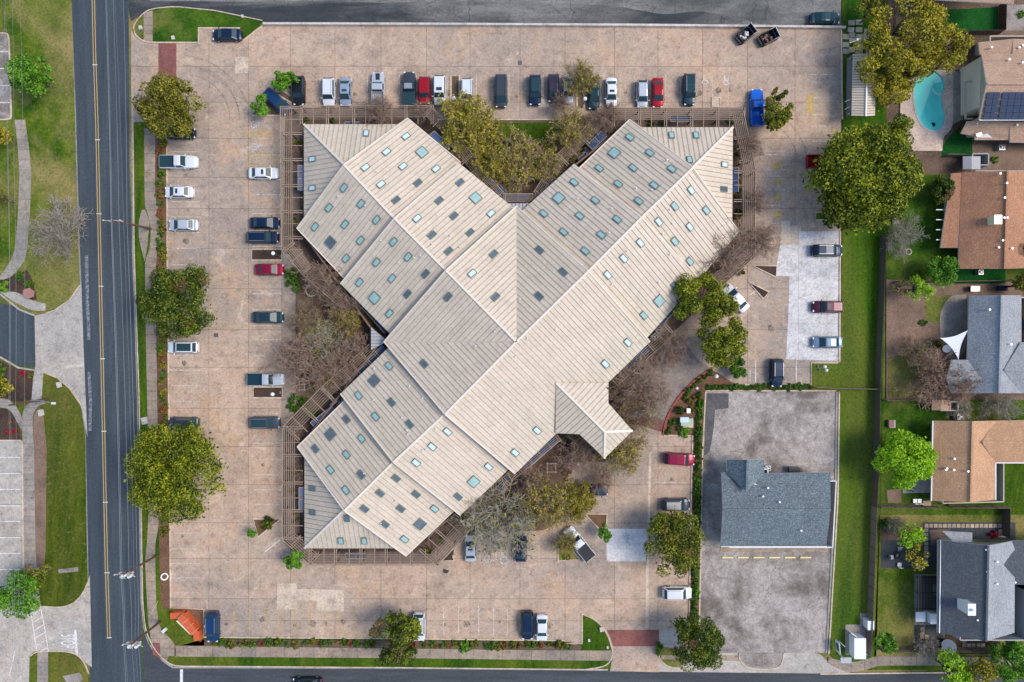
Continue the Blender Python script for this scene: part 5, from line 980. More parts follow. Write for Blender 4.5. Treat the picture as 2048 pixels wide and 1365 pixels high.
car('suv',934,184,'D','white','white hatchback beside the brown planter strip, front under a budding tree',4.2,'r')
car('van',1002,182,'D','dgrey','dark grey minivan standing alone above the green courtyard',5.1,'rk')
car('suv',1070,180,'D','navy','dark navy suv with glassy roof left of the small purple car',4.7,'g')
car('hatch',1107,176,'D','purple','small dark purple hatchback beside a white car',4.3)
car('sedan',1136,178,'D','white','white sedan with dark rear glass next to the yellow green tree',4.3)
car('sedan',1188,187,'D','teal','dark green car beneath the sparse yellow tree in the north row',4.8)
car('sedan',1223,184,'D','white','white sedan with a square sunroof right of the sparse yellow tree',4.5,'s')
car('hatch',1285,187,'D','silver','silver compact car left of the red sedan',4.2)
car('sedan',1316,185,'D','red','bright red sedan right of the silver compact car',4.6)
car('suv',1379,179,'D','teal','black green suv last in the north row before the empty bays',4.9,'r')
car('pickup',1514,215,'U','bblue','bright blue pickup with empty bed beside an olive tree',5.7)
car('sedan',1651,36,'R','teal','dark teal sedan parked on the cracked lane at the top right',4.6)
car('pickup',1649,323,'R','red','red pickup mostly hidden under the huge tree at the east edge',5.4,'w')
car('sedan',526,346,'R','white','white sedan with small sunroof below the striped bay near the west trellis',4.6,'s')
car('sedan',529,446,'R','navy','navy sedan, upper of two dark cars above the soil planter',4.6)
car('suv',525,475,'R','navy','navy suv with roof rails just above the soil planter',4.9,'r')
car('sedan',538,539,'R','crimson','crimson sedan just below the soil planter on the west side',4.4,'')
car('sedan',535,635,'R','teal','dark teal sedan standing alone beside the west courtyard',4.8)
car('pickup',532,759,'R','silver','silver pickup with green bed cover under bare branches',5.7,'T')
car('suv',529,846,'R','grey','blue grey suv with glass roof and rack at the southwest trellis',4.7,'rg')
car('pickup',357,324,'R','white','white pickup with open dark bed by the west hedge',5.8,'c')
car('sedan',357,384,'L','white','white sedan with sunroof below the white pickup',4.5,'s')
car('sedan',366,450,'L','silver','pale silver sedan beside the hedge level with the utility pole',4.6)
car('suv',365,695,'L','white','white suv with black glass roof by the west hedge',4.7,'g')
car('suv',366,847,'L','grey','dark suv with its lower side under the large round tree',4.7,'r')
car('sedan',361,266,'R','black','black car whose tail shows below the olive tree in the northwest',4.4)
car('sedan',345,893,'L','black','dark car glimpsed through the gap of the large round tree',4.4)
car('suv',1655,501,'R','navy','navy suv on the new white concrete at the east edge',4.7,'r')
car('suv',1656,614,'L','maroon','maroon suv on the new white concrete, nose towards the building',4.7,'s')
car('sedan',1656,685,'L','lblue','light blue grey car, lowest on the new white concrete',4.6)
car('suv',1554,746,'D','navy','navy suv parked above the hedge of the cracked asphalt lot',4.4,'r')
car('sedan',1473,597,130,'white','white sedan parked diagonally with its front under the southeast tree',4.9)
car('suv',1359,919,-4,'crimson','crimson suv against the hedge right of the porch roof',4.8)
car('sedan',1190,981,'R','navy','dark blue sedan beside the south planting under olive branches',4.1)
car('suv',1352,1010,'R','grey','dark suv with pale roof just above the yellow green southeast tree',4.4,'R')
car('suv',1344,1047,'R','teal','black green car in the shade gap of the southeast tree',4.3)
car('pickup',1158,1088,129,'white','white pickup with black bed cover parked diagonally in the south lot',5.9,'cw')
car('sedan',941,1098,'U','silver','silver car with dark sunroof right of the south trellis',4.1,'s')
car('sedan',1042,1097,'U','navy','navy car half under the grey bare tree at the south',4.3)
car('suv',425,1255,'D','blue','dark blue suv next to the orange entrance sign',4.7,'r')
car('suv',838,1255,'D','white','white suv half covered by the bottom centre tree',4.4,'r')
car('suv',1055,1252,'D','navy','dark navy suv left of the white sedan in the bottom row',4.4)
car('sedan',1084,1257,'D','white','white sedan right of the navy suv in the bottom row',4.1)
car('suv',1355,1187,'R','white','white suv against the hedge left of the cracked asphalt lot',4.5,'r')
car('sedan',614,1369,'L','black','black car on the bottom street cut by the lower edge of the view',4.6)
car('sedan',2058,650,'L','red','red car showing at the right edge beside the grey shingled house',4.4)
# skips
def skip(px, py, rz, label, lo):
    t_ = thing('dumpster', label, 'dumpster', W(px, py), math.radians(rz)); B = dict(world=False); gg = G()
    for c, s_ in (((0, .80, .7), (2.5, .08, 1.2)), ((0, -.80, .7), (2.5, .08, 1.2)), ((1.22, 0, .8), (.08, 1.65, 1.4)), ((-1.22, 0, .55), (.08, 1.65, .9)), ((0, 0, .2), (2.5, 1.65, .1))): gg.box(c, s_)
    gg.build('container', 'black', t_, **B); gg = G()
    for s_ in (-1, 1): gg.beam((-1.2, s_ * .82, 1.0 if s_ > 0 else 1.0), (1.25, s_ * .82, 1.38), .09, .08)
    gg.beam((1.26, -.84, 1.5), (1.26, .84, 1.5), .1, .08); gg.build('rim', 'steel', t_, **B); gg = G()
    for k in range(9): gg.dome((R.uniform(-.8, .5), R.uniform(-.5, .5), .35), R.uniform(.15, .35), R.uniform(.12, .3), R.uniform(.2, .5), 7, 3)
    gg.build('debris', lo, t_, **B); gg = G(); gg.box((1.0, 0, .9), (.25, 1.5, .06), 0, tilt=Matrix.Rotation(.6, 3, 'Y')); gg.build('ramp_panel', 'canopy_blue', t_, **B)
    gg = G(); gg.box((-1.45, 0, .5), (.35, 1.4, .5)); gg.build('lift_box', 'trim_black', t_, **B)
skip(1489, 73, 38, 'black open dumpster with a white bag inside, left of the pair', 'white'); skip(1534, 79, 27, 'black open dumpster with brown debris inside, right of the pair', 'stone_red')
# ---------------------------------------------------------------- poles and wires
def lamp(px, py, label, h=3.6, globe=.30, arm=None):
    t_ = thing('lamp_post', label, 'lamp post', W(px, py)); o = W(px, py); k = (HC) / (HC - h)
    b_ = W(px, py, h); gg = G(); gg.tube([(b_.x, b_.y, 0), (b_.x, b_.y, h - .2)], [.07, .05], 8); gg.build('pole', 'wood_dark', t_); gg = G(); gg.dome((b_.x, b_.y, h), globe, globe, globe, 12, 8, full=True); gg.build('globe', 'white', t_)
    gg = G(); gg.tube([(b_.x, b_.y, 0), (b_.x, b_.y, .3)], .18, 8); gg.build('base', 'gutter', t_)
lamp(546, 507, 'white globe lamp in the soil planter above the crimson sedan'); lamp(545, 789, 'white globe lamp in the soil planter below the silver pickup'); lamp(907, 197, 'pale globe lamp in the brown planter strip by the white hatchback'); lamp(1170, 198, 'white globe lamp beside the sparse yellow tree in the north row')
lamp(1433, 753, 'white globe lamp in the planted triangle by the round bush'); lamp(1394, 777, 'small white globe lamp at the point of the asphalt lot', 2.2, .22); lamp(1650, 734, 'white globe lamp on the lawn corner, upper of two', 2.5, .25); lamp(1653, 741, 'white globe lamp on the lawn corner, lower of two', 2.5, .25); lamp(410, 1253, 'small spotlight cluster behind the orange sign', 1.0, .2)
def upole(px, py, h, label, topxy, arms=True, transf=False):
    t_ = thing('utility_pole', label, 'utility pole', W(px, py)); a = W(px, py, 0); b_ = W(*topxy, h); gg = G(); gg.tube([a, b_], [.20, .13], 8); gg.build('pole', 'pole_brown', t_)
    ins = []
    if arms:
        d = (a - b_); d.z = 0; d.normalize()
        for zz, off, ln in ((h - .3, 0, 1.3), (h - 1.2, 0, 1.0)):
            c = a.lerp(b_, zz / h); gg = G(); gg.beam(c - Vector((ln, 0, 0)), c + Vector((ln, 0, 0)), .11, .12); gg.build('crossarm', 'wood_beam', t_)
            for k in (-1, 0, 1): gg = G(); q = c + Vector((k * ln * .9, 0, .1)); gg.tube([q, q + Vector((0, 0, .28))], .07, 6); gg.build('insulator', 'insul', t_)
    if transf:
        for k in range(3):
            c = a.lerp(b_, (h - 1.6) / h) + Vector((-.5 + k * .5, -.45 + .3 * (k % 2), 0)); gg = G(); gg.tube([c, c + Vector((0, 0, .9))], .24, 10); gg.build('transformer', 'insul', t_)
        for k in range(9): c = a.lerp(b_, (h - .9) / h) + Vector((-1.2 + k * .28, -.2 + .35 * math.sin(k * 2), .2)); gg = G(); gg.beam(c, c + Vector((.5, .3 * math.cos(k), .3)), .07, .07); gg.build('bracket', 'insul', t_)
    return t_
upole(302, 458, 10.5, 'wooden utility pole rising from the split in the footpath', (223, 441)); upole(315, 1111, 11, 'wooden utility pole with white transformers below the large round tree', (246, 1150), True, True); upole(321, 1243, 11, 'wooden utility pole with white switchgear at the street corner', (262, 1290), True, True)
t_ = upole(98, 798, 8.6, 'dark utility pole with a street light arm on the west footpath', (18, 811), False)
sl = thing('street_light', 'grey street light arm reaching over the lawn from the dark pole', 'street light', W(98, 798)); a = W(50, 807, 5.5); 
gg = G(); gg.tube([W(60, 802, 4.9), W(80, 801, 5.4), W(104, 807, 5.5)], .05, 6); gg.build('arm', 'steel', sl); gg = G(); gg.box(W(107, 807, 5.45), (.6, .3, .18)); gg.build('lamp_head', 'white_metal', sl)
lp2 = thing('lamp_post', 'tall white lamp with an arm over the stepping stones', 'lamp post', W(1700, 86)); gg = G(); gg.tube([W(1700, 86, 0), W(1700, 86, 4.2), W(1716, 80, 4.6)], .06, 6); gg.build('pole', 'white', lp2); gg = G(); gg.box(W(1717, 80, 4.6), (.55, .35, .15)); gg.build('lamp_head', 'white', lp2)
def wire(pts, label, r=.028, mat='cable'):
    gg = G(); pp = []
    for (a, b_) in zip(pts, pts[1:]):
        A, B = W(*a), W(*b_); n = 8
        for k in range(n): q = A.lerp(B, k / n); q.z -= .25 * 4 * (k / n) * (1 - k / n); pp.append(q)
    pp.append(W(*pts[-1])); gg.tube(pp, r, 4, cap=False); gg.build('power_line', mat, label=label, cat='power line', group='overhead lines along the main street')
for i, (pts, r_) in enumerate((([(206,-130,10.6),(222,441,10.6),(241,1152,10.6),(247,1291,10.6),(254,1480,10.6)],.03),([(208,-130,10.2),(224,442,10.2),(244,1152,10.2),(250,1291,10.2),(257,1480,10.2)],.022),([(221,-130,10.5),(238,443,10.5),(258,1149,10.5),(263,1288,10.5),(272,1480,10.5)],.022),([(223,-130,9.6),(247,444,9.6),(268,1146,9.6),(270,1286,9.6),(280,1480,9.6)],.015),([(243,-130,8.3),(254,447,8.3),(274,1140,8.3),(276,1280,8.3),(285,1480,8.3)],.024))):
    wire(pts, 'thin overhead line over the main street, number %s from the left' % ('one two three four five'.split()[i]), r_)
for i, pts in enumerate(([(5,-130,8.2),(16,300,8.2),(17.5,811,8.2),(26,1480,8.2)],[(2,-130,8),(14,300,8),(20,811,8),(31,1480,8)],[(20,-130,7.5),(28,340,7.5),(31,808,7.5),(38,1480,7.5)],[(33,-130,7),(45,240,7),(49,806,7),(43,1480,7)])):
    wire(pts, 'thin overhead line along the west footpath, %s from the left' % ('first second third fourth'.split()[i]), .013)
gg = G(); gg.tube([W(316, 1202, 0), W(303, 1228, 2.6)], .035, 5); gg.build('guy_guard', 'yellow_stop', label='slim yellow guy wire guard across the corner footpath', cat='guy wire')
# ---------------------------------------------------------------- fences
def fence(pts, label, h=1.9, mat='fence_wood', pan=28, post=True):
    a0 = W(*pts[0]); t_ = thing('fence', label, 'fence', a0, group='timber fences of the gardens')
    for p0, p1 in zip(pts, pts[1:]):
        A, B = W(*p0), W(*p1); L = (B - A).length; d = (B - A).normalized(); n = max(1, round(L / (pan * S))); sd = Vector((-d.y, d.x, 0))
        for k in range(n):
            q0, q1 = A + d * (L * k / n + .06), A + d * (L * (k + 1) / n - .06); gg = G(); l2 = (q1 - q0).length; m_ = max(1, int(l2 / .16))
            for j in range(m_):
                c = q0 + d * (l2 * (j + .5) / m_); hh = h + R.uniform(-.03, .03); gg.beam((c.x - d.x * l2 / m_ * .46, c.y - d.y * l2 / m_ * .46, hh / 2), (c.x + d.x * l2 / m_ * .46, c.y + d.y * l2 / m_ * .46, hh / 2), .025 + R.uniform(0, .015), hh)
            for z in (.4, 1.5): gg.beam(q0 + sd * .05 + Vector((0, 0, z)), q1 + sd * .05 + Vector((0, 0, z)), .05, .09)
            gg.build('fence_panel', mat, t_)
            gg = G(); q = A + d * (L * k / n); gg.beam((q.x, q.y, 0), (q.x, q.y, h + .05), .10, .10); gg.build('post', 'wood_dark', t_)
fence([(1760, 474), (1757, 560), (1754, 640), (1750, 720), (1748, 800)], 'dark wooden fence along the lawn strip beside the grey shingled house', mat='fence_dark')
fence([(1748, 800), (1746, 900), (1742, 1010)], 'dark wooden fence along the lawn strip beside the lime green tree', mat='fence_dark')
fence([(1742, 1010), (1738, 1120), (1734, 1220), (1730, 1306)], 'brown wooden fence along the lawn strip beside the dark slate roofed house')
fence([(1624, 774), (1668, 777), (1750, 778)], 'short pale fence closing the lawn strip above the asphalt lot', 1.5, 'fence_wood')
fence([(1754, 1294), (1810, 1294), (1880, 1294), (2010, 1294)], 'wooden fence along the bottom footpath', mat='fence_wood')
fence([(1750, 1010), (1840, 1011), (1870, 1011)], 'wooden fence between the two lower gardens'); fence([(1890, 1011), (2010, 1012)], 'pale wooden fence above the square pavers')
fence([(2003, 1013), (2004, 1072)], 'short dark fence at the end of the square pavers', mat='fence_dark'); fence([(1762, 800), (1900, 800)], 'thin fence below the rusty bare tree')
fence([(1785, 565), (1912, 565)], 'weathered fence between terracotta and grey roofed houses', 1.6); fence([(1912, 565), (2020, 563)], 'thin fence below the green turf of the terracotta house', 1.2); fence([(1884, 314), (1950, 316)], 'thin fence below the artificial turf by the pool', 1.4); fence([(1892, 71), (1996, 70)], 'dark wooden fence below the top right lawn', 1.7, 'fence_dark'); fence([(1998, 12), (1997, 70)], 'brown wooden fence on the right of the top right lawn', 1.7, 'gate_brown' )
fence([(1885, 985 + 22), (1888, 1000)], 'tiny fence stub beside the tan house', 1.6, 'gate_brown')
# ---------------------------------------------------------------- entrance sign, utility boxes and small things
sg = thing('entrance_sign', 'orange brick entrance sign with three angled wings and a cream board', 'sign', W(370, 1250))
def wing(a, b_, w0, z, mat, name): gg = G(); gg.beam(W(*a, z / 2) , W(*b_, z / 2), w0, z); gg.build(name, mat, sg)
wing((344, 1230), (368, 1228), .9, 1.2, 'sign_orange', 'wing'); wing((366, 1230), (394, 1262), 1.15, 1.7, 'sign_orange', 'centre_wall'); wing((395, 1260), (397, 1279), .9, 1.2, 'sign_orange', 'wing')
for t_ in (.0, .33, .66, 1): gg = G(); a = W(362 + 28 * t_, 1237 + 31 * t_ - 5, 1.72); gg.beam(a - Vector((.5, .45, 0)), a + Vector((.5, .45, 0)), .05, .04); gg.build('brick_joint', 'kerb', sg)
gg = G(); gg.beam(W(357, 1239, .75), W(385, 1266, .75), .22, 1.2); gg.build('sign_board', 'cream', sg)
gg = G(); gg.box(W(329, 1261, .25), (.8, .45, .4), .75); gg.build('ground_box', 'white_metal', label='small white ground box on the lawn left of the orange sign', cat='box')
tf = thing('transformer_box', 'pale green transformer cabinet on a pad in the planted triangle', 'transformer', W(1372, 846)); gg = G(); gg.box(W(1373, 846, .08), (2.1, 1.5, .12)); gg.build('pad', 'kerb', tf); gg = G(); gg.box(W(1372, 844, .75), (1.8, 1.1, 1.2)); gg.build('cabinet', 'transformer', tf); gg = G(); gg.box(W(1369, 840, 1.38), (1.3, .8, .08)); gg.build('lid', 'pale_blue_box', tf)
gg = G(); gg.box(W(1377, 822, .45), (.45, .65, .8)); gg.box(W(1377, 822, .88), (.55, .75, .06)); gg.build('meter_box', 'white_metal', label='small white meter box above the green transformer cabinet', cat='box')
ub = thing('utility_cabinet', 'large white utility cabinet on the pale pad by the fence', 'cabinet', W(1711, 1290)); sheet('cabinet_pad', [(1690, 1249), (1719, 1249), (1719, 1226), (1738, 1226), (1736, 1310), (1690, 1309)], .14, 'walk_grey', side=0)
gg = G(); c = W(1708, 1287, 0); gg.box((c.x, c.y, .95), (1.7, 3.1, 1.7)); gg.build('cabinet_body', 'white', ub); gg = G(); gg.box((c.x, c.y, 1.85), (1.8, 3.2, .1)); gg.build('cabinet_roof', 'white_metal', ub); gg = G(); gg.box(W(1705, 1268, 1.0), (1.2, .1, 1.2), -.6); gg.build('open_door', 'white', ub)
u2 = thing('utility_cabinet', 'smaller white cabinet touching the fence above the large one', 'cabinet', W(1732, 1246)); gg = G(); c = W(1731, 1243, 0); gg.box((c.x, c.y, .8), (.9, 1.3, 1.5)); gg.build('cabinet_body', 'white', u2); gg = G(); gg.box((c.x, c.y, 1.6), (1.0, 1.4, .08)); gg.build('cabinet_roof', 'white_metal', u2)
sb = thing('real_estate_sign', 'leaning white and blue sign on posts at the bottom of the lawn strip', 'sign', W(1677, 1295)); gg = G(); gg.beam(W(1675, 1283, 1.3), W(1677, 1306, 1.3), .06, 1.3); gg.build('board', 'white', sb); gg = G(); gg.beam(W(1674.2, 1287, 1.3), W(1676, 1302, 1.3), .07, .7); gg.build('print', 'canopy_blue', sb)
for y in (1282, 1307): gg = G(); q = W(1677, y, 0); gg.beam(q, q + Vector((0, 0, 2.0)), .09, .09); gg.build('post', 'white', sb)
gg = G(); gg.box(W(1692, 1321, .12), (1.7, .9, .06)); gg.build('access_cover', 'steel', label='grey rectangular utility cover at the bottom of the lawn strip', cat='cover')
for x, y, lb in ((892, 1141, 'round iron manhole cover in the concrete south of the pergola'),):
    gg = G(); gg.tube([W(x, y, .03), W(x, y, .06)], .46, 20); gg.build('manhole_cover', 'trim_black', label=lb, cat='manhole')
gg = G(); gg.tube([W(329, 1154, .1), W(329, 1154, .36)], .55, 20); gg.tube([W(329, 1154, .1), W(329, 1154, .38)], .38, 20, mi=1); gg.build('valve_ring', ['white', 'mulch_red'], label='round white ring cover in the mulch strip near the lower street corner', cat='cover')
for x, y, lb in ((432, 671, 'square dark drain grate in the west car park'), (1040, 126, 'square dark drain grate in the north car park')):
    t_ = thing('drain_grate', lb, 'drain', W(x, y)); gg = G(); gg.box(W(x, y, .05), (.62, .62, .05)); gg.build('pit', 'black', t_)
    for k in range(5): gg = G(); c = W(x, y, .085); gg.box((c.x - .24 + k * .12, c.y, c.z), (.04, .6, .03)); gg.build('bar', 'steel', t_)
gg = G(); gg.box(W(216 + 60, 700 , .06), (.3, .9, .1)); gg.build('kerb_inlet', 'black', label='dark storm inlet in the east kerb of the main street', cat='drain')
for x, y, lb, s_ in ((281, 56, 'small white box on the top left grass island, left of the path', .5), (346, 76, 'white utility box on the grass island above the brick paving', .45), (118, 770, 'pale kerb box in mulch beside the west driveway apron', .7), (289, 842, 'light grey stone slab on the verge above the large round tree', .9), (485, 33, 'tiny white marker post on the grass by the upper lane', .35), (1203, 1259, 'white access lid on the rounded lawn island at the bottom', .6), (1215, 1295, 'small square valve cover on the rounded lawn island', .3), (1791, 442, 'white box on the garden fence beside the huge tree', .8), (907, 1113, 'small white stone in the triangular bed by the manhole', .4), (82, 826, 'pale boulder at the fork of the west footpath', .8), (1178, 1281, 'white sprinkler part on the rounded lawn island', .35)):
    gg = G(); gg.box(W(x, y, .2), (s_, s_ * 1.2, .25), .2); gg.box(W(x, y, .35), (s_ * .8, s_, .06), .2); gg.build('utility_box' if 'stone' not in lb and 'boulder' not in lb else 'stone', 'white_wall', label=lb, cat='box' if 'stone' not in lb and 'boulder' not in lb else 'stone')
hx = thing('stone_pedestal', 'hexagonal reddish stone cap at the west driveway', 'pedestal', W(57, 587)); gg = G(); gg.tube([W(57, 587, 0), W(57, 587, .7)], .75, 6); gg.build('pedestal', 'stone_red', hx); gg = G(); gg.tube([W(57, 587, .7), W(57, 587, .8)], .85, 6); gg.build('cap', 'stone_red', hx)
def chair(px, py, rz, label):
    t_ = thing('garden_chair', label, 'chair', W(px, py), rz); B = dict(world=False)
    for k in range(4): gg = G(); gg.box((-.22 + k * .15, 0, .42), (.12, .6, .04)); gg.build('seat_slat', 'steel', t_, **B)
    gg = G(); gg.box((-.36, 0, .7), (.06, .6, .6)); gg.build('backrest', 'steel', t_, **B)
    for a_, b_ in ((-1, -1), (1, -1), (1, 1), (-1, 1)): gg = G(); gg.box((a_ * .28, b_ * .27, .2), (.06, .06, .4)); gg.build('leg', 'steel', t_, **B)
chair(1780, 1113, 0, 'grey garden chair left of the fire pit'); chair(1797, 1096, -1.4, 'grey garden chair above the fire pit'); chair(1796, 1128, 1.5, 'grey garden chair below the fire pit')
fp = thing('fire_pit', 'round dark fire pit among three grey chairs', 'fire pit', W(1795, 1112)); gg = G(); gg.tube([W(1795, 1112, 0), W(1795, 1112, .45)], .45, 14); gg.build('bowl', 'black', fp); gg = G(); gg.dome(W(1795, 1112, .42), .3, .3, .1, 10, 3); gg.build('ash', 'stone_red', fp)
gg = G(); gg.tube([W(1895 - 56, 1134, 0), W(1839, 1134, .7)], .22, 8); gg.dome(W(1839, 1134, .7), .35, .35, .2, 10, 4); gg.build('bird_bath', 'white', label='white bird bath above the slatted garden pergola', cat='bird bath')
for x, y, lb in ((1827, 1001, 'left of two dark garden armchairs on the grass by the tan house'), (1836, 1001, 'right of two dark garden armchairs on the grass by the tan house')): chair(x, y, 1.57, lb)
gg = G(); gg.box(W(1854, 1007, .45), (1.3, .8, .08)); [gg.box((W(1854, 1007).x + a_ * .55, W(1854, 1007).y + b_ * .32, .22), (.06, .06, .44)) for a_ in (-1, 1) for b_ in (-1, 1)]; gg.build('garden_table', 'wood_beam', label='pale rectangular garden table beside the two dark armchairs', cat='table')
gr = thing('barbecue_grill', 'covered dark grill on the patio below the lime green tree', 'grill', W(1816, 976), -.4); gg = G(); gg.box((0, 0, .45), (.9, .5, .9)); gg.build('cart', 'black', gr, world=False); gg = G(); gg.tube([(-.45, 0, .92), (.45, 0, .92)], .28, 10); gg.build('lid', 'glass_dark', gr, world=False)
tr_ = thing('round_ring', 'round brick fire ring under the grey bare tree', 'fire ring', W(1817, 504))
for k in range(12): gg = G(); a = k * PI / 6; c = W(1817, 504, .18); gg.box((c.x + .42 * math.cos(a), c.y + .42 * math.sin(a), .18), (.18, .2, .2), a); gg.build('stone', 'paver_warm', tr_)
rt = thing('round_table', 'round white patio table by the shade sail', 'table', W(1894, 698)); gg = G(); gg.tube([W(1894, 698, .7), W(1894, 698, .74)], .6, 18); gg.build('tabletop', 'white', rt); gg = G(); gg.tube([W(1894, 698, 0), W(1894, 698, .7)], .05, 6); gg.build('leg', 'steel', rt)
gg = G(); gg.box(W(1783, 848, .35), (.9, 1.2, .6)); gg.box(W(1783, 848, .68), (.8, 1.1, .05), mi=1); gg.build('planter_box', ['wall_grey', 'stone_red'], label='square raised planter against the fence above the lime tree', cat='planter')
for x, y, lb in ((1949, 547 + 31, 'left dark blue bin behind the thin fence'), (2004, 577, 'blue bin among leaves behind the thin fence')): gg = G(); gg.box(W(x, y, .5), (1.1, .8, .9)); gg.box(W(x, y, .98), (1.15, .85, .06)); gg.build('bin', 'glass_navy', label=lb, cat='bin')
for x, y, lb in ((1190 - 10, 0, ''),): pass
for x, y in ((1035, 352), (1103, 936), (623, 582), (604, 775)):
    lb = {1035: 'pale timber square arbor in the green courtyard', 1103: 'pale timber square arbor in the south planting', 623: 'round pale stone ring under bare trees in the west courtyard', 604: 'small timber frame in the lower west courtyard'}[x]
    if x == 623:
        t_ = thing('stone_ring', lb, 'ring', W(x, y))
        for k in range(16): a = k * PI / 8; c = W(x, y, .2); gg = G(); gg.box((c.x + .85 * math.cos(a), c.y + .85 * math.sin(a), .2), (.16, .3, .2), a); gg.build('stone', 'kerb', t_)
    else:
        t_ = thing('arbor', lb, 'arbor', W(x, y)); c = W(x, y, 2.4); h_ = .65 if x != 604 else .4
        for a_, b_ in ((-1, -1), (1, -1), (1, 1), (-1, 1)): gg = G(); gg.beam((c.x + a_ * h_, c.y + b_ * h_, 0), (c.x + a_ * h_, c.y + b_ * h_, 2.4), .08, .08); gg.build('post', 'wood_beam', t_)
        for s_ in (-1, 1): gg = G(); gg.beam((c.x - h_ - .2, c.y + s_ * h_, 2.42), (c.x + h_ + .2, c.y + s_ * h_, 2.42), .07, .1); gg.build('rail', 'wood_beam', t_); gg = G(); gg.beam((c.x + s_ * h_, c.y - h_ - .2, 2.50), (c.x + s_ * h_, c.y + h_ + .2, 2.50), .07, .06); gg.build('rail', 'wood_beam', t_)
# ================================================================ TREES
rs = np.random.RandomState(5)
def crown(Rm, Hm, n, nl, leaf, flat=.0, seed=0, thin=0.0, holes=()):
    r = np.random.RandomState(seed); k = nl
    ph = r.rand(k) * 2 * PI; rad = np.sqrt(r.rand(k)) * .86; zc = np.sqrt(np.clip(1 - rad ** 2, 0, 1)) * (0.35 + .65 * r.rand(k)); lr = (.14 + .13 * r.rand(k)) * (1.2 - .35 * rad) * (1.12 if k > 30 else 1) * (1.25 if k < 25 else 1)
    lc = np.stack([rad * np.cos(ph), rad * np.sin(ph), zc], 1)
    for hx_, hy_, hr in holes:
        d = np.hypot(lc[:, 0] - hx_, lc[:, 1] - hy_); lc = lc[d > hr]; lr = lr[d > hr]
    k = len(lc)
    w_ = lr ** 2; w_ /= w_.sum(); idx = r.choice(k, n, p=w_); d = r.randn(n, 3); d[:, 2] = np.abs(d[:, 2]) * 1.0 - .25; d /= np.linalg.norm(d, axis=1)[:, None]
    bx = np.array([Rm, Rm, Hm]); c = lc[idx] * bx + d * (lr[idx] * (.74 + .30 * r.rand(n) ** .6))[:, None] * np.array([Rm, Rm, Rm * .8]) + r.randn(n, 3) * .012 * Rm
    nm = d * .9 + r.randn(n, 3) * .55; nm[:, 2] += .25; nm /= np.linalg.norm(nm, axis=1)[:, None]
    t1 = np.cross(nm, r.randn(n, 3)); t1 /= np.linalg.norm(t1, axis=1)[:, None]; t2 = np.cross(nm, t1); ls = leaf * (.6 + .8 * r.rand(n))[:, None]
    V = np.stack([c - t1 * ls, c + t2 * ls * .55, c + t1 * ls, c - t2 * ls * .55], 1).reshape(-1, 3)
    if len(lc) and not thin:
        m_ = n // 5; i2 = r.randint(0, k, m_); q2 = lc[i2] * np.array([1, 1, .35]) + r.randn(m_, 3) * np.array([.10, .10, .06]); c2 = q2 * np.array([Rm, Rm, Hm]); a2_ = r.rand(m_) * 6.28
        t1 = np.stack([np.cos(a2_), np.sin(a2_), r.randn(m_) * .3], 1); t2 = np.stack([-np.sin(a2_), np.cos(a2_), r.randn(m_) * .3], 1); ls = leaf * 1.5 * (.6 + .7 * r.rand(m_))[:, None]
        V = np.concatenate([V, np.stack([c2 - t1 * ls, c2 + t2 * ls * .6, c2 + t1 * ls, c2 - t2 * ls * .6], 1).reshape(-1, 3)])
    return V, lc * np.array([Rm, Rm, Hm])
def quads_mesh(name, V, mat):
    n = len(V) // 4; me = bpy.data.meshes.new(name); me.vertices.add(4 * n); me.vertices.foreach_set('co', V.astype(np.float32).ravel()); me.loops.add(4 * n); me.loops.foreach_set('vertex_index', np.arange(4 * n, dtype=np.int32))
    me.polygons.add(n); me.polygons.foreach_set('loop_start', np.arange(n, dtype=np.int32) * 4); me.update(calc_edges=True); me.materials.append(M[mat]); return me
def segs_mesh(name, A, B, ra, rb, mat):
    A = np.array(A); B = np.array(B); ra = np.array(ra)[:, None]; rb = np.array(rb)[:, None]; d = B - A; d /= np.linalg.norm(d, axis=1)[:, None] + 1e-9
    s_ = np.cross(d, np.array([.12, .2, 1.0])); s_ /= np.linalg.norm(s_, axis=1)[:, None] + 1e-9; u = np.cross(s_, d); n = len(A); V = []
    for k in range(3):
        o_ = s_ * math.cos(k * 2.094) + u * math.sin(k * 2.094); V += [A + o_ * ra, B + o_ * rb]
    V = np.stack(V, 1).reshape(-1, 3); base = np.arange(n)[:, None] * 6; F = np.concatenate([base + np.array([[0, 1, 3, 2]]), base + np.array([[2, 3, 5, 4]]), base + np.array([[4, 5, 1, 0]])], 1).reshape(-1)
    me = bpy.data.meshes.new(name); me.vertices.add(len(V)); me.vertices.foreach_set('co', V.astype(np.float32).ravel()); me.loops.add(len(F)); me.loops.foreach_set('vertex_index', F.astype(np.int32)); me.polygons.add(3 * n); me.polygons.foreach_set('loop_start', np.arange(3 * n, dtype=np.int32) * 4); me.update(calc_edges=True); me.materials.append(M[mat]); return me
def trunk_mesh(Rm, H, lc, r0, mat, nlimb=9, seed=1):
    r = random.Random(seed); A = []; B = []; ra = []; rb = []; fork = np.array([0, 0, H * .28]); A.append((0, 0, 0)); B.append(tuple(fork)); ra.append(r0); rb.append(r0 * .75)
    sel = lc[r.sample(range(len(lc)), min(nlimb, len(lc)))] if len(lc) else []
    for q in sel:
        q = np.array(q) * .9 + np.array([0, 0, H * .45]); p_ = fork; m = 4
        for k in range(1, m + 1):
            t_ = k / m; nx = fork + (q - fork) * t_ + np.array([r.uniform(-1, 1), r.uniform(-1, 1), (1 - t_) * .6]) * Rm * .05; A.append(tuple(p_)); B.append(tuple(nx)); ra.append(r0 * .5 * (1 - (k - 1) / m) + .03); rb.append(r0 * .5 * (1 - k / m) + .025); p_ = nx
    return segs_mesh('trunk', A, B, ra, rb, mat)
TC = {}
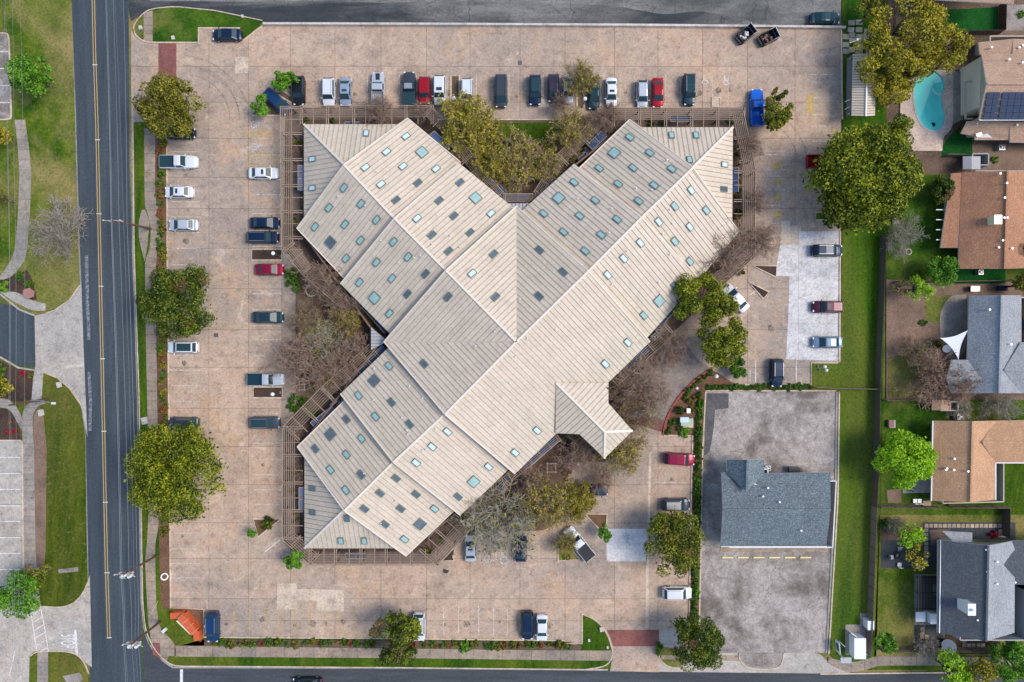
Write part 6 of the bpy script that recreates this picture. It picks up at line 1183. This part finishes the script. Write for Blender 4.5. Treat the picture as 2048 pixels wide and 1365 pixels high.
def tree(px, py, rp, mat, label, h=7.5, dens=240, leaf=.145, name='oak_tree', lobes=None, key=None, group=None, sx=1, sy=1, rz=None, holes=(), bark='bark', thin=False, cat='tree'):
    global tseed; tseed += 1; Rm = rp * S * (HC - h * .7) / HC
    kk = (key, mat) if key else None
    if kk and kk in TC: ct, tt, R0 = TC[kk]
    else:
        nl = lobes or int(18 + Rm * Rm * .9); n = int(Rm * Rm * dens * 2.0); V, lc = crown(Rm * 1.03, h * .52, n, nl, leaf, seed=tseed, holes=holes, thin=thin); V[:, 2] += h * .45
        ct = quads_mesh('crown', V, mat); tt = trunk_mesh(Rm, h, lc, .05 * h * .8, bark, 12 if not thin else 22, tseed); R0 = Rm
        if kk: TC[kk] = (ct, tt, R0)
    o = thing(name, label, cat, W(px, py, h * .7) - Vector((0, 0, h * .7)), rz if rz is not None else (0 if holes or (sx != sy) else R.uniform(0, 6)), group); k = Rm / R0
    o.scale = (k * sx, k * sy, k if kk else 1); mk('trunk', tt, o); mk('crown', ct, o); return o
tseed = 100
def bare_mesh(seed, H, Rm, twig=1.0, up=.5, bark='bark_brown', buds=0, budmat='lf_bud'):
    r = random.Random(seed); A = []; B = []; ra = []; rb = []; tips = []
    def grow(p_, d, L, rad, dep):
        n = 3 if dep > 1 else 2
        for k in range(n):
            d2 = (d + Vector((r.gauss(0, .14), r.gauss(0, .14), r.gauss(0, .10)))).normalized(); q = p_ + d2 * (L / n); r2 = rad * (1 - .35 / n * (k + 1) / 1) if dep else rad * .6
            A.append(tuple(p_)); B.append(tuple(q)); ra.append(rad); rb.append(r2); p_, d, rad = q, d2, r2
            if dep > 0:
                for _ in range(r.choice((1, 2, 2)) if dep > 1 else 3):
                    ax = Vector((r.gauss(0, 1), r.gauss(0, 1), r.gauss(0, .7))).normalized(); nd = (d * .75 + ax * .75); nd.z += .05; nd.normalize(); grow(p_, nd, L * r.uniform(.5, .72), rad * .52, dep - 1)
        tips.append(p_)
    p0 = Vector((0, 0, 0)); tp = Vector((r.uniform(-.2, .2), r.uniform(-.2, .2), H * .2)); A.append(tuple(p0)); B.append(tuple(tp)); ra.append(H * .022); rb.append(H * .018)
    nb = 11
    for k in range(nb):
        a = k * 2 * PI / nb + r.uniform(-.3, .3); el = r.choice((.25, .5, .8, 1.15)) * up * 2; d = Vector((math.cos(a) * math.cos(el), math.sin(a) * math.cos(el), math.sin(el) + .15)).normalized(); grow(tp, d, Rm * .72, H * .011, 3)
    A_, B_ = np.array(A), np.array(B); mx = max(1e-3, np.percentile(np.hypot(B_[:, 0], B_[:, 1]), 97)); f = Rm / mx; zf_ = H / max(B_[:, 2].max(), .1)
    for X in (A_, B_): X[:, 0] *= f; X[:, 1] *= f; X[:, 2] = np.clip(X[:, 2] * zf_, 0, H)
    ra = np.maximum(np.array(ra), .026 * twig); rb = np.maximum(np.array(rb), .018 * twig)
    tm = segs_mesh('trunk', A_, B_, ra, rb, bark); bm = None
    if buds:
        rr = np.random.RandomState(seed); ii = rr.randint(0, len(B_), buds); c = B_[ii] + rr.randn(buds, 3) * .12; nmv = rr.randn(buds, 3); nmv[:, 2] = abs(nmv[:, 2]) + .4; nmv /= np.linalg.norm(nmv, axis=1)[:, None]; t1 = np.cross(nmv, rr.randn(buds, 3)); t1 /= np.linalg.norm(t1, axis=1)[:, None]; t2 = np.cross(nmv, t1); ls = (.09 + .09 * rr.rand(buds))[:, None]
        V = np.stack([c - t1 * ls, c + t2 * ls * .6, c + t1 * ls, c - t2 * ls * .6], 1).reshape(-1, 3); bm = quads_mesh('crown', V, budmat)
    return tm, bm
BT = {}
def bare(px, py, rp, label, bark='bark_brown', buds=0, budmat='lf_bud', h=5, var=0, name='bare_tree', group=None, up=.5, twig=1.0):
    Rm = rp * S * 1.05; buds = int(buds * (.8 if buds > 8000 else .45)); k = (bark, buds, budmat, var, up)
    if k not in BT: BT[k] = bare_mesh(40 + var + len(BT), 5.0, 4.0, twig, up, bark, buds, budmat)
    tm, bm = BT[k]; o = thing(name, label, 'tree', W(px, py, h * .6) - Vector((0, 0, h * .6)), R.uniform(0, 6.28), group); o.scale = (Rm / 4, Rm / 4, h / 5); mk('trunk', tm, o)
    if bm: mk('crown', bm, o)
    return o
# --- evergreen and leafy trees
tree(332, 212, 66, 'lf_olive', 'olive green round tree beside the brick paved northwest entrance', 8); tree(352, 603, 76, 'lf_oak', 'dark green tree with rusty tips in the west hedge strip', 8, holes=((.2, .35, .14),))
tree(345, 948, 96, 'lf_big', 'largest round tree with a dark gap near its centre at the west edge', 10, 260, holes=((-.02, .28, .24), (.10, .05, .12)))
tree(56, 148, 44, 'lf_bright', 'round bright green tree on the west lawn by the white bay lines', 7, 220); tree(30, 1190, 52, 'lf_bright', 'spreading bright green tree over the crossing at the lower left', 8, 150, holes=((.2, .2, .3), (-.5, .7, .3)))
tree(66, 1155, 30, 'lf_mix', 'yellow green side crown over the lower left footpath', 6, 130, name='young_tree', thin=True)
tree(568, 163, 24, 'lf_bright', 'bright green small tree at the northwest trellis corner, upper one', 4, 330, .14, name='small_tree', lobes=12, sx=1.15, sy=.9); tree(524, 210, 21, 'lf_bright', 'bright green small tree left of the diagonal blue car', 4, 330, .14, name='small_tree', lobes=10); 
tree(504, 1070, 11, 'lf_bright', 'tiny bright green tree beside the triangular soil bed', 3, 400, .12, name='small_tree', lobes=7); tree(590, 1120, 23, 'lf_bright', 'small bright green tree at the southwest trellis corner', 4.5, 260, .15, name='small_tree', lobes=11); tree(1208, 1068, 17, 'lf_bright', 'small bright green tree beside the white concrete patch', 4, 300, .14, name='small_tree', lobes=8)
tree(1550, 222, 38, 'lf_mix', 'open olive green tree beside the bright blue pickup', 6, 210, .15, lobes=26, holes=((-.5, .45, .3), (.6, .35, .2))); tree(1560, 185, 14, 'lf_mix', 'small upper offshoot of greenery above the blue pickup', 5, 220, .15, name='small_tree', lobes=7)
tree(1738, 352, 104, 'lf_big', 'huge green tree over the east edge of the car park', 11, 200, .20, holes=((.05, -.45, .10), (-.1, .15, .12), (.3, -.1, .1))); tree(1690, 410, 48, 'lf_mix', 'lower left crown next to the huge east tree', 9, 200, .18); tree(1790, 262, 42, 'lf_big', 'upper crown next to the huge east tree', 9, 200)
tree(1812, 48, 78, 'lf_gold', 'yellow olive tree above the stepping stones at the top right', 8, 150, .17, holes=((.1, .1, .22), (-.1, -.5, .2)), thin=True); tree(1765, 112, 52, 'lf_gold', 'golden olive tree between the stepping stones and pool', 8, 150, .17, holes=((.4, .1, .2),), thin=True); tree(1892, 100, 52, 'lf_gold', 'golden olive tree reaching towards the solar panel house', 8, 150, .17, holes=((.1, -.2, .15),), thin=True); tree(1836, 135, 46, 'lf_gold', 'yellow branches overhanging the top of the pool', 7, 130, .17, holes=((.3, -.5, .2),), thin=True); tree(1786, 172, 40, 'lf_gold', 'yellow green tree between the carport and the pool terrace', 6, 160)
tree(1748, 20, 30, 'lf_olive', 'green tree at the top edge above the stepping stones', 6, 150); tree(1884, 378, 26, 'lf_oak', 'rounded dark shrub tree on the corner of the terracotta roof', 4, 300, .15); tree(1888, 540, 31, 'lf_bright', 'light green tree below the terracotta house', 5, 210, .15); tree(1842, 578, 26, 'lf_lime', 'yellow green tree over the weathered fence', 5, 120, .15, thin=True); tree(1805, 575, 18, 'lf_mix', 'thin pale tree beside the garden fence', 4, 60, .13, thin=True)
tree(1816, 915, 61, 'lf_lime', 'vivid lime green round tree beside the tan L shaped house', 7.5, 230, .17); tree(1400, 600, 56, 'lf_big', 'olive green tree at the southeast eave by the diagonal white sedan', 7.5, 210); tree(1452, 612, 28, 'lf_mix', 'yellow green crown over the front of the diagonal white sedan', 6.5, 160); tree(1445, 682, 52, 'lf_big', 'yellow green tree above the loop driveway', 7, 210, holes=((-.5, .5, .2),)); tree(1474, 737, 21, 'lf_shrub', 'dense round green bush beside the lot of the navy suv', 2.6, 500, .12, name='round_bush', lobes=16, cat='bush')
tree(1352, 1092, 64, 'lf_mix', 'yellow green tree with rusty patches over the southeast bays', 8, 190, holes=((-.15, .65, .2), (-.1, .05, .12))); tree(1396, 1292, 58, 'lf_oak', 'dark green tree beside the lower brick paved entrance', 8, 230); tree(788, 1283, 50, 'lf_oak', 'mixed green tree in the bottom hedge strip', 8, 200, holes=((-.6, .1, .2),)); tree(815, 1262, 24, 'lf_big', 'green side crown over the bottom row white suv', 7, 210)
tree(1822, 1075, 28, 'lf_lime', 'airy yellow green tree at the top of the lower garden', 5, 100, .15, thin=True); tree(1838, 1115, 26, 'lf_gold', 'sparse yellowish tree beside the round white bird bath', 5, 80, .14, thin=True); tree(1775, 1290, 22, 'lf_bright', 'small green tree inside the fence at the bottom right', 4, 320, .14, lobes=14)
tree(1905, 1345, 40, 'lf_lime', 'feathery yellow green tree over the bottom street, left one', 6, 120, .17, thin=True); tree(1965, 1350, 36, 'lf_gold', 'pale yellow tree over the bottom street, middle one', 6, 110, .17, thin=True); tree(2030, 1325, 46, 'lf_bright', 'bright green tree in the bottom right corner', 6, 200); tree(2046, 500, 32, 'lf_olive', 'olive tree cut by the right edge beside the terracotta house', 6, 200); tree(2052, 570, 22, 'lf_olive', 'olive tree cut by the right edge, below the other', 5, 200); tree(-4, 270, 20, 'lf_gold', 'yellow green tree cut by the left edge above the footpath', 5, 200); tree(-2, 395, 24, 'lf_olive', 'olive tree cut by the left edge beside the curved footpath', 5, 90, thin=True); tree(0, 775, 20, 'lf_gold', 'yellow green shrub tree cut by the left edge', 4, 200)
# --- budding trees of the green courtyard and others
bd = dict(bark='bark_brown', budmat='lf_bud', name='budding_tree')
bare(937, 245, 62, 'large budding olive yellow tree left of the green courtyard', buds=9000, h=6.5, var=1, **bd); bare(1137, 258, 48, 'budding olive tree right of the green courtyard', buds=5200, h=6, var=2, **bd); bare(1042, 315, 62, 'brownish budding tree in the centre of the green courtyard', buds=5200, h=5, var=3, **bd); bare(985, 330, 44, 'budding tree in the lower left of the green courtyard', buds=9000, h=5, var=1, **bd); bare(1090, 325, 44, 'budding tree in the lower right of the green courtyard', buds=5200, h=5, var=2, **bd); bare(1015, 365, 30, 'small brown tree by the courtyard arbor', buds=1500, h=4, var=4, **bd)
bare(1166, 158, 38, 'sparse yellow leafed tree over the north row of cars', buds=5200, h=6, var=2, **bd); bare(1100, 1012, 62, 'brown green budding tree in the south planting', buds=5200, h=6, var=3, **bd); bare(1158, 1005, 36, 'yellow budding tree left of the dark blue sedan', buds=9000, h=5, var=1, **bd); bare(1243, 910, 48, 'yellowish budding tree below the porch roof', buds=5200, h=5.5, var=2, **bd); bare(1285, 825, 42, 'yellow brown tree between porch roof and loop driveway', buds=1500, h=5, var=4, **bd)
bare(1245, 850, 26, 'low budding tree at the porch roof corner', buds=1500, h=3.2, var=4, **bd); bare(690, 638, 40, 'yellow budding tree in the west courtyard', buds=5200, h=4.5, var=2, **bd); bare(655, 690, 46, 'grey green tangled tree in the west courtyard', bark='bark_grey', buds=1500, h=4.5, var=5, name='budding_tree', budmat='lf_olive'); bare(608, 640, 34, 'sparse greenish tree at the edge of the west courtyard', bark='bark_brown', buds=1500, h=4, var=6, name='budding_tree', budmat='lf_olive')
bare(1132, 1060 + 30, 26, 'yellow green small tree left of the diagonal white pickup', buds=5200, h=4, var=3, **bd)
# --- bare trees
bare(645, 555, 48, 'bare pinkish brown tree in the upper west courtyard', h=5, var=7); bare(640, 745, 38, 'greenish budding tree low in the west courtyard', bark='bark_brown', buds=9000, budmat='lf_mix', name='budding_tree', h=3, var=3); bare(622, 690, 36, 'small green leafing tree at the left edge of the west courtyard', bark='bark_brown', buds=9000, budmat='lf_mix', name='budding_tree', h=3, var=3); bare(690, 600, 40, 'bare brown tree against the northwest wing eave', h=4.5, var=8); bare(600, 730, 64, 'wide bare tree arching over the silver pickup hood', h=5.5, var=9, bark='bark_brown'); bare(700, 700, 44, 'bare brown tree in front of the west entrance deck', h=4.5, var=7); bare(665, 740, 50, 'bare brown tree in the lower west courtyard', h=5, var=8)
bare(756, 222, 34, 'bare tree poking through the north pergola behind the silver pickup', h=5, var=9); bare(845, 222, 24, 'small bare tree at the end of the north pergola', h=4, var=7); bare(1206, 240, 36, 'bare brown tree at the northeast courtyard corner', h=5, var=8); bare(1228, 225, 22, 'small bare tree over the start of the northeast pergola', h=4, var=9); bare(1120, 205, 22, 'small bare twiggy tree below the purple hatchback', h=4, var=7)
bare(1455, 500, 60, 'bare tree over the east corner of the northeast wing', h=6, var=9); bare(1500, 290, 30, 'bare tree at the upper east pergola', h=4.5, var=8); bare(1515, 400, 28, 'bare twiggy tree right of the east pergola', h=4.5, var=7); bare(1530, 480, 36, 'bare tree above the triangular soil beds', h=5, var=8); bare(1292, 775, 62, 'wide bare tree over the loop driveway', h=5.5, var=9); bare(1345, 700, 44, 'bare tree between the southeast eave and loop driveway', h=5, var=7); bare(1250, 790, 34, 'bare tree tucked in the porch roof corner', h=4.5, var=8)
bare(1150, 910, 44, 'bare tree in front of the porch roof', h=4.5, var=8); bare(1205, 960, 30, 'bare tree left of the porch roof tip', h=4, var=7); bare(1003, 1035, 82, 'broad grey bare tree at the south end of the building', h=7, var=5, bark='bark_grey', buds=1500, budmat='lf_olive', name='bare_tree'); bare(955, 1000, 34, 'grey bare tree against the south eave', h=5, var=10, bark='bark_grey'); bare(1060, 965, 40, 'brown bare tree under the southeast eave pergola', h=4.5, var=8)
bare(590, 870, 24, 'small bare tree inside the lower west pergola, upper one', h=3, var=7); bare(598, 950, 22, 'small bare tree inside the lower west pergola, lower one', h=3, var=8); bare(588, 300, 16, 'small bare shrub tree inside the west pergola', h=2.5, var=7); bare(590, 460, 22, 'bare shrub tree by the west corner of the roof', h=3, var=8); bare(860, 1080, 24, 'bare shrub tree inside the angled south pergola', h=3, var=7); bare(900, 1045, 24, 'bare shrub tree by the south eave gap', h=3.5, var=9)
bare(105, 462, 62, 'large pale grey bare tree on the west lawn', bark='bark_pale', h=7, var=10); bare(1812, 466, 42, 'pale grey bare tree over the fire ring', bark='bark_pale', h=5, var=10); bare(1872, 755, 58, 'rust brown bare tree beside the grey shingled roof', h=6, var=11, buds=900, budmat='lf_rust', name='rusty_tree'); bare(1925, 770, 40, 'rusty twiggy tree over the grey gable wing', h=6, var=11, buds=900, budmat='lf_rust', name='rusty_tree'); bare(1832, 705, 30, 'sparse green brown tree left of the shade sail', h=4, var=6, bark='bark_brown', buds=1500, budmat='lf_olive', name='budding_tree')
bare(1925, 820, 30, 'pale bare shrub above the tan L shaped house', bark='bark_pale', h=3, var=10); bare(2010, 815, 38, 'pale bare tree near the right edge between two houses', bark='bark_pale', h=4, var=10); bare(1855, 1300, 30, 'thin bare tree at the bottom fence', bark='bark_pale', h=4, var=10); bare(1795, 1050, 20, 'small twiggy tree by the fire pit patio', bark='bark_grey', h=3.5, var=5, buds=1500, budmat='lf_olive', name='budding_tree')
# --- shrubs and hedges
SH = {}
def shrub(px, py, rp, mat, label, group=None, h=None, cat='bush', name='shrub'):
    v = R.randint(0, 2); k = (mat, v)
    if k not in SH: V, lc = crown(1, .9, 520, 10, .13, seed=300 + len(SH)); SH[k] = quads_mesh('shrub', V, mat)
    o = mk(name, SH[k]); r_ = rp * S; o.location = W(px, py, .08); o.rotation_euler = (0, 0, R.uniform(0, 6)); o.scale = (r_ * R.uniform(.9, 1.15), r_ * R.uniform(.9, 1.15), h or r_ * 1.1); return tag(o, label, cat, group)
g1 = 'low shrubs in the west mulch strip'; l1 = 'low rounded shrub in the mulch strip between west footpath and car park'
for k in range(62):
    y = 275 + k * 13 + R.uniform(-5, 5)
    if y > 1195: break
    shrub((323.5 if y < 500 else 326 if y < 800 else 329) + R.uniform(-3, 3), y, R.uniform(6, 10), R.choice(('lf_shrub', 'lf_mix', 'lf_mix', 'lf_rust', 'lf_olive')), l1, g1)
g2 = 'shrubs in the bottom hedge strip'; l2 = 'low green shrub in the bottom hedge strip beside the lower footpath'
for k in range(52):
    x = 425 + k * 14 + R.uniform(-5, 5)
    if 745 < x < 820: continue
    shrub(x, (1286 if x < 800 else 1289) + R.uniform(-3, 3), R.uniform(6, 9.5), R.choice(('lf_shrub', 'lf_mix', 'lf_mix', 'lf_rust', 'lf_shrub')), l2, g2)
shrub(930, 1291, 14, 'lf_bright', 'wide vivid green bush in the bottom hedge strip'); 
g3 = 'hedge bushes left of the asphalt lot'; l3 = 'hedge bush in the green strip left of the cracked asphalt lot'
for k in range(40):
    y = 790 + k * 11.5
    if y > 1242: break
    shrub(1400 - (y - 790) * .028 + R.uniform(-2, 2), y, R.uniform(7, 9.5), R.choice(('lf_shrub', 'lf_shrub', 'lf_bright')), l3, g3, .9)
g4 = 'hedge bushes above the asphalt lot'; l4 = 'hedge bush in the low green hedge above the cracked asphalt lot'
for k in range(21): shrub(1418 + k * 10, 774 + R.uniform(-1.5, 1.5), R.uniform(6, 8), 'lf_shrub', l4, g4, .6)
g5 = 'shrubs along the red kerb'; l5 = 'dark shrub just inside the curved red kerb'
for x, y in ((1420, 745), (1408, 752), (1397, 762), (1385, 772), (1376, 783), (1368, 794), (1361, 858), (1335, 862), (1345, 845)): shrub(x, y, R.uniform(6.5, 9), 'lf_shrub', l5, g5, .7)
shrub(1359, 820, 9, 'lf_shrub', 'tall oval dark bush beside the red kerb', h=1.6); shrub(1382, 801, 9, 'lf_mix', 'olive rounded bush above the white meter box', h=1.0); shrub(1381, 816, 4.5, 'lf_gold', 'small yellow bush above the white meter box', h=.5); shrub(1388, 822, 4.5, 'lf_gold', 'small yellow bush right of the white meter box', h=.5); shrub(1370, 866, 12, 'lf_bright', 'bright green low bush at the base of the planted triangle', h=.7)
for x, y, r_, m_, l_ in ((586, 548, 13, 'lf_shrub', 'upper clipped dark green hedge piece of the left west courtyard edge'), (586, 562, 14, 'lf_shrub', 'middle clipped green hedge piece near the crimson sedan'), (592, 576, 12, 'lf_shrub', 'lower clipped green hedge piece near the stone ring'), (588, 797, 12, 'lf_shrub', 'upper clipped hedge piece right of the planter lamp'), (587, 815, 12, 'lf_shrub', 'lower clipped hedge piece right of the planter lamp'), (606, 803, 12, 'lf_shrub', 'clipped hedge piece beside the angled west pergola'), (624, 829, 11, 'lf_bright', 'green bush seen between beams of the angled west pergola'), (535, 1046, 14, 'lf_oak', 'dark twiggy bush in the triangular soil bed'), (1138, 1095, 20, 'lf_olive', 'olive ground bush in the triangular island by the white pickup'), (586, 445, 10, 'lf_shrub', 'dark green bush at the west roof corner'), (596, 288, 9, 'lf_mix', 'olive bush inside the west pergola'), (610, 243, 9, 'lf_mix', 'olive bush left in the north planting strip'), (666, 244, 8, 'lf_shrub', 'green bush right in the north planting strip'), (1460, 246, 7, 'lf_shrub', 'round clipped bush at the northeast roof corner'), (1300, 248, 9, 'lf_mix', 'olive bush left in the northeast planting strip'), (1325, 249, 8, 'lf_shrub', 'green bush middle in the northeast planting strip'), (1475, 430, 11, 'lf_oak', 'dark bush between east eave and pergola'), (880, 1080, 9, 'lf_shrub', 'green bush inside the angled south pergola'), (855, 1100, 10, 'lf_olive', 'olive bush left inside the angled south pergola'), (60, 568, 9, 'lf_shrub', 'green bush beside the west curved footpath'), (42, 553, 9, 'lf_shrub', 'dark bush at the bend of the west footpath'), (58, 575, 6, 'lf_oak', 'small dark bush above the hexagonal stone'), (10, 572, 13, 'lf_bright', 'pale green grass clump left of the hexagonal stone'), (48, 746, 7, 'lf_red', 'red flowering bush beside the asphalt drive'), (62, 752, 6, 'lf_mix', 'green bush right of the red flowering bush'), (16, 864, 5, 'lf_red', 'left red flowering bush above the side car park'), (32, 863, 6, 'lf_red', 'right red flowering bush above the side car park'), (20, 845, 5, 'lf_rust', 'orange flowering bush above the red ones'), (4, 740, 12, 'lf_bright', 'spiky pale green plant at the left edge'), (1845, 645, 7, 'lf_shrub', 'round green shrub in the bare garden of the grey house'), (1835, 700, 16, 'lf_mix', 'olive shrub left of the round patio table'), (1872, 690, 12, 'lf_mix', 'yellowish shrub next to the shade sail point'), (1315, 1296, 12, 'lf_shrub', 'dark green bush left of the lower right entrance tree'), (1785, 1050, 12, 'lf_shrub', 'dark green bush above the fire pit patio'), (1768, 1046, 10, 'lf_shrub', 'green bush in the corner of the lower garden'), (1985, 1068, 9, 'lf_red', 'red flowered pot bush among the square pavers'), (1918, 262, 9, 'lf_oak', 'dark purple bush at the corner of the artificial turf'), (1915, 92, 9, 'lf_shrub', 'green bush above the solar panel house'), (1265, 700, 10, 'lf_rust', 'orange brown bush at the southeast eave'), (1135, 945, 9, 'lf_rust', 'orange red shrub left of the porch roof tip'), (1105, 1000, 18, 'lf_rust', 'rusty shrub mass below the south pergola'), (1340, 530 + 35, 7, 'lf_shrub', 'tiny bush below the southeast trees'), (1480, 545, 9, 'lf_mix', 'olive bush under the bare tree at the east corner'), (2040, 30, 8, 'lf_bright', 'small green plant in the gravel bed at the top right'), (1988, 320, 8, 'lf_bright', 'small green plant on the gravel below the solar house'), (1722, 300, 10, 'lf_mix', 'shrub under the carport end')):
    shrub(x, y, r_, m_, l_)
shl = 'brown leafless ground shrub in the planting beds round the office'; sg_ = 'low brown shrubs in the beds round the office'
for pts in ([(600, 560), (740, 700)], [(600, 700), (640, 770)], [(1240, 790), (1330, 690)], [(960, 1040), (1110, 940)], [(575, 870), (600, 1070)], [(1475, 260), (1480, 500)]):
    (x0, y0), (x1, y1) = pts
    for k in range(9): t_ = R.random(); shrub(x0 + (x1 - x0) * t_ + R.uniform(-9, 9), y0 + (y1 - y0) * t_ + R.uniform(-9, 9), R.uniform(4, 8), R.choice(('lf_rust', 'lf_olive', 'lf_mix')), shl, sg_)
